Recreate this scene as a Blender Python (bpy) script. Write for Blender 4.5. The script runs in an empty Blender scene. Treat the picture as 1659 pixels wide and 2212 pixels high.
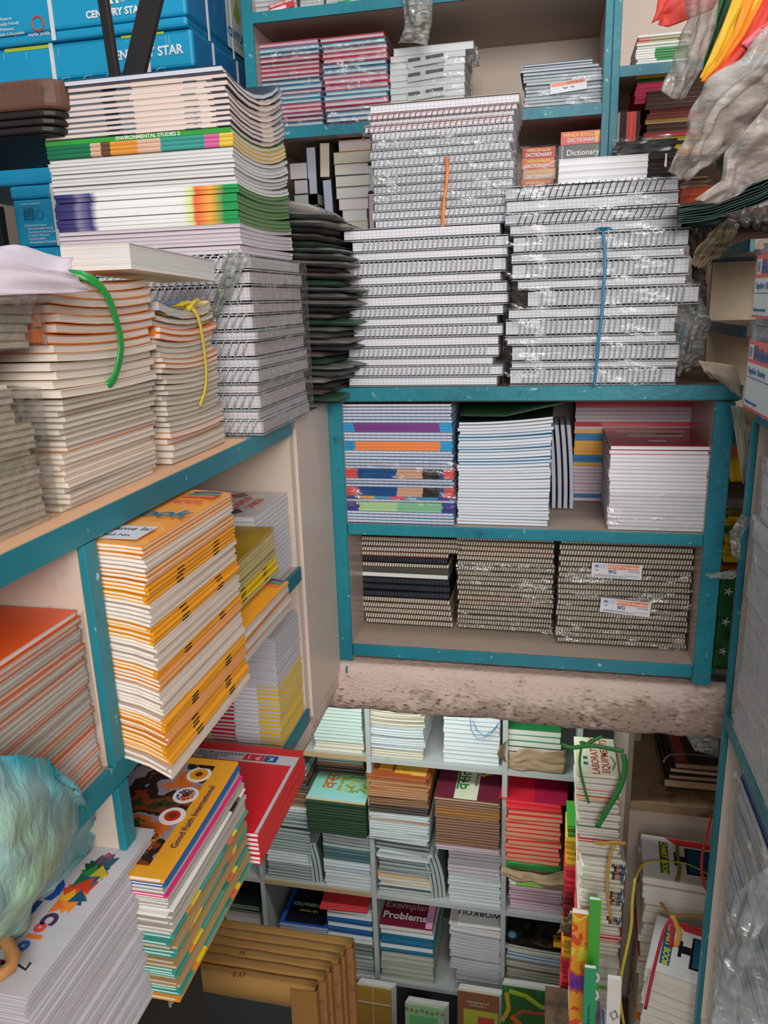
import bpy, math, random
from mathutils import Vector, Matrix, noise
R_ = random.Random(7)
PI = math.pi
# ------------------------------------------------------------------ camera, world, lights
SC = bpy.context.scene
COL = SC.collection
IW, IH, FP = 1659, 2212, 1660.0
CP = Vector((0, 0, 3.0))
_p, _y, _r = math.radians(15.3), math.radians(-12.5), math.radians(-1.8)
FWD = Vector((math.sin(_y)*math.cos(_p), math.cos(_y)*math.cos(_p), -math.sin(_p)))
_r0 = Vector((math.cos(_y), -math.sin(_y), 0)); _u0 = _r0.cross(FWD)
RGT = _r0*math.cos(_r)+_u0*math.sin(_r); UPV = -_r0*math.sin(_r)+_u0*math.cos(_r)
cam = bpy.data.cameras.new('camera'); co = bpy.data.objects.new('camera', cam); COL.objects.link(co)
cam.sensor_fit = 'VERTICAL'; cam.sensor_height = 24; cam.lens = 24*FP/IH; cam.clip_start = .02; cam.clip_end = 50
co.matrix_world = Matrix(((RGT.x, UPV.x, -FWD.x, 0), (RGT.y, UPV.y, -FWD.y, 0), (RGT.z, UPV.z, -FWD.z, 3.0), (0, 0, 0, 1)))
SC.camera = co
SC.view_settings.view_transform = 'Standard'; SC.view_settings.look = 'None'
SC.view_settings.gamma = 1; SC.view_settings.use_curve_mapping = False
SC.view_settings.exposure = -0.1
W = bpy.data.worlds.new('world'); SC.world = W; W.use_nodes = True
W.node_tree.nodes['Background'].inputs[0].default_value = (.93, .96, 1, 1)
W.node_tree.nodes['Background'].inputs[1].default_value = .34
SC.cycles.transparent_max_bounces = 16
SC.cycles.max_bounces = 6
def area(name, loc, tgt, sx, sy, power, col):
    l = bpy.data.lights.new(name, 'AREA'); l.shape = 'RECTANGLE'; l.size = sx; l.size_y = sy; l.energy = power; l.color = col
    o = bpy.data.objects.new(name, l); COL.objects.link(o); o.location = loc
    o.rotation_euler = (Vector(tgt)-Vector(loc)).to_track_quat('-Z', 'Y').to_euler()
area('daylight_from_shop_front', (.62, -1.6, 3.7), (-.3, 1.0, 2.75), 1.5, 1.0, 84, (1, .965, .92))
area('ceiling_tube_light', (-.1, .9, 4.6), (-.1, 1.1, 2.7), 1.2, .3, 12, (.97, .98, 1))
area('lower_room_tube_light', (-.5, 1.93, 2.03), (-.5, 2.3, .8), .95, .12, 8.5, (.9, 1, .965))
area('lower_room_side_fill', (.05, .7, 1.75), (.3, 1.9, 1.0), .5, .3, 1.3, (1, .95, .86))  # unseen warm fill light aimed at the tied bundles

def P(u, v, ax, val):
    d = FWD*FP + RGT*(u-IW/2) - UPV*(v-IH/2); i = 'xyz'.index(ax)
    return CP + d*((val-CP[i])/d[i])
def fx(u, v, Y): return P(u, v, 'y', Y).x
def fz(u, v, Y): return P(u, v, 'y', Y).z
# ------------------------------------------------------------------ materials
def lin(h):
    h = h.lstrip('#'); v = [int(h[i:i+2], 16)/255 for i in (0, 2, 4)]
    return tuple(x/12.92 if x <= .04045 else ((x+.055)/1.055)**2.4 for x in v)+(1,)
MATS = {}
class NT:
    def __init__(s, name):
        s.m = bpy.data.materials.new(name); s.m.use_nodes = True; s.t = s.m.node_tree; s.n = s.t.nodes; s.l = s.t.links
        s.b = s.n['Principled BSDF']
    def new(s, typ, **k):
        n = s.n.new(typ)
        for a, b in k.items(): setattr(n, a, b)
        return n
    def lk(s, a, b): s.l.new(a, b)
    def math(s, op, a, b=None, c=None):
        n = s.new('ShaderNodeMath', operation=op)
        for i, x in enumerate((a, b, c)):
            if x is None: continue
            if isinstance(x, (int, float)): n.inputs[i].default_value = x
            else: s.lk(x, n.inputs[i])
        return n.outputs[0]
    def mix(s, f, a, b, mode='MIX'):
        n = s.new('ShaderNodeMix', data_type='RGBA', blend_type=mode)
        for i, x in ((0, f), (6, a), (7, b)):
            if isinstance(x, (int, float, tuple)): n.inputs[i].default_value = x
            else: s.lk(x, n.inputs[i])
        return n.outputs[2]
    def noise(s, scale, vec=None, detail=3, sc=None):
        n = s.new('ShaderNodeTexNoise'); n.inputs['Scale'].default_value = scale; n.inputs['Detail'].default_value = detail
        v = vec or s.obj()
        if sc:
            mp = s.new('ShaderNodeMapping'); mp.inputs['Scale'].default_value = sc; s.lk(v, mp.inputs[0]); v = mp.outputs[0]
        s.lk(v, n.inputs['Vector']); return n.outputs['Fac']
    def obj(s):
        if not hasattr(s, '_o'): s._o = s.new('ShaderNodeTexCoord').outputs['Object']
        return s._o
    def xyz(s):
        if not hasattr(s, '_x'):
            n = s.new('ShaderNodeSeparateXYZ'); s.lk(s.obj(), n.inputs[0]); s._x = n.outputs
        return s._x
    def ramp(s, f, stops, const=False):
        n = s.new('ShaderNodeValToRGB'); r = n.color_ramp; r.interpolation = 'CONSTANT' if const else 'LINEAR'
        while len(r.elements) < len(stops): r.elements.new(.5)
        for e, (p, c) in zip(r.elements, stops): e.position = p; e.color = lin(c) if isinstance(c, str) else c
        s.lk(f, n.inputs[0]); return n.outputs[0]
    def bump(s, h, dist, st=1.0):
        n = s.new('ShaderNodeBump'); n.inputs['Distance'].default_value = dist; n.inputs['Strength'].default_value = st
        s.lk(h, n.inputs['Height']); s.lk(n.outputs[0], s.b.inputs['Normal'])
def flat(col, rough=.5, var=.06, key=None, metal=0, bump=0, nscale=30):
    k = key or ('flat', col, rough, var, metal, bump)
    if k in MATS: return MATS[k]
    m = NT('paint_'+col.strip('#')); m.b.inputs['Roughness'].default_value = rough; m.b.inputs['Metallic'].default_value = metal
    n = m.noise(nscale); c = lin(col)
    d = tuple(x*(1-var*2) for x in c[:3])+(1,)
    m.lk(m.mix(n, d, tuple(min(1, x*(1+var)) for x in c[:3])+(1,)), m.b.inputs['Base Color'])
    if bump: m.bump(n, bump)
    MATS[k] = m.m; return m.m
def pages(col='#e9e6e2', ticks=0, tickcol='#6f7380', hor=0, line=.22, strip=None, rough=.75, key=None):
    """paper block edges: fine leaf lines along the stack height, optional ruled-grid ticks"""
    k = key or ('pages', col, ticks, tickcol, hor, line, strip)
    if k in MATS: return MATS[k]
    m = NT('paper_'+col.strip('#')); m.b.inputs['Roughness'].default_value = rough
    c = lin(col); n = m.noise(1.0, sc=(5, 5, 1500), detail=2)
    dark = tuple(x*(1-line) for x in c[:3])+(1,)
    base = m.mix(m.ramp(n, [(.36, '#000000'), (.62, '#ffffff')]), dark, c)
    big = m.noise(14, detail=2)
    base = m.mix(m.math('MULTIPLY', big, .16), base, tuple(x*.62 for x in c[:3])+(1,))
    oi = m.new('ShaderNodeObjectInfo')
    base = m.mix(m.math('MULTIPLY', oi.outputs['Random'], .14), base, tuple(x*.7 for x in c[:3])+(1,))
    X = m.xyz()
    if ticks:
        g = m.new('ShaderNodeNewGeometry'); gs = m.new('ShaderNodeSeparateXYZ'); m.lk(g.outputs['True Normal'], gs.inputs[0])
        wob = m.noise(1.0, sc=(1, 1, 300), detail=1)
        def tk(ax, nn):
            a = m.math('ADD', X[ax], m.math('MULTIPLY', wob, ticks*.5)); f = m.math('FRACT', m.math('DIVIDE', a, ticks))
            return m.math('MULTIPLY', m.math('LESS_THAN', f, .1), m.math('GREATER_THAN', m.math('ABSOLUTE', gs.outputs[nn]), .5))
        t = m.math('MAXIMUM', tk(0, 1), tk(1, 0))
        if hor:
            t = m.math('MAXIMUM', t, m.math('LESS_THAN', m.math('FRACT', m.math('DIVIDE', X[2], hor)), .12))
        base = m.mix(m.math('MULTIPLY', t, .45), base, lin(tickcol))
    if strip:   # printed bleed on the fore edge: (position, colour, amount) along x
        a = m.math('ADD', m.math('DIVIDE', X[0], strip[0]), .5)
        base = m.mix(1.0, base, m.ramp(a, strip[1], True), 'MULTIPLY')
    m.lk(base, m.b.inputs['Base Color']); MATS[k] = m.m; return m.m
def stripe(name, span, stops, ax=0, const=True, rough=.35, stainv=.1):
    k = ('stripe', name)
    if k in MATS: return MATS[k]
    m = NT(name); m.b.inputs['Roughness'].default_value = rough
    a = m.math('ADD', m.math('DIVIDE', m.xyz()[ax], span), .5)
    a = m.math('ADD', a, m.math('MULTIPLY', m.math('SUBTRACT', m.noise(60), .5), .02))
    base = m.ramp(a, stops, const)
    m.lk(m.mix(m.math('MULTIPLY', m.noise(25), stainv), base, (.02, .02, .02, 1)), m.b.inputs['Base Color']); MATS[k] = m.m; return m.m
def patches(name, cols, scale=20, rough=.45, sc=None):
    """printed picture: soft colour regions"""
    k = ('patch', name)
    if k in MATS: return MATS[k]
    m = NT(name); m.b.inputs['Roughness'].default_value = rough
    v = m.new('ShaderNodeTexNoise'); v.inputs['Scale'].default_value = scale; v.inputs['Detail'].default_value = 3
    if sc:
        mp = m.new('ShaderNodeMapping'); mp.inputs['Scale'].default_value = sc; m.lk(m.obj(), mp.inputs[0]); m.lk(mp.outputs[0], v.inputs['Vector'])
    else: m.lk(m.obj(), v.inputs['Vector'])
    n = len(cols)
    m.lk(m.ramp(v.outputs['Fac'], [(.3+.4*i/n, c) for i, c in enumerate(cols)], True), m.b.inputs['Base Color']); MATS[k] = m.m; return m.m
def plastic(name, tint='#f6f7f6', amt=.22, rough=.12, milky=.0, scale=22, milkcol='#c8cfd0', density=.62):
    if name in MATS: return MATS[name]
    m = NT(name); n = m.n; out = n['Material Output']; n.remove(m.b)
    tr = m.new('ShaderNodeBsdfTransparent'); tr.inputs[0].default_value = lin(tint)
    gl = m.new('ShaderNodeBsdfGlossy'); gl.inputs['Roughness'].default_value = rough; gl.inputs[0].default_value = (1, 1, 1, 1)
    df = m.new('ShaderNodeBsdfDiffuse'); df.inputs[0].default_value = lin(milkcol)
    f1 = m.noise(scale, sc=(1, 1, 2.2), detail=5); f2 = m.noise(scale*3.1, sc=(.6, 1, 1.6), detail=4)
    bp = m.new('ShaderNodeBump'); bp.inputs['Distance'].default_value = .012; bp.inputs['Strength'].default_value = 1
    m.lk(m.math('ADD', f1, m.math('MULTIPLY', f2, .5)), bp.inputs['Height'])
    m.lk(bp.outputs[0], gl.inputs['Normal']); m.lk(bp.outputs[0], df.inputs['Normal'])
    lw = m.new('ShaderNodeLayerWeight'); lw.inputs[0].default_value = .25
    ms = m.new('ShaderNodeMixShader')
    f3 = m.noise(scale*.8, sc=(.8, 1, 3.4), detail=3)
    streak = m.ramp(f3, [(.54, (0, 0, 0, 1)), (.66, (1, 1, 1, 1))])
    fac = m.math('MINIMUM', m.math('ADD', m.math('MULTIPLY', streak, amt), m.math('ADD', m.math('MULTIPLY', lw.outputs['Fresnel'], .14), .012)), .8)
    m.lk(fac, ms.inputs[0]); m.lk(tr.outputs[0], ms.inputs[1]); m.lk(gl.outputs[0], ms.inputs[2])
    last = ms.outputs[0]
    if milky:
        m2 = m.new('ShaderNodeMixShader'); ft = m.ramp(f2, [(.35, (0, 0, 0, 1)), (density, (1, 1, 1, 1))])
        m.lk(m.math('ADD', m.math('MULTIPLY', ft, milky), milky*.35), m2.inputs[0]); m.lk(last, m2.inputs[1]); m.lk(df.outputs[0], m2.inputs[2]); last = m2.outputs[0]
    m.lk(last, out.inputs[0]); MATS[name] = m.m; return m.m
def teal_paint():
    if 'teal' in MATS: return MATS['teal']
    m = NT('teal_enamel'); m.b.inputs['Roughness'].default_value = .42
    v = m.new('ShaderNodeTexCoord').outputs['Object']
    n = m.noise(55, v, 6); n2 = m.noise(4, v, 3)
    base = m.mix(m.ramp(n2, [(.35, (0, 0, 0, 1)), (.65, (1, 1, 1, 1))]), lin('#0f6a7c'), lin('#17818f'))
    base = m.mix(m.ramp(n, [(.66, (0, 0, 0, 1)), (.73, (1, 1, 1, 1))]), base, lin('#9fc0c0'))
    base = m.mix(m.ramp(m.noise(30, v, 4), [(.2, (1, 1, 1, 1)), (.34, (0, 0, 0, 1))]), base, lin('#0e4a55'))
    m.lk(base, m.b.inputs['Base Color']); m.bump(n, .002, .6); MATS['teal'] = m.m; return m.m
def dirty(name, a, b, c, s1=3, s2=40, rough=.6, bump=.002, lo=.5, hi=.62):
    if name in MATS: return MATS[name]
    m = NT(name); m.b.inputs['Roughness'].default_value = rough
    n1 = m.noise(s1, detail=4); n2 = m.noise(s2, detail=8)
    base = m.mix(n1, lin(a), lin(b))
    f = m.ramp(m.math('ADD', m.math('MULTIPLY', n2, .6), m.math('MULTIPLY', n1, .4)), [(lo, (0, 0, 0, 1)), (hi, (1, 1, 1, 1))])
    m.lk(m.mix(m.math('MULTIPLY', f, .75), base, lin(c)), m.b.inputs['Base Color'])
    if bump: m.bump(n2, bump, .8)
    MATS[name] = m.m; return m.m
TEAL = teal_paint()
CREAM = dirty('cream_laminate', '#d5c4b6', '#c2b0a4', '#7d6a5e', 2, 25, .38, .0004, .62, .75)
PINKCREAM = dirty('pinkish_laminate', '#b9a59b', '#a8948a', '#6f5f58', 2, 25, .3, .0003, .62, .75)
BUFF = dirty('buff_board', '#b8a698', '#a39081', '#5d4c42', 2, 12, .6, .0006, .6, .75)
def plaster():
    m = NT('grubby_plaster'); m.b.inputs['Roughness'].default_value = .85
    n1, n2, n3, n4 = m.noise(3.5, detail=5), m.noise(95, detail=7, sc=(.8, 1, 1.6)), m.noise(16, detail=6), m.noise(300, detail=3); X = m.xyz()
    base = m.mix(n1, lin('#dac4b9'), lin('#c9b0a4'))
    zlow = m.math('MULTIPLY', m.math('SUBTRACT', 2.150, X[2]), 3.2); xr_ = m.math('MULTIPLY', m.math('ADD', X[0], .15), .22)   # scuffed towards the bottom edge and the doorway end
    f = m.math('ADD', m.math('ADD', m.math('MULTIPLY', n3, .55), m.math('MULTIPLY', n2, .45)), m.math('ADD', m.math('MAXIMUM', zlow, -.1), m.math('MAXIMUM', xr_, -.04)))
    base = m.mix(m.math('MULTIPLY', m.ramp(f, [(.47, (0, 0, 0, 1)), (.66, (1, 1, 1, 1))]), .7), base, lin('#7a6353'))
    base = m.mix(m.math('MULTIPLY', m.ramp(m.math('ADD', n2, m.math('MULTIPLY', zlow, .4)), [(.60, (0, 0, 0, 1)), (.72, (1, 1, 1, 1))]), .8), base, lin('#4b3a30'))
    m.lk(base, m.b.inputs['Base Color']); m.bump(m.math('ADD', n2, m.math('MULTIPLY', n4, .4)), .005, .9); MATS['grubby_plaster'] = m.m; return m.m
PLASTER = plaster()
WALLM = dirty('old_wall_paint', '#b5a596', '#9c8b7d', '#5b4d43', 2, 30, .85, .002, .6, .75)
WOODT = dirty('bare_wood', '#7a5d49', '#59432f', '#2c2018', 3, 30, .7, .001)
GREYPAINT = dirty('grey_white_paint', '#b9bdbb', '#a4a8a6', '#6d706b', 3, 30, .55, .0008, .6, .75)
# ------------------------------------------------------------------ mesh helpers
class MB:
    def __init__(s): s.v = []; s.f = []; s.m = []
    def box(s, x0, x1, y0, y1, z0, z1, mi=0):
        b = len(s.v); s.v += [(x, y, z) for z in (z0, z1) for y in (y0, y1) for x in (x0, x1)]
        for q in ((0, 2, 3, 1), (4, 5, 7, 6), (0, 1, 5, 4), (2, 6, 7, 3), (0, 4, 6, 2), (1, 3, 7, 5)): s.f.append([b+i for i in q]); s.m.append(mi)
        return s
    def extr(s, prof, L, nx, mi=0, caps=True, x0=None):
        b = len(s.v); n = len(prof); a = -L/2 if x0 is None else x0
        for i in range(nx+1):
            x = a+L*i/nx; s.v += [(x, y, z) for y, z in prof]
        for i in range(nx):
            for j in range(n):
                k = (j+1) % n; s.f.append([b+i*n+j, b+(i+1)*n+j, b+(i+1)*n+k, b+i*n+k]); s.m.append(mi)
        if caps:   # quad strip caps: profile is bottom run then top run
            h = n//2
            for e, fl in ((0, 1), (nx, 0)):
                o = b+e*n
                for j in range(h-1):
                    q = [o+j, o+j+1, o+n-2-j, o+n-1-j]; s.f.append(q if not fl else q[::-1]); s.m.append(mi)
        return s
    def tube(s, pts, r, n=6, mi=0, flatn=1.0, closed=False, nrm=None):
        b = len(s.v); pts = [Vector(p) for p in pts]; N = len(pts)
        for i, p in enumerate(pts):
            t = (pts[min(i+1, N-1)]-pts[max(i-1, 0)]) if not closed else (pts[(i+1) % N]-pts[i-1])
            t.normalize(); up = Vector(nrm) if nrm else (Vector((0, 0, 1)) if abs(t.z) < .9 else Vector((1, 0, 0)))
            a = t.cross(up).normalized(); c = a.cross(t).normalized()
            for k in range(n):
                w = 2*PI*k/n; s.v.append(tuple(p+a*(r*math.cos(w))+c*(r*flatn*math.sin(w))))
        for i in range(N if closed else N-1):
            for k in range(n):
                i2 = (i+1) % N; k2 = (k+1) % n
                s.f.append([b+i*n+k, b+i*n+k2, b+i2*n+k2, b+i2*n+k]); s.m.append(mi)
        if not closed:
            s.f.append([b+k for k in range(n)][::-1]); s.m.append(mi); s.f.append([b+(N-1)*n+k for k in range(n)]); s.m.append(mi)
        return s
    def xf(s, fn): s.v = [fn(*p) for p in s.v]; return s
    def mesh(s, name, mats, smooth=False):
        me = bpy.data.meshes.new(name); me.from_pydata(s.v, [], s.f)
        for m in (mats if isinstance(mats, (list, tuple)) else [mats]): me.materials.append(m)
        if any(s.m): me.polygons.foreach_set('material_index', s.m)
        if smooth: me.polygons.foreach_set('use_smooth', [True]*len(s.f))
        me.update(); return me
def link(name, data, parent=None, loc=None, rot=None, kind=None):
    o = bpy.data.objects.new(name, data); COL.objects.link(o)
    if parent: o.parent = parent
    if loc is not None: o.location = loc
    if rot is not None: o.rotation_euler = rot
    if kind: o['kind'] = kind
    return o
def thing(name, label, cat, loc=(0, 0, 0), rot=None, group=None, data=None):
    o = link(name, data, None, loc, rot); o['label'] = label; o['category'] = cat
    if group: o['group'] = group
    return o
def part(name, mb, mats, parent, smooth=False): return link(name, mb.mesh(name, mats, smooth), parent)
def bevel(o, w=.002, seg=2):
    m = o.modifiers.new('bevel', 'BEVEL'); m.width = w; m.segments = seg; m.limit_method = 'ANGLE'; return o
def text(body, size, mat, parent, loc, rot=(0, 0, 0), align='CENTER', name='lettering', sx=1, ext=.0002, bold=0, shear=0):
    c = bpy.data.curves.new(name, 'FONT'); c.body = body; c.size = size; c.align_x = align; c.align_y = 'CENTER'; c.extrude = ext; c.offset = bold; c.shear = shear
    c.resolution_u = 3; c.materials.append(mat); o = link(name, c, parent, loc, rot); o.scale = (sx, 1, 1); return o
ORD = 'topmost,second,third,fourth,fifth,sixth,seventh,eighth,ninth,tenth,eleventh,twelfth,thirteenth,fourteenth,fifteenth,sixteenth,seventeenth,eighteenth,nineteenth,twentieth'.split(',')
def ordn(i, n):
    j = n-1-i
    if i == 0 and n > 1: return 'bottommost'
    if j < len(ORD): return 'topmost' if j == 0 else ORD[j]+' from top'
    if i < len(ORD): return ORD[i]+' from bottom'
    t = j+1; tens = 'twenty thirty forty fifty'.split()[t//10-2]; u = t % 10
    return (tens+('-'+('first second third fourth fifth sixth seventh eighth ninth'.split()[u-1]) if u else ''))+' from top'
# ------------------------------------------------------------------ books
def rp(y0, y1, z0, z1, ny=3, rnd=False):
    pts = [(y0+(y1-y0)*j/ny, z0) for j in range(ny+1)]
    top = [(y1+(y0-y1)*j/ny, z1) for j in range(ny+1)]
    if rnd:
        r = min((z1-z0)/2, .006); h = (z1+z0)/2
        pts[0] = (y0+r*.35, z0); top[-1] = (y0+r*.35, z1)
        return [(y0, h-r*.25)]+pts+top+[(y0, h+r*.25)]
    return pts+top
ROT = {'F': 0, 'R': PI/2, 'B': PI, 'L': -PI/2}
def BND(kind, A, wx, wy):
    if kind == 'ysag': return lambda x, y: A*(2*y/wy)**2
    if kind == 'xsag': return lambda x, y: A*(2*x/wx)**2
    if kind == 'ydroop': return lambda x, y: A*(1-(2*y/wy)**2)
    if kind == 'xdroop': return lambda x, y: A*(1-(2*x/wx)**2)
    if kind == 'yback': return lambda x, y: A*(.5+y/wy)**2+.35*A*(.5-y/wy)**3*0
    if kind == 'env': return lambda x, y: A*((max(0, -(y/wy+.5)*1.0+.25))*0 + (1.3*(y/wy+.5)-.45)**2)
    if kind == 'xr': return lambda x, y: A*(.5+x/wx)**2
    if kind == 'xr4': return lambda x, y: A*max(0, .5+x/wx)**4
    if kind == 'xl': return lambda x, y: A*(.5-x/wx)**2
    return lambda x, y: 0
CACHE = {}
def book_meshes(st, wx, wy, t, bend, single):
    side = st.get('side', 'F'); kind = st['k']
    A = round(bend[1], 4) if bend else 0
    key = (st['id'], round(wx, 3), round(wy, 3), round(t, 4), bend and bend[0], A, single)
    if key in CACHE: return CACHE[key]
    if side in 'FB': L, D = wx, wy
    else: L, D = wy, wx
    cv = MB(); pg = MB(); coil = None; stp = None
    nb = 6 if A else 1; nx = nb; ny = nb
    ct = min(st.get('ct', .0007), t*.2); h = D/2; ins = .0012
    if kind == 'perfect':
        cv.extr(rp(-h, h, 0, ct, ny), L, nx); cv.extr(rp(-h, h, t-ct, t, ny), L, nx); cv.extr(rp(-h, -h+ct, ct, t-ct, 1), L, nx)
        pg.extr(rp(-h+ct, h-ins, ct, t-ct, ny), L-2*ins, nx)
    elif kind == 'hard':
        o = .003; cv.extr(rp(-h, h, 0, ct, ny), L, nx); cv.extr(rp(-h, h, t-ct, t, ny), L, nx); cv.extr(rp(-h, -h+ct, ct, t-ct, 1), L, nx)
        pg.extr(rp(-h+ct, h-o, ct, t-ct, ny), L-2*o, nx)
    elif kind == 'fold':
        cv.extr(rp(-h, h, 0, t, max(ny, 2), True), L, nx) if st.get('spinevis', True) and False else None
        cv.extr(rp(-h+.001, h, 0, ct, ny), L, nx); cv.extr(rp(-h+.001, h, t-ct, t, ny), L, nx)
        cv.extr(rp(-h-.0006, -h+.004, ct*.5, t-ct*.5, 2, True), L, nx)
        pg.extr(rp(-h+.0015, h-ins, ct, t-ct, max(2, ny), True), L-.0016, nx)
        stp = [MB().box(L*q, L*q+.016, -h-.0016, -h-.0004, t*.42, t*.58) for q in (-.22, .2)]
    else:
        cv.extr(rp(-h, h, 0, ct, ny), L, nx); cv.extr(rp(-h, h, t-ct, t, ny), L, nx)
        pz = t*.1 if kind == 'wiro' else 0
        pg.extr(rp(-h+(st.get('rec', .0055) if kind == 'wiro' else ins), h-ins, ct+pz, t-ct-pz, ny), L-2*ins, nx)
    if kind == 'wiro':
        coil = MB(); r = t/2+st.get('cr', .0025); sp = st.get('cs', .0095); wr = st.get('wr', .0013); n = int((L-st.get('mar', .05))/sp)
        for i in range(n+1):
            x = -n*sp/2+i*sp; pts = []
            for q in range(9):
                w = 2*PI*q/9; pts.append((x+st.get('slant', .0025)*math.sin(w), -h+.005+math.cos(w)*min(r, .011), t/2+math.sin(w)*r))
            coil.tube(pts, wr, 3, closed=True)
    a = ROT[side]; ca, sa = round(math.cos(a)), round(math.sin(a)); f = BND(bend[0], A, wx, wy) if A else (lambda x, y: 0)
    def X(x, y, z):
        u, v = x*ca-y*sa, x*sa+y*ca
        return (u, v, z+f(u, v))
    out = {}
    pm = st['pages']; cm = st['cover']
    if single:
        m = MB(); m.v = cv.v+pg.v; m.f = cv.f+[[i+len(cv.v) for i in q] for q in pg.f]; m.m = [0]*len(cv.f)+[1]*len(pg.f)
        out['_single'] = m.xf(X).mesh('book', [cm, pm])
    else:
        out['cover'] = cv.xf(X).mesh('cover', cm); out['page_block'] = pg.xf(X).mesh('page_block', pm)
    if coil and not (single and st.get('nocoil')): out['wire_coil'] = coil.xf(X).mesh('wire_coil', st['coil'], True)
    if stp and st.get('staples'):
        for q, k in enumerate(('staple', 'staple ')): out[k] = stp[q].xf(X).mesh('staple', STEEL)
    CACHE[key] = out; return out
def S(noun, cat, where, group, x0, x1, y0, y1, zb, zt, items, lean=(0, 0), jit=.0015, rj=.5, bend=None, b0=None, rot=0, single=False, curve=None, zfun=None):
    """a stack, bottom to top; items: (style, count[, thickness weight, look, dx, dy, dwx])"""
    L = []
    for it in items:
        it = tuple(it)+(1.0, None, 0, 0, 0)[len(it)-2:]
        for _ in range(it[1]): L.append(it)
    tw = sum(i[2] for i in L); sc = (zt-zb)/tw; z = zb; n = len(L); out = []
    cx, cy, wx, wy = (x0+x1)/2, (y0+y1)/2, x1-x0, y1-y0
    for i, (st, _, w, look, dx, dy, dw) in enumerate(L):
        t = w*sc-.0004; fr = i/max(1, n-1)
        bd = None
        if bend:
            lo = bend[1] if b0 is None else b0; A = lo+(bend[1]-lo)*fr; A = round(A*10/bend[1])/10*bend[1] if bend[1] else 0
            bd = (bend[0], A)
        ms = book_meshes(st, wx+dw, wy, t, bd, single)
        cvx = curve(fr) if curve else (0, 0)
        loc = (cx+dx+lean[0]*fr+cvx[0]+R_.uniform(-jit, jit), cy+dy+lean[1]*fr+cvx[1]+R_.uniform(-jit, jit), z+.0002)
        lk = (look or st.get('look', '')); lab = ' '.join(x for x in (lk, noun+',', ordn(i, n), where) if x)
        o = thing(noun.replace(' ', '_').replace('-', '_'), lab, cat, loc, (0, 0, rot+math.radians(R_.uniform(-rj, rj))), group, ms.get('_single'))
        for k, me in ms.items():
            if k != '_single': link(k.strip(), me, o)
        o['t'] = t; o['a'] = bd[1] if bd else 0.0; out.append(o); z += w*sc
    return out
_sid = [0]
def st(k, cover, pg, side='F', **kw):
    _sid[0] += 1; d = dict(k=k, cover=cover, pages=pg, side=side, id=_sid[0]); d.update(kw); return d
def rs(s, side, **kw):
    d = dict(s); d['side'] = side; _sid[0] += 1; d['id'] = _sid[0]; d.update(kw); return d
STEEL = flat('#3a3530', .35, .1, metal=.8)
WIRE = flat('#bfc3c5', .2, .04, metal=.35, key='wire'); WIREB = flat('#1b1b1e', .3, .05, key='wireb'); WIREO = flat('#b7553a', .35, .05, key='wireo')
WHITE = flat('#eceaea', .5, .03); INK = flat('#1b1b20', .5, .02, key='ink')
def wrap(label, x0, x1, y0, y1, z0, z1, mat, faces='FRT', seed=0, amp=.003, group=None, pad=.003, den=.012, sag=0):
    """a crinkled film shell around a bundle"""
    mb = MB(); x0 -= pad; x1 += pad; y0 -= pad; y1 += pad; z1 += pad; z0 += .0005
    def sheet(o, a, b, la, lb, nrm):
        na, nb = max(2, int(la/den)), max(2, int(lb/den)); s = len(mb.v)
        for i in range(na+1):
            for j in range(nb+1):
                p = Vector(o)+Vector(a)*(la*i/na)+Vector(b)*(lb*j/nb)
                k = noise.noise(Vector((p.x*38+seed, p.y*38, p.z*60)))
                e = 0 if i in (0, na) or j in (0, nb) else 1
                mb.v.append(tuple(p+Vector(nrm)*(amp*(.4+abs(k)*1.4)*e)))
        for i in range(na):
            for j in range(nb):
                q = s+i*(nb+1)+j; mb.f.append([q, q+nb+1, q+nb+2, q+1]); mb.m.append(0)
    wx, wy, wz = x1-x0, y1-y0, z1-z0
    if 'F' in faces: sheet((x0, y0, z0), (1, 0, 0), (0, 0, 1), wx, wz, (0, -1, 0))
    if 'R' in faces: sheet((x1, y0, z0), (0, 1, 0), (0, 0, 1), wy, wz, (1, 0, 0))
    if 'L' in faces: sheet((x0, y0, z0), (0, 1, 0), (0, 0, 1), wy, wz, (-1, 0, 0))
    if 'T' in faces: sheet((x0, y0, z1), (1, 0, 0), (0, 1, 0), wx, wy, (0, 0, 1))
    cx, cy = (x0+x1)/2, (y0+y1)/2
    mb.xf(lambda x, y, z: (x-cx, y-cy, z-z0))
    return thing('plastic_wrap', label, 'plastic wrap', (cx, cy, z0), None, group, mb.mesh('plastic_wrap', mat, True))
FILM = plastic('clear_film', amt=.2); FILMM = plastic('dusty_film', '#e2e4e2', .22, .2, .16, 30, '#dfe3e4')
def ribbon(name, label, cat, pts, w, mat, flatn=.25, parent=None, nrm=None, n=8, group=None, sub=4):
    P_ = [Vector(p) for p in pts]; q = []
    for i in range(len(P_)-1):
        a, b, c, d = P_[max(0, i-1)], P_[i], P_[i+1], P_[min(len(P_)-1, i+2)]
        for k in range(sub):
            t = k/sub; q.append(.5*((2*b)+(c-a)*t+(2*a-5*b+4*c-d)*t*t+(3*b-a-3*c+d)*t**3))
    q.append(P_[-1]); o0 = q[0].copy()
    mb = MB().tube([x-o0 for x in q], w/2, n, flatn=flatn, nrm=nrm); me = mb.mesh(name, mat, True)
    if parent: return link(name, me, parent, o0)
    return thing(name, label, cat, o0, None, group, me)
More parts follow.
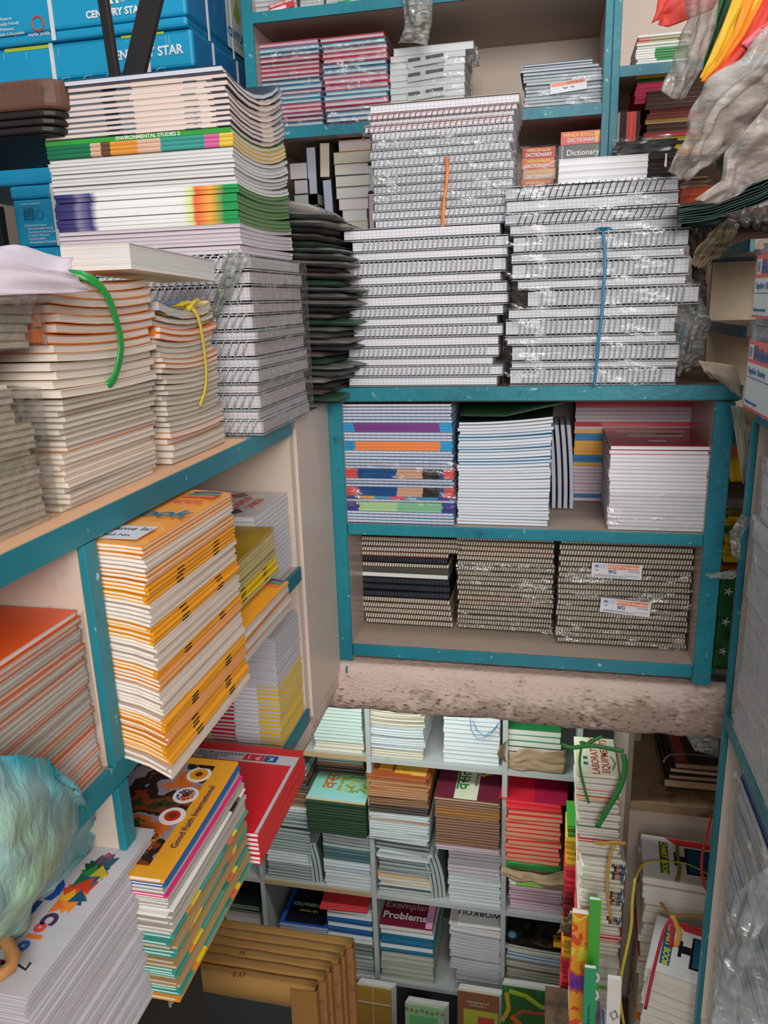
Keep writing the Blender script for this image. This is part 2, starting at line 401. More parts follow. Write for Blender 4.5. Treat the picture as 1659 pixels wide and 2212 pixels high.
def drape(name, label, cat, rows, mat, nu=24, nv=24, amp=.01, freq=5, seed=0, thick=.0012, parent=None, group=None, kindprop=None, fold='u'):
    """crumpled sheet through rows of 3-D points (each row a polyline of same length)"""
    rows = [[Vector(p) for p in r] for r in rows]
    def poly(r, t):
        x = t*(len(r)-1); i = min(int(x), len(r)-2); f = x-i; f = f*f*(3-2*f)*.5+f*.5; return r[i].lerp(r[i+1], f)
    o0 = rows[0][0].copy(); mb = MB()
    for i in range(nv+1):
        for j in range(nu+1):
            c = [poly(r, j/nu) for r in rows]; p = poly(c, i/nv)
            a = (poly(c, min(1, i/nv+.05))-poly(c, max(0, i/nv-.05))); c2 = [poly(r, min(1, j/nu+.05)) for r in rows]; b = poly(c2, i/nv)-p
            nr = a.cross(b); nr = nr.normalized() if nr.length > 1e-9 else Vector((0, -1, 0))
            if fold == 'u': k = math.sin((j/nu)*freq*2*PI+seed+1.5*noise.noise(Vector((i*.15, j*.1, seed))))
            elif fold == 'v': k = math.sin((i/nv)*freq*2*PI+seed)
            else: k = 0
            k = k*.6+noise.noise(Vector((i/nv*6, j/nu*6, seed*3.1)))*1.1
            mb.v.append(tuple(p-o0+nr*amp*k))
    for i in range(nv):
        for j in range(nu):
            q = i*(nu+1)+j; mb.f.append([q, q+1, q+nu+2, q+nu+1]); mb.m.append(0)
    me = mb.mesh(name, mat, True)
    o = link(name, me, parent, o0) if parent else thing(name, label, cat, o0, None, group, me)
    if thick:
        s = o.modifiers.new('s', 'SOLIDIFY'); s.thickness = thick
    return o
def structure(name, mb, mats): o = link(name, mb.mesh(name, mats)); o['kind'] = 'structure'; return o
Tz, Mz, Bz = 2.80, 2.52, 2.22      # the three shelf heights shared by the side units
# ------------------------------------------------------------------ the setting
structure('floor', MB().box(-3.2, 2.2, .2, 3.2, -.1, 0), dirty('cement_floor', '#6f6962', '#5c5650', '#2c2824', 2, 20))
structure('wall_back', MB().box(-3.2, 2.2, 3.0, 3.1, 0, 4.9), WALLM)
structure('wall_left', MB().box(-3.3, -3.2, .2, 3.1, 0, 4.9), WALLM)
structure('wall_right', MB().box(1.6, 1.7, -1.2, 3.1, 0, 4.9), WALLM)
structure('stair_landing', MB().box(-1.7, .05, .9, 1.36, 1.15, 1.25), WALLM)
sl = MB().box(-3.2, 1.6, 1.62, 2.62, 2.09, 2.205); structure('floor_upper', sl, PLASTER)
# rough plastered beam along the slab edge
bm = MB(); prof = []
NB = 90
for i in range(NB+1):
    x = -.60+i*(1.9/NB)
    for j, (y, z) in enumerate([(1.66, 2.207), (1.56, 2.207), (1.546, 2.204), (1.541, 2.19), (1.54, 2.17), (1.54, 2.145), (1.54, 2.12), (1.543, 2.10), (1.55, 2.088), (1.575, 2.083), (1.62, 2.085), (1.66, 2.09)]):
        k = noise.noise(Vector((x*14, j*.7, 3)))*.006+noise.noise(Vector((x*45, j*1.3, 9)))*.003
        bm.v.append((x, y+k*(1 if 1 < j < 9 else .2), z+(k*.8 if j > 6 else k*.3 if j > 1 else 0)))
for i in range(NB):
    for j in range(11):
        q = i*12+j; bm.f.append([q, q+12, q+13, q+1]); bm.m.append(0)
o = link('beam', bm.mesh('beam', PLASTER, True)); o['kind'] = 'structure'
bl = MB()
for i in range(25):
    y = .9+i*.72/24
    for j, (x, z) in enumerate([(-1.2, 2.19), (-.475, 2.19), (-.462, 2.18), (-.46, 2.15), (-.475, 2.12), (-.5, 2.10), (-1.2, 2.09)]):
        k = noise.noise(Vector((y*16, j*.9, 5)))*.007
        bl.v.append((x+(k if 0 < j < 5 else 0), y, z+k*.6*(j > 1)))
for i in range(24):
    for j in range(6):
        q = i*7+j; bl.f.append([q, q+1, q+8, q+7]); bl.m.append(0)
o = link('beam', bl.mesh('beam_side', PLASTER, True)); o['kind'] = 'structure'
tl = structure('trim_1', MB().box(-.46, .5, 1.58, 1.62, 2.2065, 2.2085), dirty('slate_tiles', '#5d5850', '#484339', '#2a2722', 6, 30, .5, .001))
for k in range(6):
    part('tile', MB().box(-.45+k*.158, -.45+k*.158+.155, 1.575, 1.98, 2.2085, 2.2125), dirty('slate_tiles', '', '', ''), tl)

def shelf_unit(name, label, cat='bookcase'): return thing(name, label, cat)
# middle cabinet
cab = shelf_unit('wall_cabinet', 'low teal-edged cabinet with two shelves of notebooks standing on the plaster ledge', 'cabinet')
cx0, cx1, cy0, cy1 = -.452, .332, 1.55, 1.965
part('side_panel', MB().box(cx0, cx0+.026, cy0+.002, cy1, 2.2125, 2.80), PINKCREAM, cab)
part('side_panel', MB().box(cx1-.03, cx1, cy0+.002, cy1, 2.2125, 2.80), PINKCREAM, cab)
part('back_panel', MB().box(cx0, cx1, cy1, cy1+.01, 2.2125, 2.83), PINKCREAM, cab)
part('shelf', MB().box(cx0+.026, cx1-.03, cy0+.002, cy1, 2.514, 2.537), BUFF, cab)
part('shelf', MB().box(cx0+.026, cx1-.03, cy0+.002, cy1, 2.228, 2.253), BUFF, cab)
part('cabinet_top', MB().box(cx0, cx1+.012, cy0+.002, cy1, 2.80, 2.83), WOODT, cab)
for nm, b in (('post_edging', (cx0-.004, cx0+.026, 2.205, 2.80)), ('post_edging', (cx1-.03, cx1+.006, 2.205, 2.80))):
    bevel(part(nm, MB().box(b[0], b[1], cy0-.006, cy0+.0018, b[2]+.008, b[3]), TEAL, cab), .0015, 1)
for z0, z1 in ((2.514, 2.538), (2.226, 2.254)):
    bevel(part('shelf_edging', MB().box(cx0+.027, cx1-.031, cy0-.004, cy0+.0018, z0, z1), TEAL, cab), .0012, 1)
bevel(part('shelf_edging', MB().box(cx0-.004, cx1+.016, cy0-.008, cy0+.0018, 2.803, 2.831), TEAL, cab), .0012, 1)
part('paint_drip', MB().tube([(cx0+.012, 1.541, 2.20), (cx0+.012, 1.538, 2.185)], .0022, 5), TEAL, cab)
# left unit
lu = shelf_unit('bookcase', 'long teal-edged shelf unit along the side packed with white-paged books', 'bookcase')
xf, xb = -.462, -.86
for z in (2.80, Mz, Bz):
    part('shelf', MB().box(xb, xf, .2, 1.31, z-.022, z), BUFF, lu)
    part('shelf_edging', MB().box(xf+.0005, xf+.007, .2, 1.31, z-.026, z+.001), TEAL, lu)
part('back_panel', MB().box(xb-.01, xb, .2, 1.6, 2.19, 2.80), CREAM, lu)
part('side_panel', MB().box(xb, xf, 1.31, 1.332, 2.19, 2.79), CREAM, lu)
part('end_panel', MB().box(xf-.02, xf+.006, 1.333, 1.546, 2.19, 2.80), CREAM, lu)
part('top_extension', MB().box(xb, xf+.005, 1.3105, 1.75, 2.781, 2.80), BUFF, lu)
part('divider_panel', MB().box(xb, xf-.001, .654, .672, 2.22, 2.777), CREAM, lu)
for a, b in ((Mz+.001, 2.773), (Bz+.001, Mz-.027)):
    bevel(part('post_edging', MB().box(xf+.0005, xf+.009, .652, .674, a, b), TEAL, lu), .001, 1)
part('plinth', MB().box(xb, xf-.06, .2, .9, 1.8, 2.19), flat('#231d19', .8), lu)
pl_ = thing('shelf_liner', 'peach paper liner lying under the books on the top side shelf', 'liner', (0, 0, 2.801), data=MB().box(xb, xf+.004, .25, 1.10, 0, .0012).mesh('shelf_liner', flat('#e5b48f', .6)))
# right unit
ru = shelf_unit('bookcase', 'near teal-edged shelf unit holding film-wrapped white packets by the aisle', 'bookcase')
rx = .352
for z in (2.81, Bz):
    part('shelf', MB().box(rx, rx+.4, .25, 1.42, z-.022, z), CREAM, ru)
    part('shelf_edging', MB().box(rx-.009, rx-.001, .25, 1.42, z-.028, z+.001), TEAL, ru)
part('side_panel', MB().box(rx, rx+.4, 1.421, 1.441, 1.15, 2.81), CREAM, ru)
part('side_panel', MB().box(rx, rx+.4, .9, .918, 1.15, 2.19), CREAM, ru)
bevel(part('post_edging', MB().box(rx-.009, rx-.001, 1.419, 1.442, 1.15, 2.781), TEAL, ru), .001, 1)
part('back_panel', MB().box(rx+.4, rx+.41, .25, 1.44, 1.15, 2.81), CREAM, ru)
part('shelf', MB().box(rx, rx+.4, .25, 1.42, 1.46, 1.48), CREAM, ru)
# rear right rack
rr = shelf_unit('bookcase', 'rear teal-edged rack with yellow files behind the cabinet post', 'rack')
for z in (3.09, 2.935, 2.735, 2.2125+.012):
    part('shelf', MB().box(.358, .8, 1.6, 1.95, z-.018, z), BUFF, rr)
    part('shelf_edging', MB().box(.35, .3575, 1.6, 1.95, z-.022, z), TEAL, rr)
part('side_panel', MB().box(.352, .8, 1.951, 1.968, 2.2125, 3.062), flat('#d9c9ac', .5, .1), rr)
part('shelf_edging', MB().box(.352, .8, 1.94, 1.951, 3.066, 3.10), TEAL, rr)
# upper cabinet
uc = shelf_unit('upper_cabinet', 'upper teal-edged cabinet of two bays with a back of cream board', 'cabinet')
ux0, ux1, uy, ub = -.70, .62, 1.85, 2.19
part('back_panel', MB().box(ux0, ux1, ub, ub+.01, 3.13, 4.0), CREAM, uc)
part('side_panel', MB().box(ux0, ux0+.024, uy, ub, 3.13, 4.0), PINKCREAM, uc)
part('divider_panel', MB().box(.091, .118, uy, ub, 3.13, 4.0), CREAM, uc)
for z in (3.629, 3.389, 3.162):
    part('shelf', MB().box(ux0+.025, .09, uy, ub, z-.02, z), BUFF, uc)
    part('shelf_edging', MB().box(ux0+.025, .0895, uy-.006, uy-.0005, z-.021, z+.0005), TEAL, uc)
for z in (3.455, 3.275, 3.162):
    part('shelf', MB().box(.119, ux1, uy, ub, z-.012, z), BUFF, uc)
    part('shelf_edging', MB().box(.119, ux1, uy-.006, uy-.0005, z-.02, z+.0005), TEAL if z > 3.3 else flat('#151414', .6), uc)
bevel(part('post_edging', MB().box(.088, .104, uy-.007, uy-.0005, 3.13, 4.0), TEAL, uc), .001, 1)
bevel(part('post_edging', MB().box(.1045, .121, uy-.009, uy-.0005, 3.13, 4.0), TEAL, uc), .001, 1)
bevel(part('post_edging', MB().box(ux0, ux0+.026, uy-.007, uy-.0005, 3.13, 4.0), TEAL, uc), .001, 1)
part('support_rail', MB().box(ux0, ux1, 2.0, ub, 3.07, 3.128), WOODT, uc)
part('support_panel', MB().box(-.46, .345, 1.98, 1.999, 2.2125, 3.128), CREAM, uc)
# lower bookcase
lo = shelf_unit('bookcase', 'grey-white pigeonhole bookcase in the room below the ledge', 'bookcase')
LY = 2.40
lx = (-1.52, -1.087, -.628, -.134, .118, .42)
for i, x in enumerate(lx): part('divider_panel', MB().box(x, x+.018, LY, LY+.36, .02, 2.08), GREYPAINT, lo)
LZ = (1.395, .795, .385, .03)
tan = flat('#b39a72', .6)
for i in range(5):
    for z in LZ:
        part('shelf', MB().box(lx[i]+.0185, lx[i+1]-.0005, LY+.006, LY+.36, z-.02, z), GREYPAINT, lo)
        part('shelf_edging', MB().box(lx[i]+.0185, lx[i+1]-.0005, LY, LY+.0055, z-.021, z-.002), tan if i == 1 and z > .5 else GREYPAINT, lo)
part('back_panel', MB().box(-1.52, .44, LY+.361, LY+.371, .02, 2.08), flat('#55534e', .8), lo)
# low cupboard behind the chart books
lc = shelf_unit('cupboard', 'low cream cupboard behind the bundles of chart books', 'cupboard')
part('front_panel', MB().box(.25, .95, 1.985, 2.0, .3, 1.585), CREAM, lc)
part('top_board', MB().box(.25, .95, 1.98, 2.38, 1.5855, 1.615), dirty('worn_wood_edge', '#a98b6c', '#8a6d50', '#35291f', 6, 30, .7, .001), lc)
part('side_panel', MB().box(.235, .2495, 1.98, 2.38, .3, 1.95), flat('#8e8070', .7, .12), lc)
part('divider_panel', MB().box(.25, .31, 2.3, 2.38, 1.6155, 1.95), WALLM, lc)
bt = thing('bench', 'low bench hidden beneath the tied bundles by the aisle', 'bench', (.35, 1.65, .90), data=MB().box(-.32, .4, -.28, .31, 0, .04).mesh('bench', WOODT))
# ------------------------------------------------------------------ styles
PG = pages('#e6e2df'); PGW = pages('#eeedee'); PGC = pages('#e9ddd0'); PGG = pages('#cfcac4', line=.3); PGP = pages('#e8d6ce', line=.16)
PGK = pages('#e9e7ef', ticks=.0078, tickcol='#4a4d5c', hor=.0062, line=.1); PGK2 = pages('#dcdbe6', ticks=.0105, tickcol='#6c6f80', hor=0, line=.3)
cW = flat('#e9e7e6', .4, .03); cK = flat('#22252b', .35); cClear = flat('#cdd2d6', .2, .04)
sWire = st('wiro', cClear, PGK, coil=WIRE, look='grid-paper', cs=.0098); sWireBack = rs(sWire, 'B')
sWireK = rs(sWire, 'F', coil=WIREB, look='black-coiled grid-paper', wr=.0011, cs=.0115, slant=.005)
def px(u0, u1, v, Y): return fx(u0, v, Y), fx(u1, v, Y)
# --- middle top, first stack: coil side and fore-edge side alternate
def alt(name, rows, Y, D, zb, where, group, cat='notebook'):
    """rows bottom to top: (style, u0, u1, weight, look)"""
    n = len(rows); z = zb; out = []
    for i, (s, u0, u1, v, t, lk, tilt) in enumerate(rows):
        x0, x1 = px(u0, u1, v, Y); ms = book_meshes(s, x1-x0, D, t-.0006, None, False)
        lab = ' '.join(q for q in (lk, name+',', ordn(i, n), where) if q)
        o = thing(name.replace(' ', '_').replace('-', '_'), lab, cat, ((x0+x1)/2, Y+D/2+R_.uniform(0, .004), z+.0003), (0, math.radians(-tilt), math.radians(R_.uniform(-.8, .8))), group)
        for k, me in ms.items(): link(k, me, o)
        o['t'] = t; out.append(o); z += t
    return z
c_, b_ = sWire, sWireBack
rows = [(b_, 754, 1075, 837, .0195), (c_, 763, 1087, 818, .0215), (b_, 746, 1065, 798, .0165), (c_, 752, 1077, 778, .0215), (b_, 751, 1077, 755, .0195), (c_, 763, 1087, 733, .0215),
        (b_, 742, 1073, 712, .017), (c_, 753, 1088, 693, .0205), (b_, 751, 1095, 670, .0215), (c_, 746, 1095, 645, .0215), (b_, 738, 1083, 626, .0175), (c_, 739, 1093, 600, .028), (b_, 756, 1097, 575, .0175), (c_, 759, 1097, 552, .0215), (b_, 742, 1080, 523, .022)]
rows = [(r[0], r[1], r[2], r[3], r[4], 'coil-side' if r[0] is c_ else 'fore-edge-out', 0) for r in rows]
za = alt('spiral notebook', rows, 1.556, .215, 2.8315, 'in the untied stack on the cabinet', 'spiral notebooks in the untied stack on the cabinet')
# second stack, higher, tied with orange strap
sW2 = rs(sWire, 'F', look='', mar=.014, rec=.003, cs=.0097, wr=.0010, slant=.003); sW2O = rs(sW2, 'F', coil=WIREO, cs=.0105); sB2 = rs(sWire, 'B'); cream = flat('#cdbfa9', .6)
yy = 1.575; z0 = za+.001
zt = fz(960, 212, yy)
x0, x1 = fx(806, 400, yy), fx(1108, 400, yy)
S('spiral notebook', 'notebook', 'in the orange-strapped stack', 'spiral notebooks in the orange-strapped stack', x0, x1, yy, yy+.205, z0, zt,
  [(sW2, 11, 1.35, 'wire-bound', 0, 0, 0), (sW2O, 1, 1, 'orange-coiled', -.005, 0, .012), (sB2, 1, .8, 'pale', 0, 0, .005), (sW2O, 1, .85, 'orange-coiled', .002, 0, .012), (rs(sB2, 'B', cover=cream), 1, 1.5, 'buff-covered', .006, .0, .012)], jit=.003, lean=(-.004, 0), rj=1.2)
ribbon('orange_strap', 'orange plastic strap over the stack of wire-bound notebooks', 'strap', [(fx(964, 338, yy-.016), yy-.012, fz(964, 338, yy-.016)), (fx(966, 380, yy-.016), yy-.017, fz(966, 380, yy-.016)), (fx(958, 440, yy-.016), yy-.016, fz(958, 440, yy-.016)), (fx(956, 492, yy-.016), yy-.014, fz(956, 492, yy-.016))], .0075, flat('#e07b2c', .35), nrm=(0, 1, 0))
wrap('crinkled clear film around the orange-strapped wire-bound notebooks', x0-.002, x1+.002, yy-.012, yy+.21, z0+.03, zt-.065, FILM, seed=3, amp=.004)
drape('plastic_bag_end', 'grey twisted film end beside the orange-strapped stack', 'plastic film', [[(x0-.02, yy+.02, zt-.035), (x0-.002, yy+.0, zt-.03)], [(x0-.022, yy+.02, zt-.055), (x0-.003, yy, zt-.055)]], FILMM, 8, 8, .004, 1)
# third stack, film wrapped, blue cord
Y3 = 1.552
rows = [(c_, 1101, 1461, 820, .037, 0), (b_, 1106, 1466, 797, .013, 0), (c_, 1106, 1470, 770, .036, 0), (b_, 1096, 1462, 745, .018, 0), (c_, 1092, 1460, 715, .036, 0), (b_, 1098, 1464, 690, .022, 0),
        (c_, 1140, 1512, 655, .038, -.4), (b_, 1117, 1480, 628, .019, 0), (c_, 1104, 1488, 600, .036, 0), (b_, 1104, 1478, 580, .018, 0), (c_, 1108, 1488, 545, .036, -.6), (b_, 1099, 1471, 508, .021, 0),
        (sWireK, 1091, 1468, 480, .022, 0), (b_, 1094, 1466, 450, .026, 0), (sWireK, 1090, 1466, 410, .026, 0)]
sc3 = (fz(1280, 392, Y3)-2.8315)/sum(r[4] for r in rows)
rows = [(r[0], r[1], r[2], r[3], r[4]*sc3, 'black-coiled' if r[0] is sWireK else ('film-wrapped coil-side' if r[0] is c_ else 'fore-edge-out'), 0) for r in rows]
zc = alt('grid-paper notebook', rows, Y3, .23, 2.8315, 'in the blue-corded stack', 'notebooks in the blue-corded stack')
wx0, wx1 = fx(1096, 650, Y3), fx(1482, 650, Y3)
for i, (za_, zb_) in enumerate([(0, .17), (.175, .34), (.345, .50), (.505, .66), (.66, .80), (.80, 1.0)]):
    d = zc-2.8315; wrap(f"clear film round the {'lowest second third fourth fifth topmost'.split()[i]} bundle of the blue-corded stack", wx0-.002+.006*(i == 2), wx1-.012+.03*(i == 2)+.006*(i in (3,)), Y3-.011, Y3+.22, 2.8315+d*za_, 2.8315+d*zb_, FILM, seed=i*7, amp=.004, faces='FRL')
cm = flat('#1f6f95', .4, key='cord'); ptp = [(1303, 500), (1307, 560), (1304, 620), (1300, 680), (1292, 740), (1287, 800), (1283, 836)]
bc = ribbon('blue_twine', 'blue twine tied down the front of the film-wrapped notebook stack', 'cord', [(fx(u, v, Y3-.022), Y3-.022, fz(u, v, Y3-.022)) for u, v in ptp], .006, cm, nrm=(0, 1, 0))
kn = MB()
for k in range(9):
    a = -1.2+k*.3; kn.tube([(0, 0, 0), (math.sin(a)*.008, -.003, math.cos(a)*.004+.002), (math.sin(a)*.017, -.001, math.cos(a)*.007)], .0009, 4)
k_ = part('knot', kn, cm, bc); k_.location = (0, 0, .001)
drape('plastic_bag_end', 'crushed clear film spilling off the end of the blue-corded stack', 'plastic film', [[(wx1-.02, 1.60, 2.99), (wx1+.012, 1.60, 2.995), (wx1+.03, 1.62, 2.98)], [(wx1-.02, 1.59, 2.94), (wx1+.03, 1.57, 2.94), (wx1+.05, 1.62, 2.95)], [(wx1-.02, 1.6, 2.87), (wx1+.02, 1.58, 2.88), (wx1+.045, 1.62, 2.90)], [(wx1-.02, 1.6, 2.845), (wx1+.0, 1.6, 2.85), (wx1+.02, 1.63, 2.85)]], plastic('crushed_film', '#e8eae8', .55, .1, .25, 30, '#cfcfcb', .6), 22, 22, .014, 4, 3)
ribbon('blue_twine', 'loose blue twine hanging at the end of the wrapped stack', 'cord', [(wx1+.003, 1.57, 2.945), (wx1+.001, 1.57, 2.92), (wx1-.004, 1.57, 2.895)], .0035, cm, nrm=(0, 1, 0))
# white block and dictionaries behind it
sP = st('perfect', cW, PGW, 'R'); yb = 1.69
x0, x1 = fx(1205, 370, yb), fx(1399, 370, yb)
S('thick white paperback', 'book', 'lying behind the black-coiled notebooks', 'thick white paperbacks behind the black-coiled notebooks', x0, x1, yb, yb+.135, zc+.004, fz(1300, 338, yb), [(rs(sP, 'B'), 5)], jit=.001)
# ------------------------------------------------------------------ middle cabinet, upper compartment
zb = 2.5385
gy = 1.558
lilac = pages('#e4e0ec', ticks=.0125, tickcol='#7a7d92', line=.35); sG = st('fold', flat('#2c6f9e'), lilac, 'B', look='ruled')
def bar(name, stops, L=.25): return stripe(name, L, stops)
sBlue = st('perfect', bar('purple_blue_spine', [(0, '#2f9ad0'), (.15, '#7a3f86'), (.88, '#2f9ad0')]), PGW, 'F', ct=.0022, look='purple and blue')
sOr = st('perfect', bar('orange_blue_spine', [(0, '#2f8fc4'), (.15, '#ee8a4e'), (.88, '#2f9ad0')]), PGW, 'F', ct=.0022, look='orange and blue')
sFace = st('perfect', bar('red_blue_photo_spine', [(0, '#e4544e'), (.155, '#134f8c'), (.5, '#d9a98f'), (.72, '#2b2019'), (.86, '#134f8c'), (.9, '#e4544e')]), PGW, 'F', ct=.0025, look='red and blue photo-covered')
sGr = st('perfect', bar('green_violet_spine', [(0, '#3f3f94'), (.155, '#b9dba0'), (.5, '#8bc9a2'), (.88, '#3f3f94')]), PGW, 'F', ct=.0022, look='pale green')
sMul = st('perfect', bar('multi_spine', [(0, '#4a3a8c'), (.15, '#e0a862'), (.3, '#4b9fc4'), (.43, '#e8527c'), (.57, '#3f8fb8'), (.85, '#51408d')]), PGW, 'F', ct=.002, look='multicoloured')
x0, x1 = fx(738, 1000, gy), fx(981, 1000, gy)
zt = fz(850, 872, gy)
o = S('notebook', 'notebook', 'in the ruled-edge stack inside the cabinet', 'ruled notebooks in the first cabinet stack', x0, x1, gy, gy+.19, zb, zt,
  [(sG, 4, 1), (sGr, 3, 1), (sG, 1, 1), (sMul, 1, 1), (sFace, 3, 1), (sG, 3, .95), (sFace, 3, 1), (sG, 3, 1), (sG, 3, 1), (sOr, 3, .95), (sG, 3, 1), (sBlue, 3, .95), (sG, 5, 1), (rs(sG, 'B', cover=patches('dark_magazine_cover', ['#3b1d1f', '#122430', '#55302a', '#181a20'], 12)), 1, 1, 'dark-covered')], lean=(-.006, 0))
wrap('clear film round the lower half of the first cabinet stack', x0, x1, gy-.001, gy+.18, zb+.03, zb+.135, FILM, seed=21, amp=.002, faces='FR')
# second stack: folded white notebooks sagging in the middle
gy2 = 1.57; x0, x1 = fx(987, 1060, gy2), fx(1186, 1060, gy2)
sW = st('fold', flat('#a9b6c2'), pages('#eceef3', line=.12), 'B', look=''); sWb = rs(sW, 'B', ct=.0016, cover=flat('#3b7ea1'))
S('white notebook', 'notebook', 'in the sagging stack inside the cabinet', 'white notebooks in the sagging cabinet stack', x0, x1, gy2, gy2+.2, zb, fz(1080, 912, gy2), [(sW, 20, 1), (sWb, 2, 1, 'blue-edged'), (sW, 2, 1), (sWb, 2, 1, 'blue-edged'), (sW, 2, 1), (sWb, 2, 1, 'blue-edged'), (sW, 3, 1), (rs(sW, 'B', cover=flat('#1c3523', .35)), 1, 1, 'green-covered')], bend=('xr', .012), b0=.0, lean=(.004, 0), jit=.002)
drape('loose_cover', 'dark green cover curling up from the sagging white stack', 'book cover', [[(x0, gy2+.19, zb+.262), (x0+.1, gy2+.18, zb+.262), (x1+.03, gy2+.15, zb+.268)], [(x0+.005, gy2+.01, zb+.228), (x0+.1, gy2+.0, zb+.229), (x1+.034, gy2+.01, zb+.256)]], flat('#22402a', .4), 12, 6, .0006, 0, thick=.003)
# four upright curved notebooks
def standing(noun, label, x, Y0, D, H, t, s, zb, bend=None, tilt=0, cat='notebook', group=None, yaw=0):
    ms = book_meshes(s, H, D, t, bend, False)
    o = thing(noun, label, cat, (x+t/2, Y0+D/2, zb+H/2+abs(math.sin(tilt))*t), (0, -PI/2+tilt, yaw), group)
    for k, me in ms.items(): link(k, me, o)
    o['t'] = t; return o
sV = st('fold', flat('#3a3f4c', .4), pages('#b9bccb', line=.2), 'B')
for i in range(4):
    standing('grey_paged_notebook', f"curved upright grey-paged notebook, {['first', 'second', 'third', 'fourth'][i]} from the sagging white stack", .012+i*.0128, 1.71, .13, .19, .0095, sV, zb+.001, ('xr', .012), cat='notebook', group='upright notebooks in the cabinet')
# stack behind: red, yellow, blue
gy4 = 1.79; x0, x1 = fx(1240, 970, gy4), fx(1497, 880, gy4)
pk = pages('#e3d3da', ticks=.0065, tickcol='#9b7f8c', line=.3)
sR = st('perfect', flat('#d3263a', .3), pages('#d3c0c4'), 'F', ct=.002, look='red'); sPk = st('fold', flat('#c7a5b0'), pk, 'B', look='pink-dotted')
sYl = st('perfect', flat('#e9a63b', .4), PGW, 'F', ct=.002, look='yellow'); sBl = st('perfect', flat('#2277b8', .4), PGW, 'F', ct=.002, look='blue')
S('notebook', 'notebook', 'in the many-coloured stack behind the red cover', 'coloured notebooks behind the red-topped stack', x0, x1, gy4, gy4+.16, zb, fz(1370, 862, gy4), [(sPk, 1), (sBl, 1), (sPk, 8), (sYl, 1), (sBl, 2), (sYl, 4), (sBl, 2), (sYl, 1), (sPk, 1), (sR, 1, 1.1), (sPk, 4, 1), (sR, 2, 1.1)], jit=.0012, single=False)
# red-topped white stack
gy5 = 1.562; x0, x1 = fx(1317, 1050, gy5), fx(1530, 1050, gy5)
sW5 = st('fold', flat('#cfc6cb'), pages('#eceaee', line=.1), 'B'); redc = flat('#a9222f', .18, .05)
sW5r = rs(sW5, 'B', cover=redc)
o = S('white-paged notebook', 'notebook', 'in the red-topped cabinet stack', 'notebooks in the red-topped cabinet stack', x0, x1, gy5, gy5+.222, zb, fz(1420, 963, gy5), [(sW5, 19, 1), (sW5, 1, 1), (sW5r, 2, 1.1, 'red-covered')], jit=.0015, lean=(-.003, 0))
top = o[-1]; t_ = top['t']
ptx = flat('#d9b9b4', .5, key='palepink'); dk = flat('#3c2b2c', .5, key='dkprint')
part('printed_panel', MB().box(-.07, .07, .055, .07, t_+.0001, t_+.0005), ptx, top)
part('printed_panel', MB().box(-.05, .06, .0, .035, t_+.0001, t_+.0005), ptx, top)
part('printed_emblem', MB().box(.008, .055, .02, .032, t_+.0006, t_+.0008), dk, top)
part('printed_line', MB().box(-.015, .02, -.055, -.048, t_+.0001, t_+.0005), ptx, top)
wrap('clear film round the lower half of the red-topped stack', x0, x1, gy5-.001, gy5+.18, zb, zb+.075, FILM, seed=31, amp=.002, faces='FL')
# ------------------------------------------------------------------ sketch books in the bottom compartment
zk = 2.2545; buffp = pages('#ecdcc6', line=.25); sK = st('wiro', flat('#6b5f52', .6), buffp, 'F', coil=flat('#2c2722', .3, key='kwire'), cs=.0058, mar=.01, rec=.002, wr=.0010, cr=.0012, slant=.0015, look='cream')
sKk = rs(sK, 'F', cover=flat('#15171c', .3), pages=flat('#30353f', .3), look='black', cs=.009, wr=.0009)
sKn = st('perfect', flat('#2f3b30', .4), PGW, 'B', look='green-covered'); sKr = rs(sK, 'F', cover=flat('#a04b3f'), look='red-backed')
yk = 1.665
x0, x1 = fx(786, 1260, yk), fx(976, 1260, yk)
S('spiral sketchbook', 'sketchbook', 'in the first sketchbook stack', 'sketchbooks in the first stack', x0, x1, yk, yk+.16, zk, fz(880, 1162, yk), [(sK, 5, 1.05), (sKk, 3, 1.25), (sKn, 1, .9), (rs(sKn, 'B', cover=flat('#5b5a52', .3), pages=flat('#4c4f47', .3), look='grey film-covered'), 1, 1), (sK, 1, .9), (sKk, 1, 1.2), (sKr, 1, .8), (sK, 3, .9, 'cream', .015, 0, .045)], lean=(-.012, 0), jit=.002, rj=1)
x0, x1 = fx(989, 1260, yk), fx(1196, 1260, yk)
S('spiral sketchbook', 'sketchbook', 'in the second sketchbook stack', 'sketchbooks in the second stack', x0, x1, yk, yk+.16, zk, fz(1090, 1160, yk), [(sK, 6), (sKr, 1), (sK, 8), (sK, 1), (sKr, 1), (sK, 2)], lean=(-.002, 0), jit=.002, rj=1)
wrap('clear film round the second sketchbook stack', x0, x1, yk-.007, yk+.15, zk, zk+.165, FILM, seed=41, amp=.002, faces='FR')
yk = 1.622; x0, x1 = fx(1204, 1280, yk), fx(1490, 1280, yk)
ztk = fz(1350, 1168, yk)
S('spiral sketchbook', 'sketchbook', 'in the labelled sketchbook stack', 'sketchbooks in the labelled stack', x0, x1, yk, yk+.17, zk, ztk, [(sK, 2), (sK, 7), (sK, 10)], lean=(.002, 0), jit=.002, rj=1)
wrap('clear film round the labelled sketchbook stack', x0, x1, yk-.008, yk+.15, zk, ztk-.06, FILM, seed=44, amp=.002, faces='FR')
orr = flat('#ef7c4b', .5, key='labelorange'); navy = flat('#1d3c74', .5, key='navy'); lbw = flat('#e9e6ea', .35, key='labelwhite'); org2 = flat('#f6ece4', .5, key='ltxt')
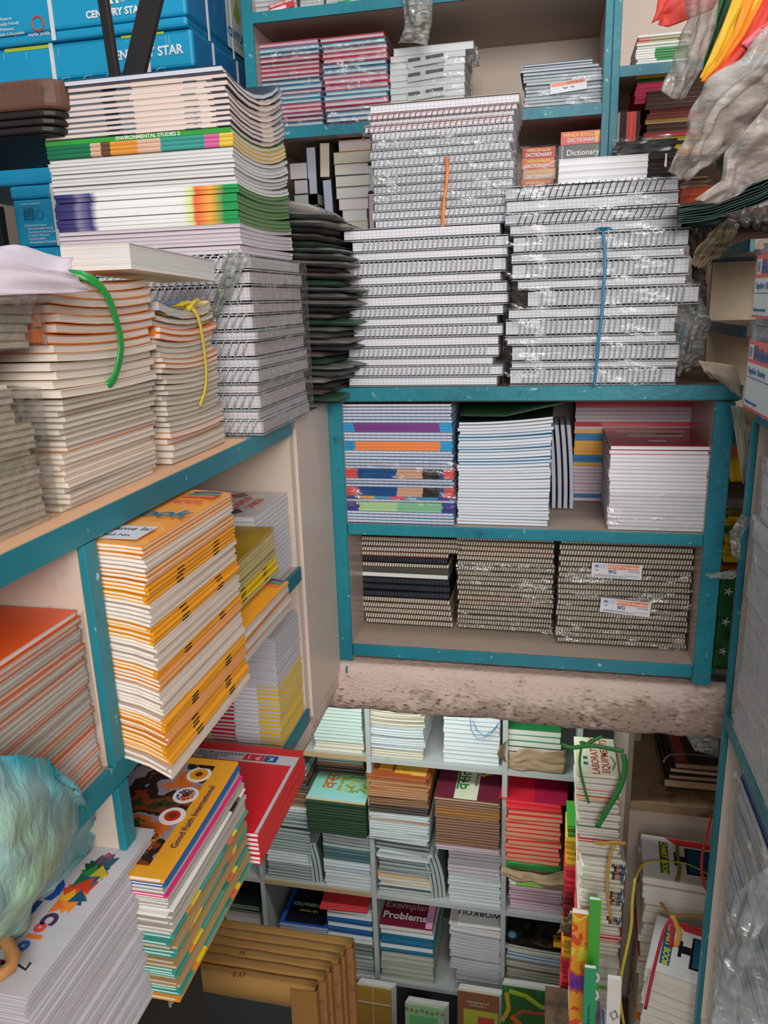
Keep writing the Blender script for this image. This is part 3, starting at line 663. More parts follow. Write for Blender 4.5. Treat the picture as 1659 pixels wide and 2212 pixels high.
def sketch_label(u0, v0, u1, tilt, label):
    w = fx(u1, v0, yk-.014)-fx(u0, v0, yk-.014); o = thing('paper_label', label, 'label', (fx((u0+u1)/2, v0, yk-.014), yk-.0165, fz((u0+u1)/2, v0, yk-.014)), (0, math.radians(tilt), 0), 'paper labels on the sketchbook bundles')
    part('label_paper', MB().box(-w/2, w/2, 0, .0006, -.0165, .0165), lbw, o)
    part('orange_panel', MB().box(-w/2+.032, w/2-.006, -.0004, 0, .004, .014), orr, o)
    part('emblem_panel', MB().box(-w/2+.004, -w/2+.03, -.0003, 0, .004, .014), flat('#c9d3e4', .5), o)
    part('emblem', MB().tube([(-w/2+.007, -.0006, .007), (-w/2+.010, -.0006, .011), (-w/2+.014, -.0006, .007)], .0012, 5), navy, o)
    text('SKETCH Notebook', .0088, org2, o, (.014, -.0006, .009), (PI/2, 0, 0), bold=.0002)
    text('BIG', .0105, navy, o, (-.008, -.0006, -.002), (PI/2, 0, 0), bold=.0002)
    text('Pages', .004, navy, o, (-.04, -.0006, .0005), (PI/2, 0, 0)); text('Month of Pkg.', .004, navy, o, (.036, -.0006, .0005), (PI/2, 0, 0))
    lm = MB()
    for k in range(3): lm.box(-w/2+.006, w/2-.05+.01*k, -.0003, 0, -.0098-.002*k, -.0092-.002*k)
    lm.box(w/2-.04, w/2-.006, -.0003, 0, -.0102, -.0096); part('fine_print', lm, navy, o)
sketch_label(1277, 1233, 1386, 1.5, 'white and orange paper label on the upper part of the sketchbook stack')
sketch_label(1296, 1311, 1405, 4, 'white and orange paper label on the lower part of the sketchbook stack')
# ------------------------------------------------------------------ side unit: top shelf stacks (spines away, cut edges to the aisle)
TX = -.481; zt0 = 2.8026
bkA = pages('#ebe0d5', line=.2); sLt = st('perfect', flat('#e08a4a', .5), bkA, 'L', ct=.0007); sLw = st('perfect', flat('#d8c4b2', .5), pages('#eadfd3', line=.18), 'L', ct=.0008)
sLo = rs(sLt, 'L', cover=flat('#e8772a', .5), ct=.0012); bkG = pages('#e0d8cc', line=.22); sLg = st('perfect', flat('#b8a899', .5), bkG, 'L', ct=.0007)
# orange or white end strips are the printed spine ends facing the aisle end
S('textbook', 'book', 'in the green-strapped side stack', 'textbooks in the green-strapped stack', TX-.20, TX, .674, .862, zt0, 2.915, [(sLg, 4), (sLw, 6), (sLt, 1), (sLg, 8)], jit=.0045, rj=.9, lean=(0, .016))
S('cream-paged textbook', 'book', 'in the green-strapped side stack above', 'textbooks in the upper green-strapped bundle', TX-.20, TX+.003, .679, .878, 2.9155, 3.029, [(sLw, 5, 1.3), (sLt, 1, 1.3), (sLo, 2, 1.5, 'orange-spined'), (sLt, 5, 1.35)], jit=.005, rj=.9, lean=(0.002, .012), bend=('ysag', .006), b0=.002)
ed = flat('#ee8028', .45, key='orange_end')
oe = thing('spine_label', 'orange spine end sticking out of the green-strapped side stack', 'book', (-.497, .6775, 2.972), data=MB().box(-.022, .013, -.003, .003, 0, .013).box(-.021, .012, -.003, .003, .0145, .026).mesh('book', ed))
gm = flat('#1f8f3c', .3, key='greenstrap')
ribbon('green_strap', 'green plastic strap looped down the tall side stack', 'strap', [(-.53, .742, 3.034), (-.482, .752, 3.036), (-.468, .770, 3.020), (-.4655, .783, 2.99), (-.466, .787, 2.96), (-.471, .776, 2.93), (-.476, .765, 2.92)], .011, gm, nrm=(1, 0, 0), flatn=.35)
S('textbook', 'book', 'in the yellow-strapped side stack', 'textbooks in the yellow-strapped stack', TX-.20, TX+.002, .902, 1.068, zt0, 2.985, [(sLg, 3, 1.3), (sLt, 2, 1.2), (sLg, 12), (sLt, 2), (sLg, 3, 1.1), (sLo, 1, 1.2, 'orange-spined'), (sLo, 1, 1.2, 'orange-spined'), (sLg, 2, 1)], jit=.004, rj=1.1, lean=(0, -.004), bend=('ysag', .008), b0=.001)
e_ = thing('spine_label', 'orange spine end at the top of the yellow-strapped stack', 'book', (-.493, .901, 2.968), data=MB().box(-.012, .009, -.003, .003, 0, .007).box(-.013, .009, -.003, .003, .009, .016).mesh('book', ed))
e2 = thing('spine_label', 'orange spine end low in the yellow-strapped stack', 'book', (-.493, .905, 2.842), data=MB().box(-.012, .012, -.003, .003, 0, .009).mesh('book', ed))
ym = flat('#d8c22e', .3, key='yellowstrap')
ys = ribbon('yellow_strap', 'yellow plastic strap knotted over the second side stack', 'strap', [(-.52, .985, 3.000), (-.480, .985, 3.003), (-.470, .995, 2.99), (-.4695, 1.004, 2.96), (-.471, 1.01, 2.92), (-.474, 1.008, 2.89), (-.476, .99, 2.868)], .0075, ym, nrm=(1, 0, 0), flatn=.3)
kb = MB(); kb.tube([(0, 0, 0), (.004, -.012, .006), (.002, -.022, .004)], .0028, 5).tube([(0, 0, 0), (.004, .012, .006), (.003, .026, .009)], .0035, 5).tube([(0, -.004, -.003), (.004, 0, 0), (0, .004, .002)], .004, 6)
k_ = part('knot', kb, ym, ys); k_.location = (.042, 0, .001)
# loose magazine with yellow cover on that stack
mg = S('thin magazine', 'magazine', 'on the yellow-strapped stack', None, TX-.165, TX+.006, .90, 1.055, 2.9855, 2.998, [(st('perfect', patches('yellow_magazine', ['#e3cf6a', '#e0c04a', '#b05a3a', '#e6d27a', '#46689a'], 14), PGG, 'L'), 1, 1, 'yellow-covered')], bend=('ysag', .012), b0=.012)
# first stack nearest the viewer, film wrapped
S('grey-edged textbook', 'book', 'in the film-wrapped side stack', 'textbooks in the film-wrapped side stack', TX-.20, TX-.004, .36, .648, zt0, 3.012, [(sLg, 7, 1), (rs(sLg, 'L'), 8, .9, None, 0, -.004), (sLg, 6, .9, None, -.0, -.022), (sLg, 4, 1, None, -.01, -.036), (rs(sLg, 'L'), 2, 1, None, 0, .012), (sLg, 3, 1.1, None, .0, .02)], jit=.003, rj=.8, bend=('yback', -.006), b0=-.004)
for i, (a, b, d) in enumerate([(0, .06, 0), (.062, .125, 0), (.165, .21, .02)]):
    wrap(f"dusty film round the {['lowest', 'middle', 'topmost'][i]} part of the front side stack", TX-.19, TX-.001, .40, .655+d, zt0+a, zt0+b, plastic('dusty_side_film', '#e6e5e0', .35, .16, .10, 26, '#d8d6d0'), seed=50+i, amp=.004, faces='RFT')
drape('crumpled_paper', 'crumpled pale lilac paper sheet over the front side stack', 'paper', [[(-.66, .42, 3.045), (-.55, .52, 3.05), (-.47, .62, 3.052), (-.455, .70, 3.05)], [(-.63, .36, 3.025), (-.53, .45, 3.032), (-.455, .56, 3.04), (-.435, .66, 3.036)], [(-.62, .36, 3.02), (-.52, .45, 3.008), (-.448, .55, 3.012), (-.43, .68, 3.018)]], flat('#cfc4cf', .7, .06), 22, 14, .006, 2, 5, thick=.0006)
# bent white-paged book lying on top
wb = S('thick white-paged book', 'book', 'bent over the two strapped side stacks', None, -.535, -.452, .80, 1.035, 3.0385, 3.066, [(st('perfect', flat('#e5e0da', .5), pages('#e4e2e0', line=.28), 'L', ct=.0008), 1, 1)], bend=('yr', 0))
wb[0].rotation_euler = (math.radians(-2.0), 0, math.radians(1.5))
# spiral notebooks at the end of the top shelf
sE = rs(sWire, 'F', mar=.018, cs=.0125, wr=.0016, cr=.003, slant=.006, pages=pages('#dcd8dc', ticks=.0078, tickcol='#5a5a66', hor=.0058, line=.2), look='')
sEb = rs(sE, 'B')
S('grid-paper spiral notebook', 'notebook', 'in the film-wrapped stack under the textbooks', 'spiral notebooks under the textbooks', -.70, -.445, 1.135, 1.385, zt0, 3.074, [(sE, 1, 1.2), (sEb, 1, .75), (sE, 1, 1.3), (sEb, 1, .8), (sE, 1, 1.2), (sEb, 1, .8), (sE, 1, 1.3), (sEb, 1, .8), (sE, 1, 1.2), (sEb, 1, .9), (sE, 1, 1.3), (sE, 1, 1.1), (sE, 1, 1.1)], jit=.004, rj=1)
for i in range(4):
    wrap(f"dusty film round the {['lowest', 'second', 'third', 'topmost'][i]} bundle of spiral notebooks at the shelf end", -.67, -.441, 1.122, 1.39, zt0+.0675*i, zt0+.0675*(i+1)-.003, plastic('end_film', '#eceae8', .3, .15, .10, 24, '#d8d2ce'), seed=60+i, amp=.005, faces='R')
drape('plastic_bag_end', 'twisted clear film tail hanging down the spiral notebook corner', 'plastic film', [[(-.475, 1.115, 3.075), (-.455, 1.105, 3.08), (-.437, 1.12, 3.07)], [(-.478, 1.11, 3.04), (-.466, 1.10, 3.045), (-.452, 1.11, 3.04)], [(-.494, 1.11, 3.0), (-.49, 1.10, 3.0), (-.484, 1.11, 3.0)], [(-.505, 1.11, 2.965), (-.502, 1.105, 2.967), (-.498, 1.11, 2.966)]], plastic('crushed_film', ''), 16, 16, .006, 3, 2)
# ------------------------------------------------------------------ tall textbook stack
ex0, ex1, ey0, ey1 = -.765, -.461, 1.150, 1.392
cov = flat('#3b4048', .35)
pe = pages('#f1ddd5', line=.12); sE1 = st('fold', patches('textbook_back', ['#2b3350', '#7d8691', '#e7dcd2', '#454e57'], 9), pe, 'B', look='cream-paged', ct=.0009)
sEg = st('perfect', flat('#37a33a', .35), pe, 'F', ct=.0008, look='green-spined')
sEa = st('fold', stripe('animal_spine', .304, [(0, '#1d7a55'), (.24, '#d9b49c'), (.3, '#6b4a34'), (.35, '#e59a3d'), (.5, '#e2b9a0'), (.62, '#3f9d94'), (.85, '#d76aa0'), (.93, '#e6c64f')]), pages('#e7d4c8'), 'F', ct=.0009, look='picture-spined')
sEw = st('fold', flat('#cfd0cc', .4), pages('#e9e7e9', line=.1), 'B', look='white-paged', ct=.0006)
sEf = st('perfect', stripe('fruit_spine', .304, [(0, '#2e2b63'), (.1, '#41407c'), (.13, '#8e88a8'), (.2, '#3f4488'), (.24, '#f2f2f2'), (.7, '#f2f2f2'), (.755, '#dfe99a'), (.775, '#f06a45'), (.85, '#f6b04c'), (.93, '#1f9a55')], const=False), pages('#8a9a6d', line=.3), 'F', ct=.0005, look='fruit-printed')
sEl = st('fold', flat('#d5cfd6', .4), pages('#dccfd9', line=.14), 'B', look='lilac-paged', ct=.0006)
zE0 = 3.0775
envst = S('textbook', 'book', 'in the tall textbook stack', 'textbooks in the tall stack', ex0, ex1, ey0, ey1, zE0, 3.318, [(sEl, 7, .95), (sEf, 9, .97), (sEw, 9, .88), (sEa, 3, 1.05), (sEg, 1, 1.15), (sE1, 3, 1.15), (sE1, 1, 1.2), (sE1, 4, 1.3), (sE1, 1, 1.2), (rs(sE1, 'B', cover=flat('#1f2947', .25), pages=pages('#dfe6f2')), 1, 1.4, 'glossy blue-backed', -.012, -.005, .02)],
   lean=(-.004, 0), jit=.0022, rj=.5, bend=('env', .060), b0=.0)
for o in envst:
    if o['label'].startswith('green-spined'):
        text('ENVIRONMENTAL STUDIES 2', .0072, WHITE, o, (.02, -(ey1-ey0)/2-.0009, o['t']/2+.2025*o['a']), (PI/2, 0, 0), sx=1.12, bold=.00012)
# ------------------------------------------------------------------ dark polythene bags at the end of the side unit
bagm = [flat('#8a8d86', .45, .25), flat('#6b746f', .4, .25), flat('#98928c', .5, .2), flat('#474d4b', .35, .2), flat('#7a6a66', .5, .2), flat('#3f6450', .4, .2)]
z = 2.8026; nb_ = 30
for i in range(nb_):
    t = .0128*(1.05 if i % 3 else .8); w = R_.uniform(.0, .03); x1 = -.462+.045*math.sin(i/nb_*2.2+.4)+R_.uniform(-.02, .02); dx = .15
    mb = MB(); nx, ny = 14, 16
    sgn = R_.random()*50
    for lay in (0, 1):
        for a in range(nx+1):
            for b in range(ny+1):
                u, v = a/nx, b/ny; x = (u-.5)*dx; y = (v-.5)*.27
                e = min(u, 1-u, v, 1-v)*2; puff = math.sqrt(max(0, min(1, e*3)))
                k = noise.noise(Vector((x*26+sgn, y*26, lay*4)))*.012
                mb.v.append((x+noise.noise(Vector((y*30, sgn, 1)))*.016*u, y+noise.noise(Vector((x*30, sgn, 7)))*.006, t*.5+(lay-.5)*t*.98*puff+k*e*.9+(u-.5)*-.012*(i/nb_)))
    st_ = (nx+1)*(ny+1)
    for lay in (0, 1):
        for a in range(nx):
            for b in range(ny):
                q = lay*st_+a*(ny+1)+b; f = [q, q+ny+1, q+ny+2, q+1]; mb.f.append(f if lay else f[::-1]); mb.m.append(0)
    fr_ = i/nb_
    thing('polythene_bag', f"{'folded dark' if i % 6 else 'folded greenish'} polythene packet, {ordn(i, nb_)} in the pile at the side unit end", 'plastic packet', (x1-dx/2+.035, 1.565, z), (0, 0, math.radians(R_.uniform(-9, 9))), 'dark polythene packets', mb.mesh('polythene_bag', bagm[(i*5) % 6], True))
    z += t*.98
rb = MB().extr(rp(-.07, .07, 0, .019, 4, True), .15, 8); rb.xf(lambda x, y, z: (x, y, z*(1-abs(x/.075)**4*.6)+noise.noise(Vector((x*40, y*40, z*40)))*.002-abs(x)*.03+.003))
thing('film_packet', 'rounded grey film-wrapped packet topping the dark polythene pile', 'plastic packet', (-.50, 1.56, z+.002), (0, math.radians(8), 0), None, rb.mesh('film_packet', flat('#8a857f', .3, .2), True))
for i, (u, v, w, h) in enumerate([(757, 500, .05, .017), (757, 517, .05, .014)]):
    yq = 1.66; thing('film_packet', ['small grey film-wrapped packet behind the dark polythene pile', 'lower small film-wrapped packet under its twin behind the polythene pile'][i], 'plastic packet', (fx(u, v, yq)-.03, yq+.05, fz(u, v, yq)), None, None, MB().extr(rp(-.05, .05, -h/2, h/2, 2, True), w, 3).mesh('film_packet', flat('#6d6f6c', .3, .2)))
# ------------------------------------------------------------------ side unit, middle compartment
MX = -.402
ork = flat('#e59b22', .45, .05, key='ork'); pO = pages('#f4ebe2', line=.16); pOs = pages('#e0dad4', line=.3)
sOs = st('fold', ork, pO, 'R', ct=.0011, staples=1, look='orange-spined'); sOp = st('fold', rs(sOs, 'L')['cover'] and flat('#d98a3a', .45), pO, 'L', ct=.0006, look='cut-edge-out'); sOr2 = rs(sOp, 'L', ct=.0004, cover=flat('#cbb9a9'))
zf0 = Mz+.0015
tab = patches('school_cover', ['#e69a48', '#e5953f', '#e9a255'], 6, .4)
sOt = rs(sOp, 'L', cover=tab, ct=.0009)
f1 = S('school notebook', 'notebook', 'in the big orange-banded stack', 'notebooks in the big orange-banded stack', MX-.155, MX, .677, .908, zf0, 2.770, [(sOr2, 3), (sOs, 5), (sOp, 3), (sOs, 3), (sOr2, 7), (sOp, 3), (sOs, 2), (sOr2, 6), (sOs, 4), (sOr2, 5), (sOs, 4), (sOp, 3), (sOr2, 3), (sOt, 3)], jit=.0022, rj=.5, lean=(-.003, .002), bend=('xr4', -.004), b0=-.026)
top = f1[-1]; tt = top['t']+.0002
def flatrect(o, x0, x1, y0, y1, m, nm='printed_panel', z=None): z = (z if z is not None else tt); return part(nm, MB().box(x0, x1, y0, y1, z+.0001, z+.0006), m, o)
flatrect(top, -.030, .066, -.104, -.058, flat('#cfd2da', .5, key='namepanel'), 'name_panel')
navy2 = flat('#1f6f9c', .5, key='bookblue'); pk2 = flat('#e05a4e', .5, key='schoolred')
text('My Name Is:', .0155, INK, top, (.026, -.070, tt+.0008), ext=.0001); text('Roll No.', .010, INK, top, (.036, -.092, tt+.0008), ext=.0001)
text('Book', .038, navy2, top, (.034, -.006, tt+.0008), ext=.0001, shear=.3, bold=.0006); text('USSEE SCHOOL', .016, pk2, top, (.014, .050, tt+.0008), ext=.0001, bold=.0005)
sw = MB(); 
for i, (a, b) in enumerate([(.04, .1), (.05, .092), (.046, .085)]): pass
for i, c in enumerate(['#5a3f8c', '#2f9a62', '#ef6a52']): part('printed_swoosh', MB().tube([(.035-.004*i, .095-.010*i, tt+.0004), (.055, .098-.010*i, tt+.0005), (.073, .094-.010*i, tt+.0004)], .004, 6, flatn=.05), flat(c, .4), top)
# next along: pale stack with orange cover, yellow stack on it, patterned stack at the end
sF3 = st('fold', flat('#c9bfb6'), pages('#dcd8d6', line=.25), 'L', ct=.0006); sF3o = rs(sF3, 'L', ct=.0012, cover=flat('#e0812a'))
f3 = S('pale-paged notebook', 'notebook', 'in the low stack behind the orange-banded one', 'notebooks in the low pale stack', -.56, -.404, .912, 1.10, zf0, 2.572, [(sF3, 4), (sF3o, 1), (sF3, 3), (sF3o, 1), (sF3, 4), (rs(sF3, 'L', cover=ork, ct=.001), 1, 1, 'orange-covered')], jit=.003, rj=.8)
tpo = f3[-1]
for i, c in enumerate(['#5a3f8c', '#2f9a62', '#ef6a52']): part('printed_swoosh', MB().tube([(.03-.004*i, .092-.012*i, tpo['t']+.0006), (.052, .096-.012*i, tpo['t']+.0007), (.072, .09-.012*i, tpo['t']+.0006)], .0045, 6, flatn=.05), flat(c, .4), tpo)
olive = patches('olive_cover', ['#a07c14', '#97740f', '#ab861d'], 5, .35)
sF2 = st('fold', flat('#b5a468'), pages('#ded6b4', line=.35), 'L', ct=.0007); sF2y = st('fold', flat('#e0bf17', .4), PG, 'R', ct=.0012, staples=1, look='yellow-spined')
f2 = S('notebook', 'notebook', 'in the yellow stack by the patterned books', 'notebooks in the yellow stack', -.60, -.432, .915, 1.125, 2.5745, 2.648, [(sF2, 2), (sF2y, 4), (sF2, 8), (rs(sF2, 'L', cover=olive, ct=.001), 1, 1, 'olive-covered')], jit=.0025, rj=.8, bend=('yback', .006), b0=.0)
text('SCHOOL', .016, INK, f2[-1], (.03, -.02, f2[-1]['t']+.0012), (0, 0, 0), ext=.0001)
harl = dict(MATS); 
def harlequin(o, z, w, d):
    cols = ['#23232b', '#b4453a', '#2f5c4a', '#8c3b3f', '#e1dede', '#2c4a6b', '#c0563f', '#40373f']
    for row, y in ((0, d/2-.028), (1, -d/2+.028)):
        for i in range(5):
            cx = -w/2+.022+i*(w-.03)/5; mbx = MB(); s_ = .017; b = [(cx-s_, y, z), (cx, y-.02, z), (cx+s_, y, z), (cx, y+.02, z)]
            mbx.v = b+[(p[0], p[1], z+.0003) for p in b]; mbx.f = [(0, 3, 2, 1), (4, 5, 6, 7), (0, 1, 5, 4), (1, 2, 6, 5), (2, 3, 7, 6), (3, 0, 4, 7)]; mbx.m = [0]*6
            part('printed_diamond', mbx, flat(cols[(i+row*3) % 8], .3), o)
gl = flat('#c9c4c4', .25, .04, key='harl'); sF4 = st('perfect', gl, pages('#d8d6dc', line=.14), 'L', ct=.0006)
f4 = S('patterned-cover notebook', 'notebook', 'in the farthest stack of the side unit', 'notebooks in the patterned stack', -.68, -.470, 1.135, 1.303, zf0, 2.667, [(sF4, 17)], jit=.0012, rj=.3)
harlequin(f4[-1], f4[-1]['t']+.0003, .20, .165); text('PUBLIC', .019, pk2, f4[-1], (.073, .0, f4[-1]['t']+.0009), (0, 0, -PI/2), ext=.0001, bold=.0006); text('SCHOOL', .019, pk2, f4[-1], (.047, .0, f4[-1]['t']+.0009), (0, 0, -PI/2), ext=.0001, bold=.0006)
# first compartment: orange-covered textbooks
sF6 = st('perfect', flat('#b9aaa2', .4), pages('#dbd7d3', line=.2), 'L', ct=.0006); sF6b = rs(sF6, 'L', cover=flat('#d9744a', .4), ct=.0008)
f6 = S('orange-covered textbook', 'book', 'in the nearest middle-shelf stack', 'orange textbooks in the first compartment', -.70, -.468, .36, .650, zf0, 2.705, [(sF6b, 2), (sF6, 2), (sF6b, 1), (sF6, 3), (sF6b, 2), (sF6, 2), (sF6b, 1), (sF6, 4), (sF6b, 2), (sF6, 3), (sF6b, 1), (sF6, 2), (sF6b, 2), (sF6, 2), (rs(sF6, 'L', cover=flat('#e4581d', .35, .08)), 3, 1.2)], jit=.0018, rj=.3, lean=(0, 0))
wrap('thin clear film over the orange textbook stack', -.70, -.468, .38, .651, zf0+.05, 2.70, plastic('thin_film', '#f3f4f2', .10, .15), faces='R', seed=80, amp=.0015)
# ------------------------------------------------------------------ side unit, bottom shelf
zb0 = Bz+.0015
sF5 = st('fold', gl, pages('#c9c8d2', line=.25, ticks=0), 'L', ct=.0006, look=''); sF5r = st('perfect', stripe('red_white_yellow_end', .2, [(0, '#e9c11f'), (.3, '#d0202c'), (.55, '#e8e6ee'), (.78, '#e9c11f')], ax=0), pages('#c9c8d2', line=.25), 'L', ct=.0014)
endm = flat('#efe9e6', .5)
f5 = S('tall grey-edged notebook', 'notebook', 'in the far bottom-shelf stack', 'notebooks in the far bottom-shelf stack', -.66, -.464, 1.172, 1.303, zb0, 2.435, [(sF5r, 15, 1, 'red-and-yellow'), (sF5, 12)], jit=.0015, rj=.3, lean=(0.0, 0))
red = flat('#d9222a', .3, .04, key='kpired'); wht = pages('#ecebec', line=.12)
sF9 = st('perfect', red, wht, 'R', ct=.0009)
f9 = S('red notebook', 'notebook', 'in the thin red stack on the bottom shelf', 'red notebooks on the bottom shelf', -.60, -.392, .872, 1.085, zb0, 2.274, [(sF9, 7)], jit=.001, rj=.4)
tp = f9[-1]; tt9 = tp['t']+.0002; silver = flat('#c6c4c8', .3, .03, key='silver')
flatrect(tp, -.104, .104, .06, .085, silver, 'printed_band', tt9); flatrect(tp, .098, .1035, -.106, .06, silver, 'printed_band', tt9)
flatrect(tp, .048, .070, .064, .081, flat('#1d4f8f', .4), 'printed_panel', tt9+.0005); flatrect(tp, .012, .047, .064, .081, red, 'printed_panel', tt9+.0005)
text('K', .015, WHITE, tp, (.059, .0725, tt9+.0012), (0, 0, PI), ext=.0001); text('P', .015, WHITE, tp, (.037, .0725, tt9+.0012), (0, 0, PI), ext=.0001); text('I', .015, WHITE, tp, (.021, .0725, tt9+.0012), (0, 0, PI), ext=.0001)
text('SARASWATI BOOK DEPOT', .0095, INK, tp, (-.048, .078, tt9+.0008), (0, 0, PI), ext=.0001); text('Book Seller & Stationers', .0055, INK, tp, (-.045, .070, tt9+.0008), (0, 0, PI), ext=.0001); text('Ph: 2321822', .0055, INK, tp, (-.045, .064, tt9+.0008), (0, 0, PI), ext=.0001)
# picture-book stack
F8X = -.402; fz8 = 2.395
gcov = stripe('teal_yellow_spine', .2, [(0, '#3f9a8c'), (.12, '#e88f3c'), (.18, '#e6c928'), (.3, '#4fa395'), (.62, '#2f8f80'), (.7, '#e86a4c'), (.78, '#e7cf3a'), (.84, '#49a08f')], ax=1)
s8t = st('fold', gcov, pages('#dfe6e2', line=.2), 'R', ct=.0010, look='teal-spined'); s8g = st('fold', flat('#a88a5c'), pages('#cfd0c2', line=.35), 'L', ct=.0008, look='grey-edged'); s8w = st('fold', flat('#b0a79c'), pages('#e6e2de', line=.22), 'L', ct=.0007, look='white-edged')
s8p = rs(s8w, 'R', cover=flat('#e8267a', .4), ct=.0016, look='pink-spined'); s8b = rs(s8w, 'R', cover=flat('#1d5fa8', .4), ct=.002, look='blue-spined'); s8k = rs(s8w, 'R', cover=stripe('photo_spine', .2, [(0, '#e8e6e4'), (.8, '#2b2e26'), (.9, '#6f5f66'), (.95, '#eeeeee')], ax=1), ct=.002, look='photo-spined')
s8o = rs(s8t, 'R', cover=flat('#dd9438', .4), look='orange-spined')
f8 = S('picture book', 'book', 'in the bottom stack under the orange-banded notebooks', 'picture books on the bottom shelf', -.575, F8X, .640, .858, zb0, fz8, [(s8o, 2), (s8t, 3), (s8g, 3), (s8t, 3), (s8g, 2), (s8t, 3), (s8g, 2), (s8t, 3), (s8w, 5), (s8k, 2), (s8w, 2), (s8k, 1), (s8w, 1), (s8p, 1, 1), (s8w, 2), (s8b, 1, 1), (rs(s8w, 'R', cover=flat('#e8a22b', .35)), 1, 1.3, 'yellow-bordered')], jit=.003, rj=.7, lean=(.0, .0), bend=('yback', .006), b0=0)
tp = f8[-1]; z8 = tp['t']+.0066
def disc(o, x, y, r, m, z, nm='printed_disc'):
    mbx = MB(); n = 20; mbx.v = [(x+r*math.cos(2*PI*i/n), y+r*math.sin(2*PI*i/n), z+h) for h in (0, .0003) for i in range(n)]; mbx.f = [list(range(n)), list(range(n, 2*n))]+[[i, (i+1) % n, n+(i+1) % n, n+i] for i in range(n)]; mbx.m = [0]*(n+2)
    return part(nm, mbx, m, o)
def tiltz(y): return .006*(.5+y/.218)**2
dp = patches('vegetable_picture', ['#1c1a14', '#2f3a22', '#7c3a1c', '#2a2018', '#8f8a9c', '#c9682e', '#3f5a2c'], 16)
cvp = MB(); n = 8
for i in range(n+1):
    y = -.092+i*.186/n
    for x in (-.087, .060): cvp.v.append((x, y, tp['t']+.0008+tiltz(y)))
for i in range(n): cvp.f.append([2*i, 2*i+1, 2*i+3, 2*i+2]); cvp.m.append(0)
o_ = part('cover_picture', cvp, dp, tp); sd = o_.modifiers.new('s', 'SOLIDIFY'); sd.thickness = .0003
for (x, y, m, r) in ((.046, .073, flat('#e8a21f', .4), .012), (.047, .031, patches('fruit_print', ['#c9402c', '#e8a23c', '#3f4f8c', '#e4d8c8'], 120), .012), (.048, -.009, flat('#c9301f', .4), .010)):
    q = tp['t']+.0012+tiltz(y); disc(tp, x, y, .0165, WHITE, q); disc(tp, x, y, r, m, q+.0004); disc(tp, x, y, .005, flat('#7a2f12', .5), q+.0008)
flatrect(tp, -.015, .050, -.086, -.042, patches('letter_tiles', ['#1f3b34', '#b0502a', '#2a2320', '#c99a3c', '#7c2f22'], 90), 'printed_picture', tp['t']+.0013)
t8 = text('Good Faith International', .0115, flat('#2b1f5c', .5), tp, (.075, -.005, tp['t']+.0038), (math.radians(1.6), 0, PI/2), ext=.0001); t8.rotation_euler = (0, math.radians(-1.6), PI/2)
# colour books, nearest the viewer
s7 = st('hard', flat('#c3bfc4', .25, .03), pages('#d6cfc6', line=.4), 'L', ct=.0012); s7y = rs(s7, 'L', pages=pages('#cdb98a', line=.4)); s7g = rs(s7, 'L', pages=pages('#d4dcd8', line=.3)); s7p = rs(s7, 'L', pages=pages('#dcccc6', line=.35), ct=.0008)
f7 = S('drawing book', 'book', 'in the nearest bottom-shelf stack', 'drawing books in the nearest stack', -.70, -.438, .46, .690, zb0, 2.414, [(s7p, 6), (s7y, 1), (s7p, 8), (s7y, 1), (s7, 6), (s7y, 1), (s7g, 1), (s7, 5), (s7g, 1), (s7y, 1), (s7, 4), (s7g, 2)], jit=.003, rj=.6, lean=(-.004, .0))
tp = f7[-1]; z7 = tp['t']+.0004
cols7 = ['#46245c', '#e04a4c', '#ee7a2c', '#2f5fb0', '#f0a02c', '#2a6a2c']
# low-poly painted lion head and ribbon
lion = [((.016, .0), ['#2a2433', '#1f4a2c', '#1d5a78', '#154a66', '#2f7a3c', '#c0a41c', '#1a3f5c', '#24603a']), ((.014, -.037), ['#e06022', '#d84a1c', '#ee8a2c', '#c83a1c', '#e8a81f', '#1d5070', '#b8401c', '#e8702a'])]
for (cxx, cyy), cc in lion:
    for k in range(14):
        a = k*2.4; r = .0035+.0028*(k % 4); x = cxx+math.cos(a)*r*1.2; y = cyy+math.sin(a)*r*1.5; s_ = .0115
        tri = [(x+s_*math.cos(a+q), y+s_*1.0*math.sin(a+q)) for q in (0, 2.1, 4.1)]
        mbx = MB(); mbx.v = [(p[0]+.085, p[1]+.04, z7+k*.00002) for p in tri]+[(p[0]+.085, p[1]+.04, z7+.0003+k*.00002) for p in tri]; mbx.f = [(2, 1, 0), (3, 4, 5), (0, 1, 4, 3), (1, 2, 5, 4), (2, 0, 3, 5)]; mbx.m = [0]*5
        part('printed_facet', mbx, flat(cc[k % 8], .3, .02), tp)
part('printed_ribbon', MB().tube([(.098, .050, z7+.0003), (.098, .060, z7+.0003), (.101, .067, z7+.0003), (.107, .064, z7+.0003), (.106, .057, z7+.0003)], .0018, 6, flatn=.15), flat('#b8263a', .4), tp)
for i, ch in enumerate('Colour'):
    text(ch, .021, flat(cols7[i], .4), tp, (.094-.0008*i, -.030-.0115*i, z7+.0004), (0, 0, -PI/2), ext=.0001, bold=.0012)
text('Grow', .045, flat('#1d4fa0', .4), tp, (.064, -.030, z7+.0004), (0, 0, -PI/2), ext=.0001, bold=.002)
text('My', .03, flat('#7a1f3c', .4), tp, (.078, -.10, z7+.0004), (0, 0, -PI/2), ext=.0001, bold=.001)
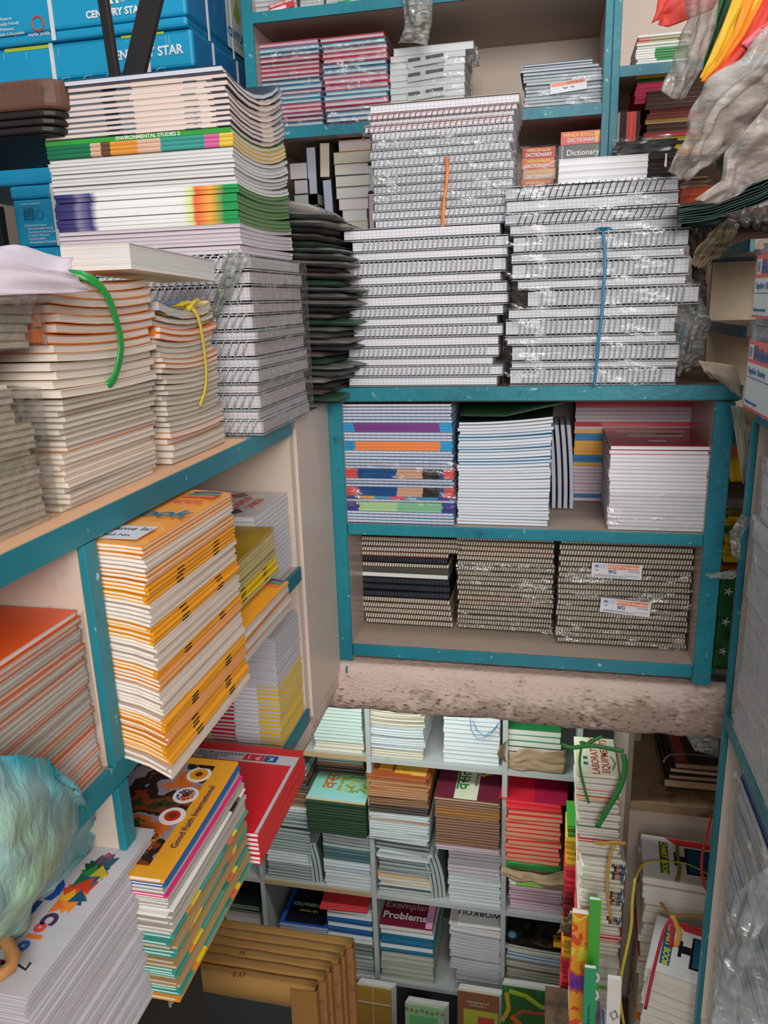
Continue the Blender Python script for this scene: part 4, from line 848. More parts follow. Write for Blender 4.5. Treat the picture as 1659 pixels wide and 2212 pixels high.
# ------------------------------------------------------------------ upper cabinet contents
def FS(noun, where, group, u0, u1, vt, Yf, D, zb, items, vb=None, cat='notebook', um=None, **k):
    vm = vb or vt; x0, x1 = fx(u0, vm, Yf), fx(u1, vm, Yf)
    return S(noun, cat, where, group, x0, x1, Yf, Yf+D, zb, fz(um or (u0+u1)/2, vt, Yf), items, **k)
hp = pages('#dfe3e6', line=.15); hpk = pages('#e6d3da', line=.15)
H = [st('hard', flat(c, .4), p, 'B', ct=.0022, look=l+'-covered') for c, p, l in (('#b8324a', hpk, 'crimson'), ('#2c7f9e', hp, 'teal-blue'), ('#2a4a7a', hp, 'navy'), ('#c4486a', hpk, 'rose'), ('#7a3a56', hpk, 'plum'), ('#3a8fb0', hp, 'sky-blue'))]
def mixs(n, seed): r = random.Random(seed); return [(H[r.randrange(6)], 1, r.uniform(.9, 1.1)) for _ in range(n)]
ys_ = 1.885
FS('hardbound notebook', 'in the first stack by the cabinet post', 'hardbound notebooks in the first stack', 563, 696, 88, ys_, .17, 3.3905, mixs(19, 3), lean=(-.004, 0), jit=.003, vb=180)
FS('hardbound notebook', 'in the second stack by the cabinet post', 'hardbound notebooks in the second stack', 698, 838, 75, ys_, .17, 3.3905, mixs(17, 5), lean=(-.002, 0), jit=.003, vb=180)
wrap('clear film round the two stacks of hardbound notebooks', fx(566, 200, ys_), fx(836, 200, ys_), ys_-.001, ys_+.16, 3.391, 3.56, FILM, faces='F', seed=90, amp=.003)
sPk_ = st('perfect', flat('#c9ced3', .3), pages('#dfe2e4', line=.12), 'B', ct=.0006)
FS('white paper pad', 'in the film-wrapped stack on the upper shelf', 'white pads on the upper shelf', 841, 1004, 98, 1.90, .14, 3.3905, [(sPk_, 3, .95), (sPk_, 4, 1), (sPk_, 4, 1), (sPk_, 1, 1.2, 'loose', .012, 0, .01)], lean=(.002, 0), jit=.002, vb=160)
wrap('clear film round the white pads on the upper shelf', fx(841, 160, 1.9), fx(1003, 160, 1.9), 1.898, 2.04, 3.391, fz(920, 120, 1.9), FILM, faces='FR', seed=93, amp=.004)
dkl = flat('#4a4c50', .5)
for i, (v, ttl) in enumerate([(130, 'top'), (162, 'middle'), (203, 'lowest')]):
    o = thing('paper_label', f"small grey printed label on the {ttl} bundle of white pads", 'label', (fx(920, v, 1.895), 1.8935, fz(920, v, 1.895)), (0, math.radians(-4), 0))
    part('label_paper', MB().box(-.042, .042, 0, .0006, -.009, .009), flat('#c6c9cb', .4), o); part('printed_bar', MB().box(-.04, -.012, -.0004, 0, .001, .008), dkl, o); part('printed_bar', MB().box(.0, .04, -.0004, 0, .001, .008), dkl, o)
sGy = st('fold', flat('#4f5e68', .4), pages('#c9d3dc', line=.18), 'B', ct=.0006)
q = FS('grey-white notebook', 'in the labelled stack by the divider', 'notebooks by the divider', 1133, 1303, 132, 1.875, .15, 3.3905, [(sGy, 9, 1), (rs(sGy, 'B'), 2, .9, None, -.004, 0, 0), (sGy, 1, .9, None, -.01, 0, 0), (rs(sGy, 'B', cover=flat('#33464f', .4)), 2, .7, 'dark-backed', -.012, 0, -.02)], jit=.003, rj=1.2, vb=180)
o = thing('paper_label', 'small orange-printed paper label on the notebooks by the divider', 'label', (fx(1228, 186, 1.87), 1.8700, fz(1228, 186, 1.87)), (0, math.radians(-4), 0))
part('label_paper', MB().box(-.038, .038, 0, .0006, -.0105, .0105), flat('#d6dade', .4), o); part('orange_panel', MB().box(-.036, .036, -.0004, 0, .003, .0098), flat('#e6896a', .4), o); text('NOTE BOOK', .006, INK, o, (.014, -.0006, .0064), (PI/2, 0, 0)); text('Pages    Size', .005, INK, o, (0, -.0006, -.002), (PI/2, 0, 0))
wrap('clear film round the labelled notebooks by the divider', fx(1133, 190, 1.875), fx(1303, 190, 1.875), 1.876, 2.0, 3.391, fz(1220, 160, 1.875), FILM, faces='F', seed=97, amp=.002)
# geometry paper packets on the top shelf
sGp = st('fold', flat('#c9ced0', .3), pages('#cfd4d6', line=.25), 'B', ct=.0006)
for i, (u0, u1) in enumerate([(550, 642), (648, 700), (702, 868), (872, 1060), (1064, 1250)]):
    FS('packed paper pad', ['in the topmost shelf row by the post', 'in the second packet of the top shelf row', 'in the geometry-paper packet on the top shelf', 'in the fourth packet of the top shelf row', 'in the last packet of the top shelf row'][i], f'pads in packet {"abcde"[i]} of the top shelf', u0, u1, -60, 1.875, .15, 3.6305, [(sGp, 9)], jit=.002, vb=10)
wrap('clear film round the paper packets on the top shelf', fx(552, 10, 1.875), fx(1060, 10, 1.875), 1.876, 1.98, 3.631, 3.70, FILM, faces='F', seed=101, amp=.004)
def plabel(u, v, Y, w, h, base, ttl, label, big=None, tilt=-4, tc=None):
    o = thing('paper_label', label, 'label', (fx(u, v, Y), Y, fz(u, v, Y)), (0, math.radians(tilt), 0))
    part('label_paper', MB().box(-w/2, w/2, 0, .0006, -h/2, h/2), base, o); part('label_field', MB().box(-w/2+.003, w/2-.02, -.0003, 0, -h/2+.002, -.001), flat('#cfe4d4' if base is grn else '#e6d9d9', .5), o)
    text(ttl, .0065, WHITE, o, (0, -.0006, h/4), (PI/2, 0, 0), bold=.0002)
    if big: text(big, .018, WHITE, o, (w/2-.010, -.0006, 0), (PI/2, 0, 0), bold=.0006)
    return o
grn = flat('#1e9a50', .4, key='grnlabel')
plabel(766, 10, 1.868, .078, .024, grn, 'GEOMETRY PAPER', 'green and white geometry paper label on the top shelf packets', 'G')
plabel(608, 12, 1.868, .060, .018, flat('#c8383c', .4), 'GEOMETRY PAPER', 'red and white paper label on the first top shelf packet', None, -10)
ribbon('elastic_band', 'black band round the packets on the top shelf', 'band', [(fx(641, -10, 1.868), 1.868, 3.69), (fx(643, 12, 1.866), 1.864, 3.655), (fx(650, 28, 1.868), 1.868, 3.632)], .004, INK, nrm=(0, 1, 0))
drape('hanging_film', 'strip of clear film hanging from the top shelf edge', 'plastic film', [[(fx(866, 5, 1.83), 1.835, 3.66), (fx(905, 5, 1.83), 1.825, 3.66), (fx(938, 5, 1.83), 1.835, 3.66)], [(fx(872, 50, 1.83), 1.83, fz(900, 50, 1.83)), (fx(900, 50, 1.83), 1.81, fz(900, 50, 1.83)), (fx(932, 40, 1.83), 1.83, fz(900, 45, 1.83))], [(fx(858, 92, 1.83), 1.835, fz(860, 92, 1.83)), (fx(895, 96, 1.83), 1.82, fz(895, 95, 1.83)), (fx(922, 98, 1.83), 1.835, fz(920, 98, 1.83))]], plastic('crushed_film', ''), 18, 18, .005, 2, 4)
wm = flat('#8b7866', .6)
drape('crumpled_film', 'crumpled film tuck beside the white pads', 'plastic film', [[(fx(1006, 90, 1.93), 1.93, fz(1010, 92, 1.93)), (fx(1030, 95, 1.93), 1.95, fz(1030, 95, 1.93))], [(fx(1008, 118, 1.93), 1.92, fz(1010, 118, 1.93)), (fx(1034, 122, 1.93), 1.95, fz(1030, 125, 1.93))], [(fx(1006, 135, 1.93), 1.93, fz(1010, 135, 1.93)), (fx(1022, 140, 1.93), 1.95, fz(1022, 140, 1.93))]], plastic('crushed_film', ''), 10, 10, .005, 2, 9)
# thick books on the lower shelf of the first bay
def one(noun, label, cat, u0, u1, vt, vb, Y, D, s, group=None, z0=None):
    x0, x1 = fx(u0, vb, Y), fx(u1, vb, Y); zb_, zt_ = (z0 or fz((u0+u1)/2, vb, Y)), fz((u0+u1)/2, vt, Y)
    ms = book_meshes(s, x1-x0, D, zt_-zb_-.0004, None, False)
    o = thing(noun, label, cat, ((x0+x1)/2, Y+D/2, zb_+.0002), None, group)
    for k, me in ms.items(): link(k, me, o)
    return o
tk = lambda c, p, l=.12: st('perfect', flat(c, .4), pages(p, line=l), 'B', ct=.001)
YB = 1.89
rows = [(730, 797, 501, 478, '#d8cfc0', '#c9c2b4'), (740, 794, 477, 453, '#c9c4c0', '#d0cdc9'), (731, 797, 452, 428, '#b9a0a0', '#d3cac6'), (727, 797, 427, 402, '#7d8c5c', '#cfc9c6'), (725, 800, 401, 376, '#3a3a40', '#cfc9c0'), (721, 794, 375, 346, '#2c4f4c', '#cdc5bd'), (720, 800, 345, 327, '#b9a23c', '#c9c4b3'), (730, 801, 326, 301, '#b0503c', '#c8b7b3')]
zc_ = 3.1625
for i, (u0, u1, vb, vt, c, p) in enumerate(rows):
    x0, x1 = fx(u0, vb, YB), fx(u1, vb, YB); t = fz(760, vt, YB)-zc_ if i == 0 else fz(760, vt, YB)-fz(760, vb+1, YB)
    if i: t = (fz(760, 301, YB)-3.1625)/8
    else: t = (fz(760, 301, YB)-3.1625)/8
    ms = book_meshes(tk(c, p), x1-x0, .14, t-.0005, None, False)
    o = thing('thick_paperback', f"thick paperback, {ordn(i, 8)} in the pile behind the dark packets", 'book', ((x0+x1)/2, YB+.07, zc_+.0002), (0, 0, math.radians(R_.uniform(-2, 2))), 'thick paperbacks behind the dark packets')
    for k, me in ms.items(): link(k, me, o)
    zc_ += t
rows = [(632, 690, '#b9b2a0', '#d0cabf', 3.1625, .034), (640, 686, '#3a3733', '#9ea29c', 3.197, .03), (632, 686, '#3a3733', '#a9ada6', 3.228, .026), (634, 668, '#33312f', '#b9b4b4', 3.2545, .032), (626, 665, '#33312f', '#c3b9ba', 3.287, .037)]
for i, (u0, u1, c, p, z, t) in enumerate(rows):
    x0, x1 = fx(u0, 380, YB), fx(u1, 380, YB); ms = book_meshes(tk(c, p), x1-x0, .14, t-.0006, None, False)
    o = thing('thick_paperback', f"thick film-wrapped book, {ordn(i, 5)} of the pile at the cabinet post", 'book', ((x0+x1)/2, YB+.07, z), None, 'thick books at the cabinet post')
    for k, me in ms.items(): link(k, me, o)
for lab, u0, u1, vt, z, c, p, tilt in (('upright grey-edged book beside the film-wrapped thick pile', 674, 696, 314, 3.2, '#2b2a30', '#a9adb9', 0), ('leaning tan-edged upright book beside the thick paperbacks', 703, 726, 306, 3.285, '#3a3330', '#c5b7a4', .04), ('lower upright blue-grey-edged book beside the thick paperbacks', 707, 728, 385, 3.1625, '#2b2633', '#a3aab9', -.03)):
    x = fx(u0, 380, YB+.0); t = fx(u1, 380, YB)-x; H_ = fz(u0, vt, YB)-z
    standing('upright_book', lab, x, YB, .14, H_-.004, t-.001, st('perfect', flat(c, .4), pages(p, line=.1), 'B', ct=.0015), z+.001, cat='book', tilt=tilt)
thing('book_support', 'pile of flat grey books under the two upright books', 'book', (fx(688, 400, YB)+.015, YB+.07, 3.163), data=MB().extr(rp(-.06, .06, 0, .035, 1), .028, 1).mesh('book', pages('#8e8a86', line=.4)))
thing('book_support', 'flat brown book under the leaning tan-edged book', 'book', (fx(716, 400, YB), YB+.1, 3.27), data=MB().extr(rp(-.03, .03, 0, .012, 1), .034, 1).mesh('book', pages('#6e5f52', line=.4)))
for i in range(2):
    standing('upright_book', ['narrow maroon-framed upright book beside the orange-strapped stack', 'pale upright book above the maroon-framed one'][i], fx(801, 430, YB)+.0005, YB, .12, .085 if i == 0 else .06, .0145, st('hard', flat(['#7a2f3c', '#d0ccc6'][i], .4), pages('#c9c4c0', line=.1), 'B', ct=.0015), 3.163+.0865*i, cat='book')
# dictionaries
red2 = flat('#c5302a', .4, key='dictred'); ora2 = flat('#e0703c', .4, key='dictora'); blk = flat('#16171b', .35, key='dictblk'); ylw = flat('#f0cf3a', .4, key='dictyel')
sD = st('perfect', red2, pages('#e4dccf', line=.15), 'F', ct=.0016); YD = 1.875
bx0, bx1 = fx(1128, 370, YD), fx(1198, 370, YD); n = 7; zt = fz(1160, 318, YD); dz = (zt-3.1625)/n
for i in range(n):
    s = st('perfect', [ora2, flat('#d9a08c', .4), ora2][i % 3] if i < n-1 else red2, pages('#e4dccf'), 'F', ct=.0014); ms = book_meshes(s, bx1-bx0, .12, dz-.0006, None, False)
    o = thing('dictionary', f"red and orange paperback dictionary, {ordn(i, n)} in the first dictionary pile", 'book', ((bx0+bx1)/2+R_.uniform(-.002, .002), YD+.06, 3.1627+dz*i), None, 'orange paperback dictionaries')
    for k, me in ms.items(): link(k, me, o)
    text('HINDI ENGLISH', .0075, ylw, o, (0, -.0607, dz*.7), (PI/2, 0, 0), bold=.0002); text('DICTIONARY', .0095, WHITE, o, (0, -.0607, dz*.28), (PI/2, 0, 0), bold=.0003)
wrap('clear film round the orange dictionaries', bx0, bx1, YD-.001, YD+.11, 3.163, zt, FILM, faces='F', seed=103, amp=.002)
cx0_, cx1_ = fx(1207, 310, YD-.02), fx(1303, 310, YD-.02); z = 3.1627; w_ = cx1_-cx0_
spec = [('#23242a', 'black', None, None, .04), ('#8f2a30', 'maroon', None, None, .034), ('#1b1c22', 'black', 'ENGLISH-HINDI\nDictionary', '#6c4a9c', .033), ('#121317', 'black', 'Dictionary', '#2f7a3a', .031), ('#c9342a', 'red and yellow', 'HINDI ENGLISH\nDICTIONARY', '#e8a42c', .024)]
tot = sum(s[4] for s in spec); sc_ = (fz(1255, 282, YD-.02)-3.1627)/tot
for i, (c, l, tx, ac, t) in enumerate(spec):
    t *= sc_; s = st('perfect', flat(c, .35), pages('#e2dccf', line=.2), 'F', ct=.002); ms = book_meshes(s, w_*(1 if i != 4 else .9), .11, t-.0006, None, False)
    o = thing('dictionary', f"{l} dictionary, {ordn(i, 5)} in the second dictionary pile", 'book', ((cx0_+cx1_)/2, YD-.02+.055, z), (0, 0, math.radians([1, -1, 0, .5, -.5][i])), 'dictionaries in the second pile')
    for k, me in ms.items(): link(k, me, o)
    if tx:
        text(tx.split('\n')[0], .0115 if '\n' in tx else .016, ylw if i == 4 else WHITE, o, (.004, -.0557, t*(.7 if '\n' in tx else .5)), (PI/2, 0, 0), bold=.0001)
        if '\n' in tx: text(tx.split('\n')[1], .0105, WHITE, o, (.004, -.0557, t*.3), (PI/2, 0, 0), bold=.0001)
        part('spine_band', MB().box(w_*.32, w_*.4, -.0556, -.0551, .001, t-.003), flat(ac, .4), o)
        if i in (2, 3): text('Oxford Mini', .006, WHITE, o, (-w_*.42, -.0557, t*.5), (0, -PI/2, PI/2) if False else (PI/2, -PI/2, 0))
    z += t
# second bay: piles by the hanging film
g2 = st('fold', flat('#dfe5dc', .4), PGW, 'F', ct=.0015, look='white'); g2g = st('fold', stripe('green_white_spine', .14, [(0, '#e6e8e4'), (.4, '#2f8f46'), (1, '#2f8f46')]), PGW, 'F', ct=.0018, look='green and white'); g2r = rs(g2, 'F', cover=stripe('pink_brown_spine', .14, [(0, '#d98a80'), (.3, '#b9b08c'), (.7, '#6f6a50')]), look='pink-edged')
FS('colouring pad', 'in the pile above the pink sheets', 'pads in the second bay', 1377, 1490, 72, 1.87, .16, 3.4555, [(g2, 2), (g2g, 5), (g2, 2), (g2r, 2), (g2, 1)], jit=.003, vb=100)
def F_(c, l): return st('pad', flat(c, .45), pages(c, line=.3), 'F', ct=.0008, look=l)
FS('file folder', 'in the bright pile under the colouring pads', 'bright folders in the second bay', 1374, 1460, 150, 1.885, .15, 3.2755+.115, [(F_('#d8325c', 'pink'), 3), (F_('#d8325c', 'pink'), 2), (F_('#2f5a2f', 'green'), 1), (F_('#ecc22e', 'yellow'), 2)], jit=.003, vb=170, cat='folder')
FS('file folder', 'in the dark pile of the second bay', 'dark folders in the second bay', 1398, 1520, 192, 1.875, .15, 3.2755, [(F_('#e07a4a', 'orange'), 2), (F_('#d9c23c', 'yellow'), 1), (F_('#2a2622', 'black'), 1), (F_('#d9c23c', 'yellow'), 1), (F_('#c23a4a', 'red'), 1), (F_('#4a2a22', 'brown'), 2), (F_('#c9a15c', 'tan'), 1), (F_('#7a2a24', 'maroon'), 2), (F_('#4a2a22', 'brown'), 4)], jit=.004, rj=2, vb=240, cat='folder')
for i, (c, l) in enumerate([('#b9b4a8', 'pale'), ('#3a2a24', 'brown'), ('#2a201c', 'dark'), ('#d8504a', 'red'), ('#e0604f', 'bright red'), ('#d8504a', 'second red'), ('#3a2320', 'last dark')]):
    x = fx(1336+7.2*i, 250, 1.865); standing('file_folder', f"{l} upright folder in the row beside the divider post", x, 1.866, .16, .098, .0072, st('pad', flat(c, .5), pages(c, line=.2), 'F', ct=.0008), 3.2757, cat='folder', group='upright folders by the divider')
sBk = F_('#1f1c1a', 'black'); sBr = F_('#3b2b22', 'dark brown')
FS('file folder', 'in the black pile below the upright folders', 'black folders in the second bay', 1330, 1462, 302, 1.80, .2, 3.1625, [(sBr, 5), (sBk, 4), (sBr, 3), (sBk, 3)], jit=.005, rj=1.2, vb=330, cat='folder')
drape('film_cover', 'dusty clear film over the black folder pile', 'plastic film', [[(fx(1322, 300, 1.79), 1.79, fz(1322, 297, 1.79)), (fx(1455, 290, 1.79), 1.79, fz(1455, 290, 1.79))], [(fx(1318, 335, 1.785), 1.785, fz(1318, 335, 1.785)), (fx(1450, 325, 1.785), 1.785, fz(1450, 325, 1.785))]], FILM, 16, 8, .004, 2, 3)
thing('folder_rest', 'plain board lying under the black folders', 'board', (.30, 1.80, 3.14), data=MB().box(-.17, .2, -.01, .04, 0, .0215).mesh('board', WOODT))
# ------------------------------------------------------------------ blue copier-paper cartons
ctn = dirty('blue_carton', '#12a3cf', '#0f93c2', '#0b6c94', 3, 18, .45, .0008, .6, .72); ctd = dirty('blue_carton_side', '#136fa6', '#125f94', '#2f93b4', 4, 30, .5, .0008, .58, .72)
scuff = flat('#7cc3d6', .6, .1, key='scuff'); wstr = flat('#e2e4e6', .35, key='wstrap'); pyel = flat('#c3d234', .5, key='lime')
def carton(label, x1, y0, z0, h, w=.62, d=.34, straps=(), group='copier paper cartons', lid=.07):
    o = thing('paper_carton', label, 'box', (x1, y0, z0), None, group)
    bevel(part('box_body', MB().box(-w, 0, 0, d, .0005, h-lid), ctn, o), .006, 2); bevel(part('lid', MB().box(-w-.002, .002, -.002, d+.002, h-lid+.0005, h-.0005), ctn, o), .006, 2)
    part('side_panel', MB().box(.0022, .0030, .006, d-.006, h-lid+.004, h-.006).box(.0003, .0010, .006, d-.006, .006, h-lid-.004), ctd, o)
    part('tape', MB().box(-w*.62, -w*.62+.12, -.0032, -.0022, h-.008, h-.0015).box(-.16, -.06, -.0032, -.0022, h-.006, h-.0015), pyel, o)
    for s in straps: part('strap', MB().box(s, s+.0095, -.0045, -.0028, .0, h), wstr, o)
    for s in (.10, .24): part('strap', MB().box(.0032, .0048, s, s+.008, .0, h), wstr, o)
    sc = MB(); r = random.Random(label)
    for k in range(14):
        x = -w*.8+r.random()*w*.75; sc.box(x, x+.0015, -.0027, -.0021, h-.012-r.random()*.02, h-.010)
    q = part('scuff', sc, scuff, o); q['kind'] = 'stuff'
    return o
CY = 1.71; CX = -.764; ch = .1445
def ctxt(o, s, size, x, z, al='LEFT', m=None, **k): return text(s, size, m or WHITE, o, (x, -.0034, z), (PI/2, 0, 0), al, **k)
def arrows(o, xs, z, s=.012):
    for x in xs:
        part('printed_arrow', MB().tube([(x, -.0032, z), (x-.35*s, -.0032, z+.8*s), (x+.2*s, -.0032, z+1.5*s), (x+1.1*s, -.0032, z+1.6*s), (x+.9*s, -.0032, z+1.0*s), (x+.3*s, -.0032, z+.8*s), (x+.5*s, -.0032, z+.2*s), (x, -.0032, z)], .0006, 4), WHITE, o)
for i, z in enumerate((2.85, 2.995)):
    pass
thing('carton_plinth', 'dark wooden stand under the blue cartons', 'stand', (-1.15, 1.88, 2.19), data=MB().box(-.45, .28, -.18, .18, 0, .66).mesh('stand', flat('#2a211b', .7)))
c1 = carton('blue paper carton at the very bottom behind the paper sheet', -.905, CY, 2.852, .142, .325, .34, (-.225,))
c2 = carton('blue paper carton printed Product Copier Paper, second from the bottom', -.905, CY, 2.995, .154, .325, .34, (-.228,))
arrows(c2, (-.258,), .050, .020); ctxt(c2, 'Product:', .013, -.268, .036); ctxt(c2, 'Copier Paper', .013, -.275, .022)
c3 = carton('blue paper carton with hallmark emblems and small print below the dark chest', -.905, CY, 3.150, .136, .345, .34, (-.238,), lid=.03)
for k, s in enumerate(['Outstanding Features', '- Environmentally Friendly', '- Consistent & Assured Quality', '- Excellent Whiteness', '- Easy Runnability', '- Biodegradable & Recyclable']):
    ctxt(c3, s, .0066, -.318+(.004 if k else 0), .048-.0075*k)
ctxt(c3, 'An ISO Certified mill', .006, -.322, .095); ctxt(c3, 'IS 14490', .007, -.315, .084, m=INK)
fr = MB(); 
for a, b, c, d in ((-.316, -.292, .061, .0625), (-.316, -.292, .079, .0805), (-.316, -.3145, .061, .0805), (-.2935, -.292, .061, .0805)): fr.box(a, b, -.0032, -.0021, c, d)
part('printed_frame', fr, navy, c3); ctxt(c3, 'ISI', .015, -.304, .071, 'CENTER', navy); part('printed_ring', MB().tube([(-.276+.010*math.cos(a*PI/6), -.0026, .071+.010*math.sin(a*PI/6)) for a in range(12)], .0006, 4, closed=True), navy, c3)
c4 = carton('wide blue carton lettered CENTURY STAR, second from the top', CX, CY, 3.287, .2825-.001, .72, .34, (-.335, -.107), lid=.072)
ctxt(c4, 'CENTURY STAR', .025, -.198, .243, 'LEFT', bold=.0007); arrows(c4, (-.315, -.26, -.205, -.085), .182, .019)
c5 = carton('topmost wide blue carton lettered A4 CENTURY STAR', CX-.002, CY-.012, 3.569, .24, .72, .36, (-.315, -.10), lid=.22)
ctxt(c5, 'CENTURY STAR', .019, -.228, .040, 'LEFT', bold=.0007); ctxt(c5, 'A4', .034, -.186, .068, 'LEFT', bold=.002); ctxt(c5, '75g/m2', .010, -.150, .062, 'LEFT'); ctxt(c5, '500', .055, -.5, .14, 'LEFT', bold=.001)
ctxt(c5, 'IS 14490', .009, -.455, .092, m=navy); ctxt(c5, 'ISI', .02, -.445, .10, 'CENTER', navy)
for k, s in enumerate(['Outstanding Features', '- Environmentally Friendly', '- Excellent Whiteness', '- Biodegradable & Recyclable']): ctxt(c5, s, .0085, -.48, .052-.010*k)
part('printed_seal', MB().tube([(-.345+.014*math.cos(a*PI/8), -.0026, .036+.014*math.sin(a*PI/8)) for a in range(16)], .0022, 5, closed=True), flat('#c9564a', .5), c5); ctxt(c5, 'PAPER SAVER', .009, -.345, .015, 'CENTER')
bc_ = MB()
for k in range(14): bc_.box(-.088+k*.0022, -.0868+k*.0022, -.0032, -.0021, .085, .13)
q = part('barcode', bc_, INK, c5); q['kind'] = 'stuff'
pn = part('printed_panel', MB().box(.0033, .0040, .215, .335, .02, .16), flat('#d5dcda', .4), c5)
text('CENTURY', .026, flat('#1b6d9c', .4), c5, (.0046, .275, .055), (PI/2, 0, PI/2), bold=.0008); text('PULP & PAPER', .011, flat('#7aa0b0', .4), c5, (.0046, .275, .038), (PI/2, 0, PI/2))
dm = MB(); dm.v = [(.0042, .255, .10), (.0042, .28, .085), (.0042, .30, .10), (.0042, .28, .14), (.0046, .255, .10), (.0046, .28, .085), (.0046, .30, .10), (.0046, .28, .14)]; dm.f = [(0, 1, 2, 3), (7, 6, 5, 4), (0, 4, 5, 1), (1, 5, 6, 2), (2, 6, 7, 3), (3, 7, 4, 0)]; dm.m = [0]*6
part('printed_diamond', dm, flat('#8fbf2f', .4), c5); text('A4', .05, WHITE, c5, (.0036, .05, .13), (PI/2, 0, PI/2), bold=.002); text('75g/m2', .02, WHITE, c5, (.0036, .11, .115), (PI/2, 0, PI/2))
thing('unlit_wall_panel', 'added black panel standing in for unlit wall at the end of the carton pile', 'board', (-1.262, 1.674, 2.19), data=MB().box(-.5, 0, 0, .02, 0, 1.05).mesh('unlit_wall_panel', flat('#15110f', .7)))  # added panel: its black stands in for the unlit wall beside the cartons
# dark chest corner and bars
tb = thing('storage_chest', 'rusty brown round-cornered chest lid over black ribbed sides', 'trunk', (-.722, 1.12, 3.262))
def rrect(x0, x1, y0, y1, r, z0, z1):
    pts = [(x0, y0), (x1-r, y0)]+[(x1-r+r*math.sin(a*PI/12), y0+r-r*math.cos(a*PI/12)) for a in range(1, 6)]+[(x1, y0+r), (x1, y1), (x0, y1)]
    mb = MB(); n = len(pts); mb.v = [(x, y, z) for z in (z0, z1) for x, y in pts]; mb.f = [list(range(n))[::-1], list(range(n, 2*n))]+[[i, (i+1) % n, n+(i+1) % n, n+i] for i in range(n)]; mb.m = [0]*(n+2); return mb
bevel(part('lid', rrect(-.45, .004, 0, .25, .03, .0285, .070), dirty('rusty_brown', '#6b4a3c', '#573a30', '#2a201c', 8, 40, .55, .001), tb), .008, 3)
for k in range(3): bevel(part('rib', rrect(-.45, .0-.003*k, 0, .25, .03, .0285-.0105*(k+1), .0285-.0105*k-.0015), flat('#1c1714', .5), tb), .002, 1)
part('lower_body', rrect(-.45, -.012, .01, .25, .03, -.005, -.0035), flat('#0b0a09', .6), tb)
part('bracket', MB().box(-.44, -.40, .03, .22, -.46, -.0055), flat('#120f0d', .6), tb)
black_bar = flat('#1d1917', .5, .2)
for lab, (u0, v0), (u1, v1), w in (('narrow black metal bar rising behind the textbook stack', (219, -30), (250, 172), .0085), ('broad black metal bar leaning behind the textbook stack', (335, -30), (288, 172), .019)):
    yb_ = 1.42; a = Vector((fx(u0, v0, yb_), yb_, fz(u0, v0, yb_))); b = Vector((fx(u1, v1, yb_), yb_, fz(u1, v1, yb_))); b = a+(b-a)*1.0
    lo_ = a+(b-a)*((a.z-2.802)/(a.z-b.z)) ; d = (a-lo_); mb = MB().box(-w, w, -.008, .008, 0, d.length)
    o = thing('metal_bar', lab, 'bar', lo_, None, None, mb.mesh('metal_bar', black_bar)); o.rotation_euler = d.to_track_quat('Z', 'Y').to_euler(); bevel(o, .002, 1)
    q = Vector((1, 0, 0)); o.rotation_euler = (0, math.atan2(d.x, d.z), 0)
# ------------------------------------------------------------------ hanging film sleeves and coloured sheets, upper aisle end
def dr(name, label, cat, rows, Y, m, **k):
    """rows of (u, v[, dY]) measured on a plane at distance Y"""
    return drape(name, label, cat, [[(lambda p, yy: (p.x, p.y, p.z))(P(q[0], q[1], 'y', Y+(q[2] if len(q) > 2 else 0)), 0) for q in r] for r in rows], m, **k)
milk = plastic('milky_sleeve', '#dcd9d5', .12, .3, .34, 12, '#cbc3bd', .7); milk2 = plastic('milky_sleeve_pale', '#e2dfdb', .1, .3, .45, 10, '#d6cec8', .72)
yS = 1.45
dr('hanging_sheet', 'red card sheets hanging over the second bay', 'paper', [[(1425, -20), (1470, -20), (1545, -20)], [(1417, 25), (1460, 15), (1510, 10)], [(1409, 50), (1440, 35), (1475, 40)]], 1.52, flat('#d8341f', .5), nu=14, nv=10, amp=.003, freq=1)
dr('hanging_sheet', 'second red card sheet with a point hanging behind the sleeve', 'paper', [[(1455, -20), (1500, -20), (1560, -20)], [(1428, 30), (1460, 25), (1540, 20)], [(1421, 55), (1445, 58), (1515, 32)]], 1.50, flat('#c92a17', .5), nu=14, nv=10, amp=.003, freq=1, seed=2)
dr('plastic_sleeve', 'narrow milky plastic sleeve hanging before the second bay', 'plastic film', [[(1490, -20), (1520, -20, -.02), (1556, -20)], [(1478, 60), (1510, 60, -.03), (1545, 60)], [(1452, 140), (1485, 140, -.02), (1515, 150)], [(1430, 198), (1450, 212, -.01), (1475, 218)]], yS, milk, nu=24, nv=30, amp=.007, freq=2)
cols = [('#123f1c', 'dark green', [[(1575, -20), (1600, -20)], [(1540, 80), (1562, 80)], [(1524, 140), (1535, 140)]], 1.47), ('#1d5a2a', 'green', [[(1560, -20), (1580, -20)], [(1530, 90), (1545, 90)], [(1519, 150), (1530, 150)]], 1.48),
        ('#e9b82a', 'yellow', [[(1590, -20), (1655, -20)], [(1560, 60), (1600, 70)], [(1530, 130), (1552, 140)], [(1512, 170), (1522, 172)]], 1.43), ('#f0921e', 'amber', [[(1615, -20), (1665, -20)], [(1585, 70), (1610, 80)], [(1545, 140), (1560, 145)], [(1514, 176), (1524, 178)]], 1.425),
        ('#d8361f', 'red', [[(1660, -20), (1720, -20)], [(1612, 70), (1655, 75)], [(1560, 140), (1580, 150)], [(1520, 178), (1530, 178)]], 1.415), ('#e8788c', 'pink', [[(1700, 20), (1740, 30)], [(1640, 60), (1670, 80)], [(1600, 95), (1620, 110)]], 1.41)]
for c, l, r, Y in cols: dr('coloured_sheet', f"hanging {l} craft paper sheet in the roll of colours", 'paper', r, Y, flat(c, .55, .08), nu=16, nv=16, amp=.004, freq=1.5, seed=len(l), group='hanging coloured craft sheets')
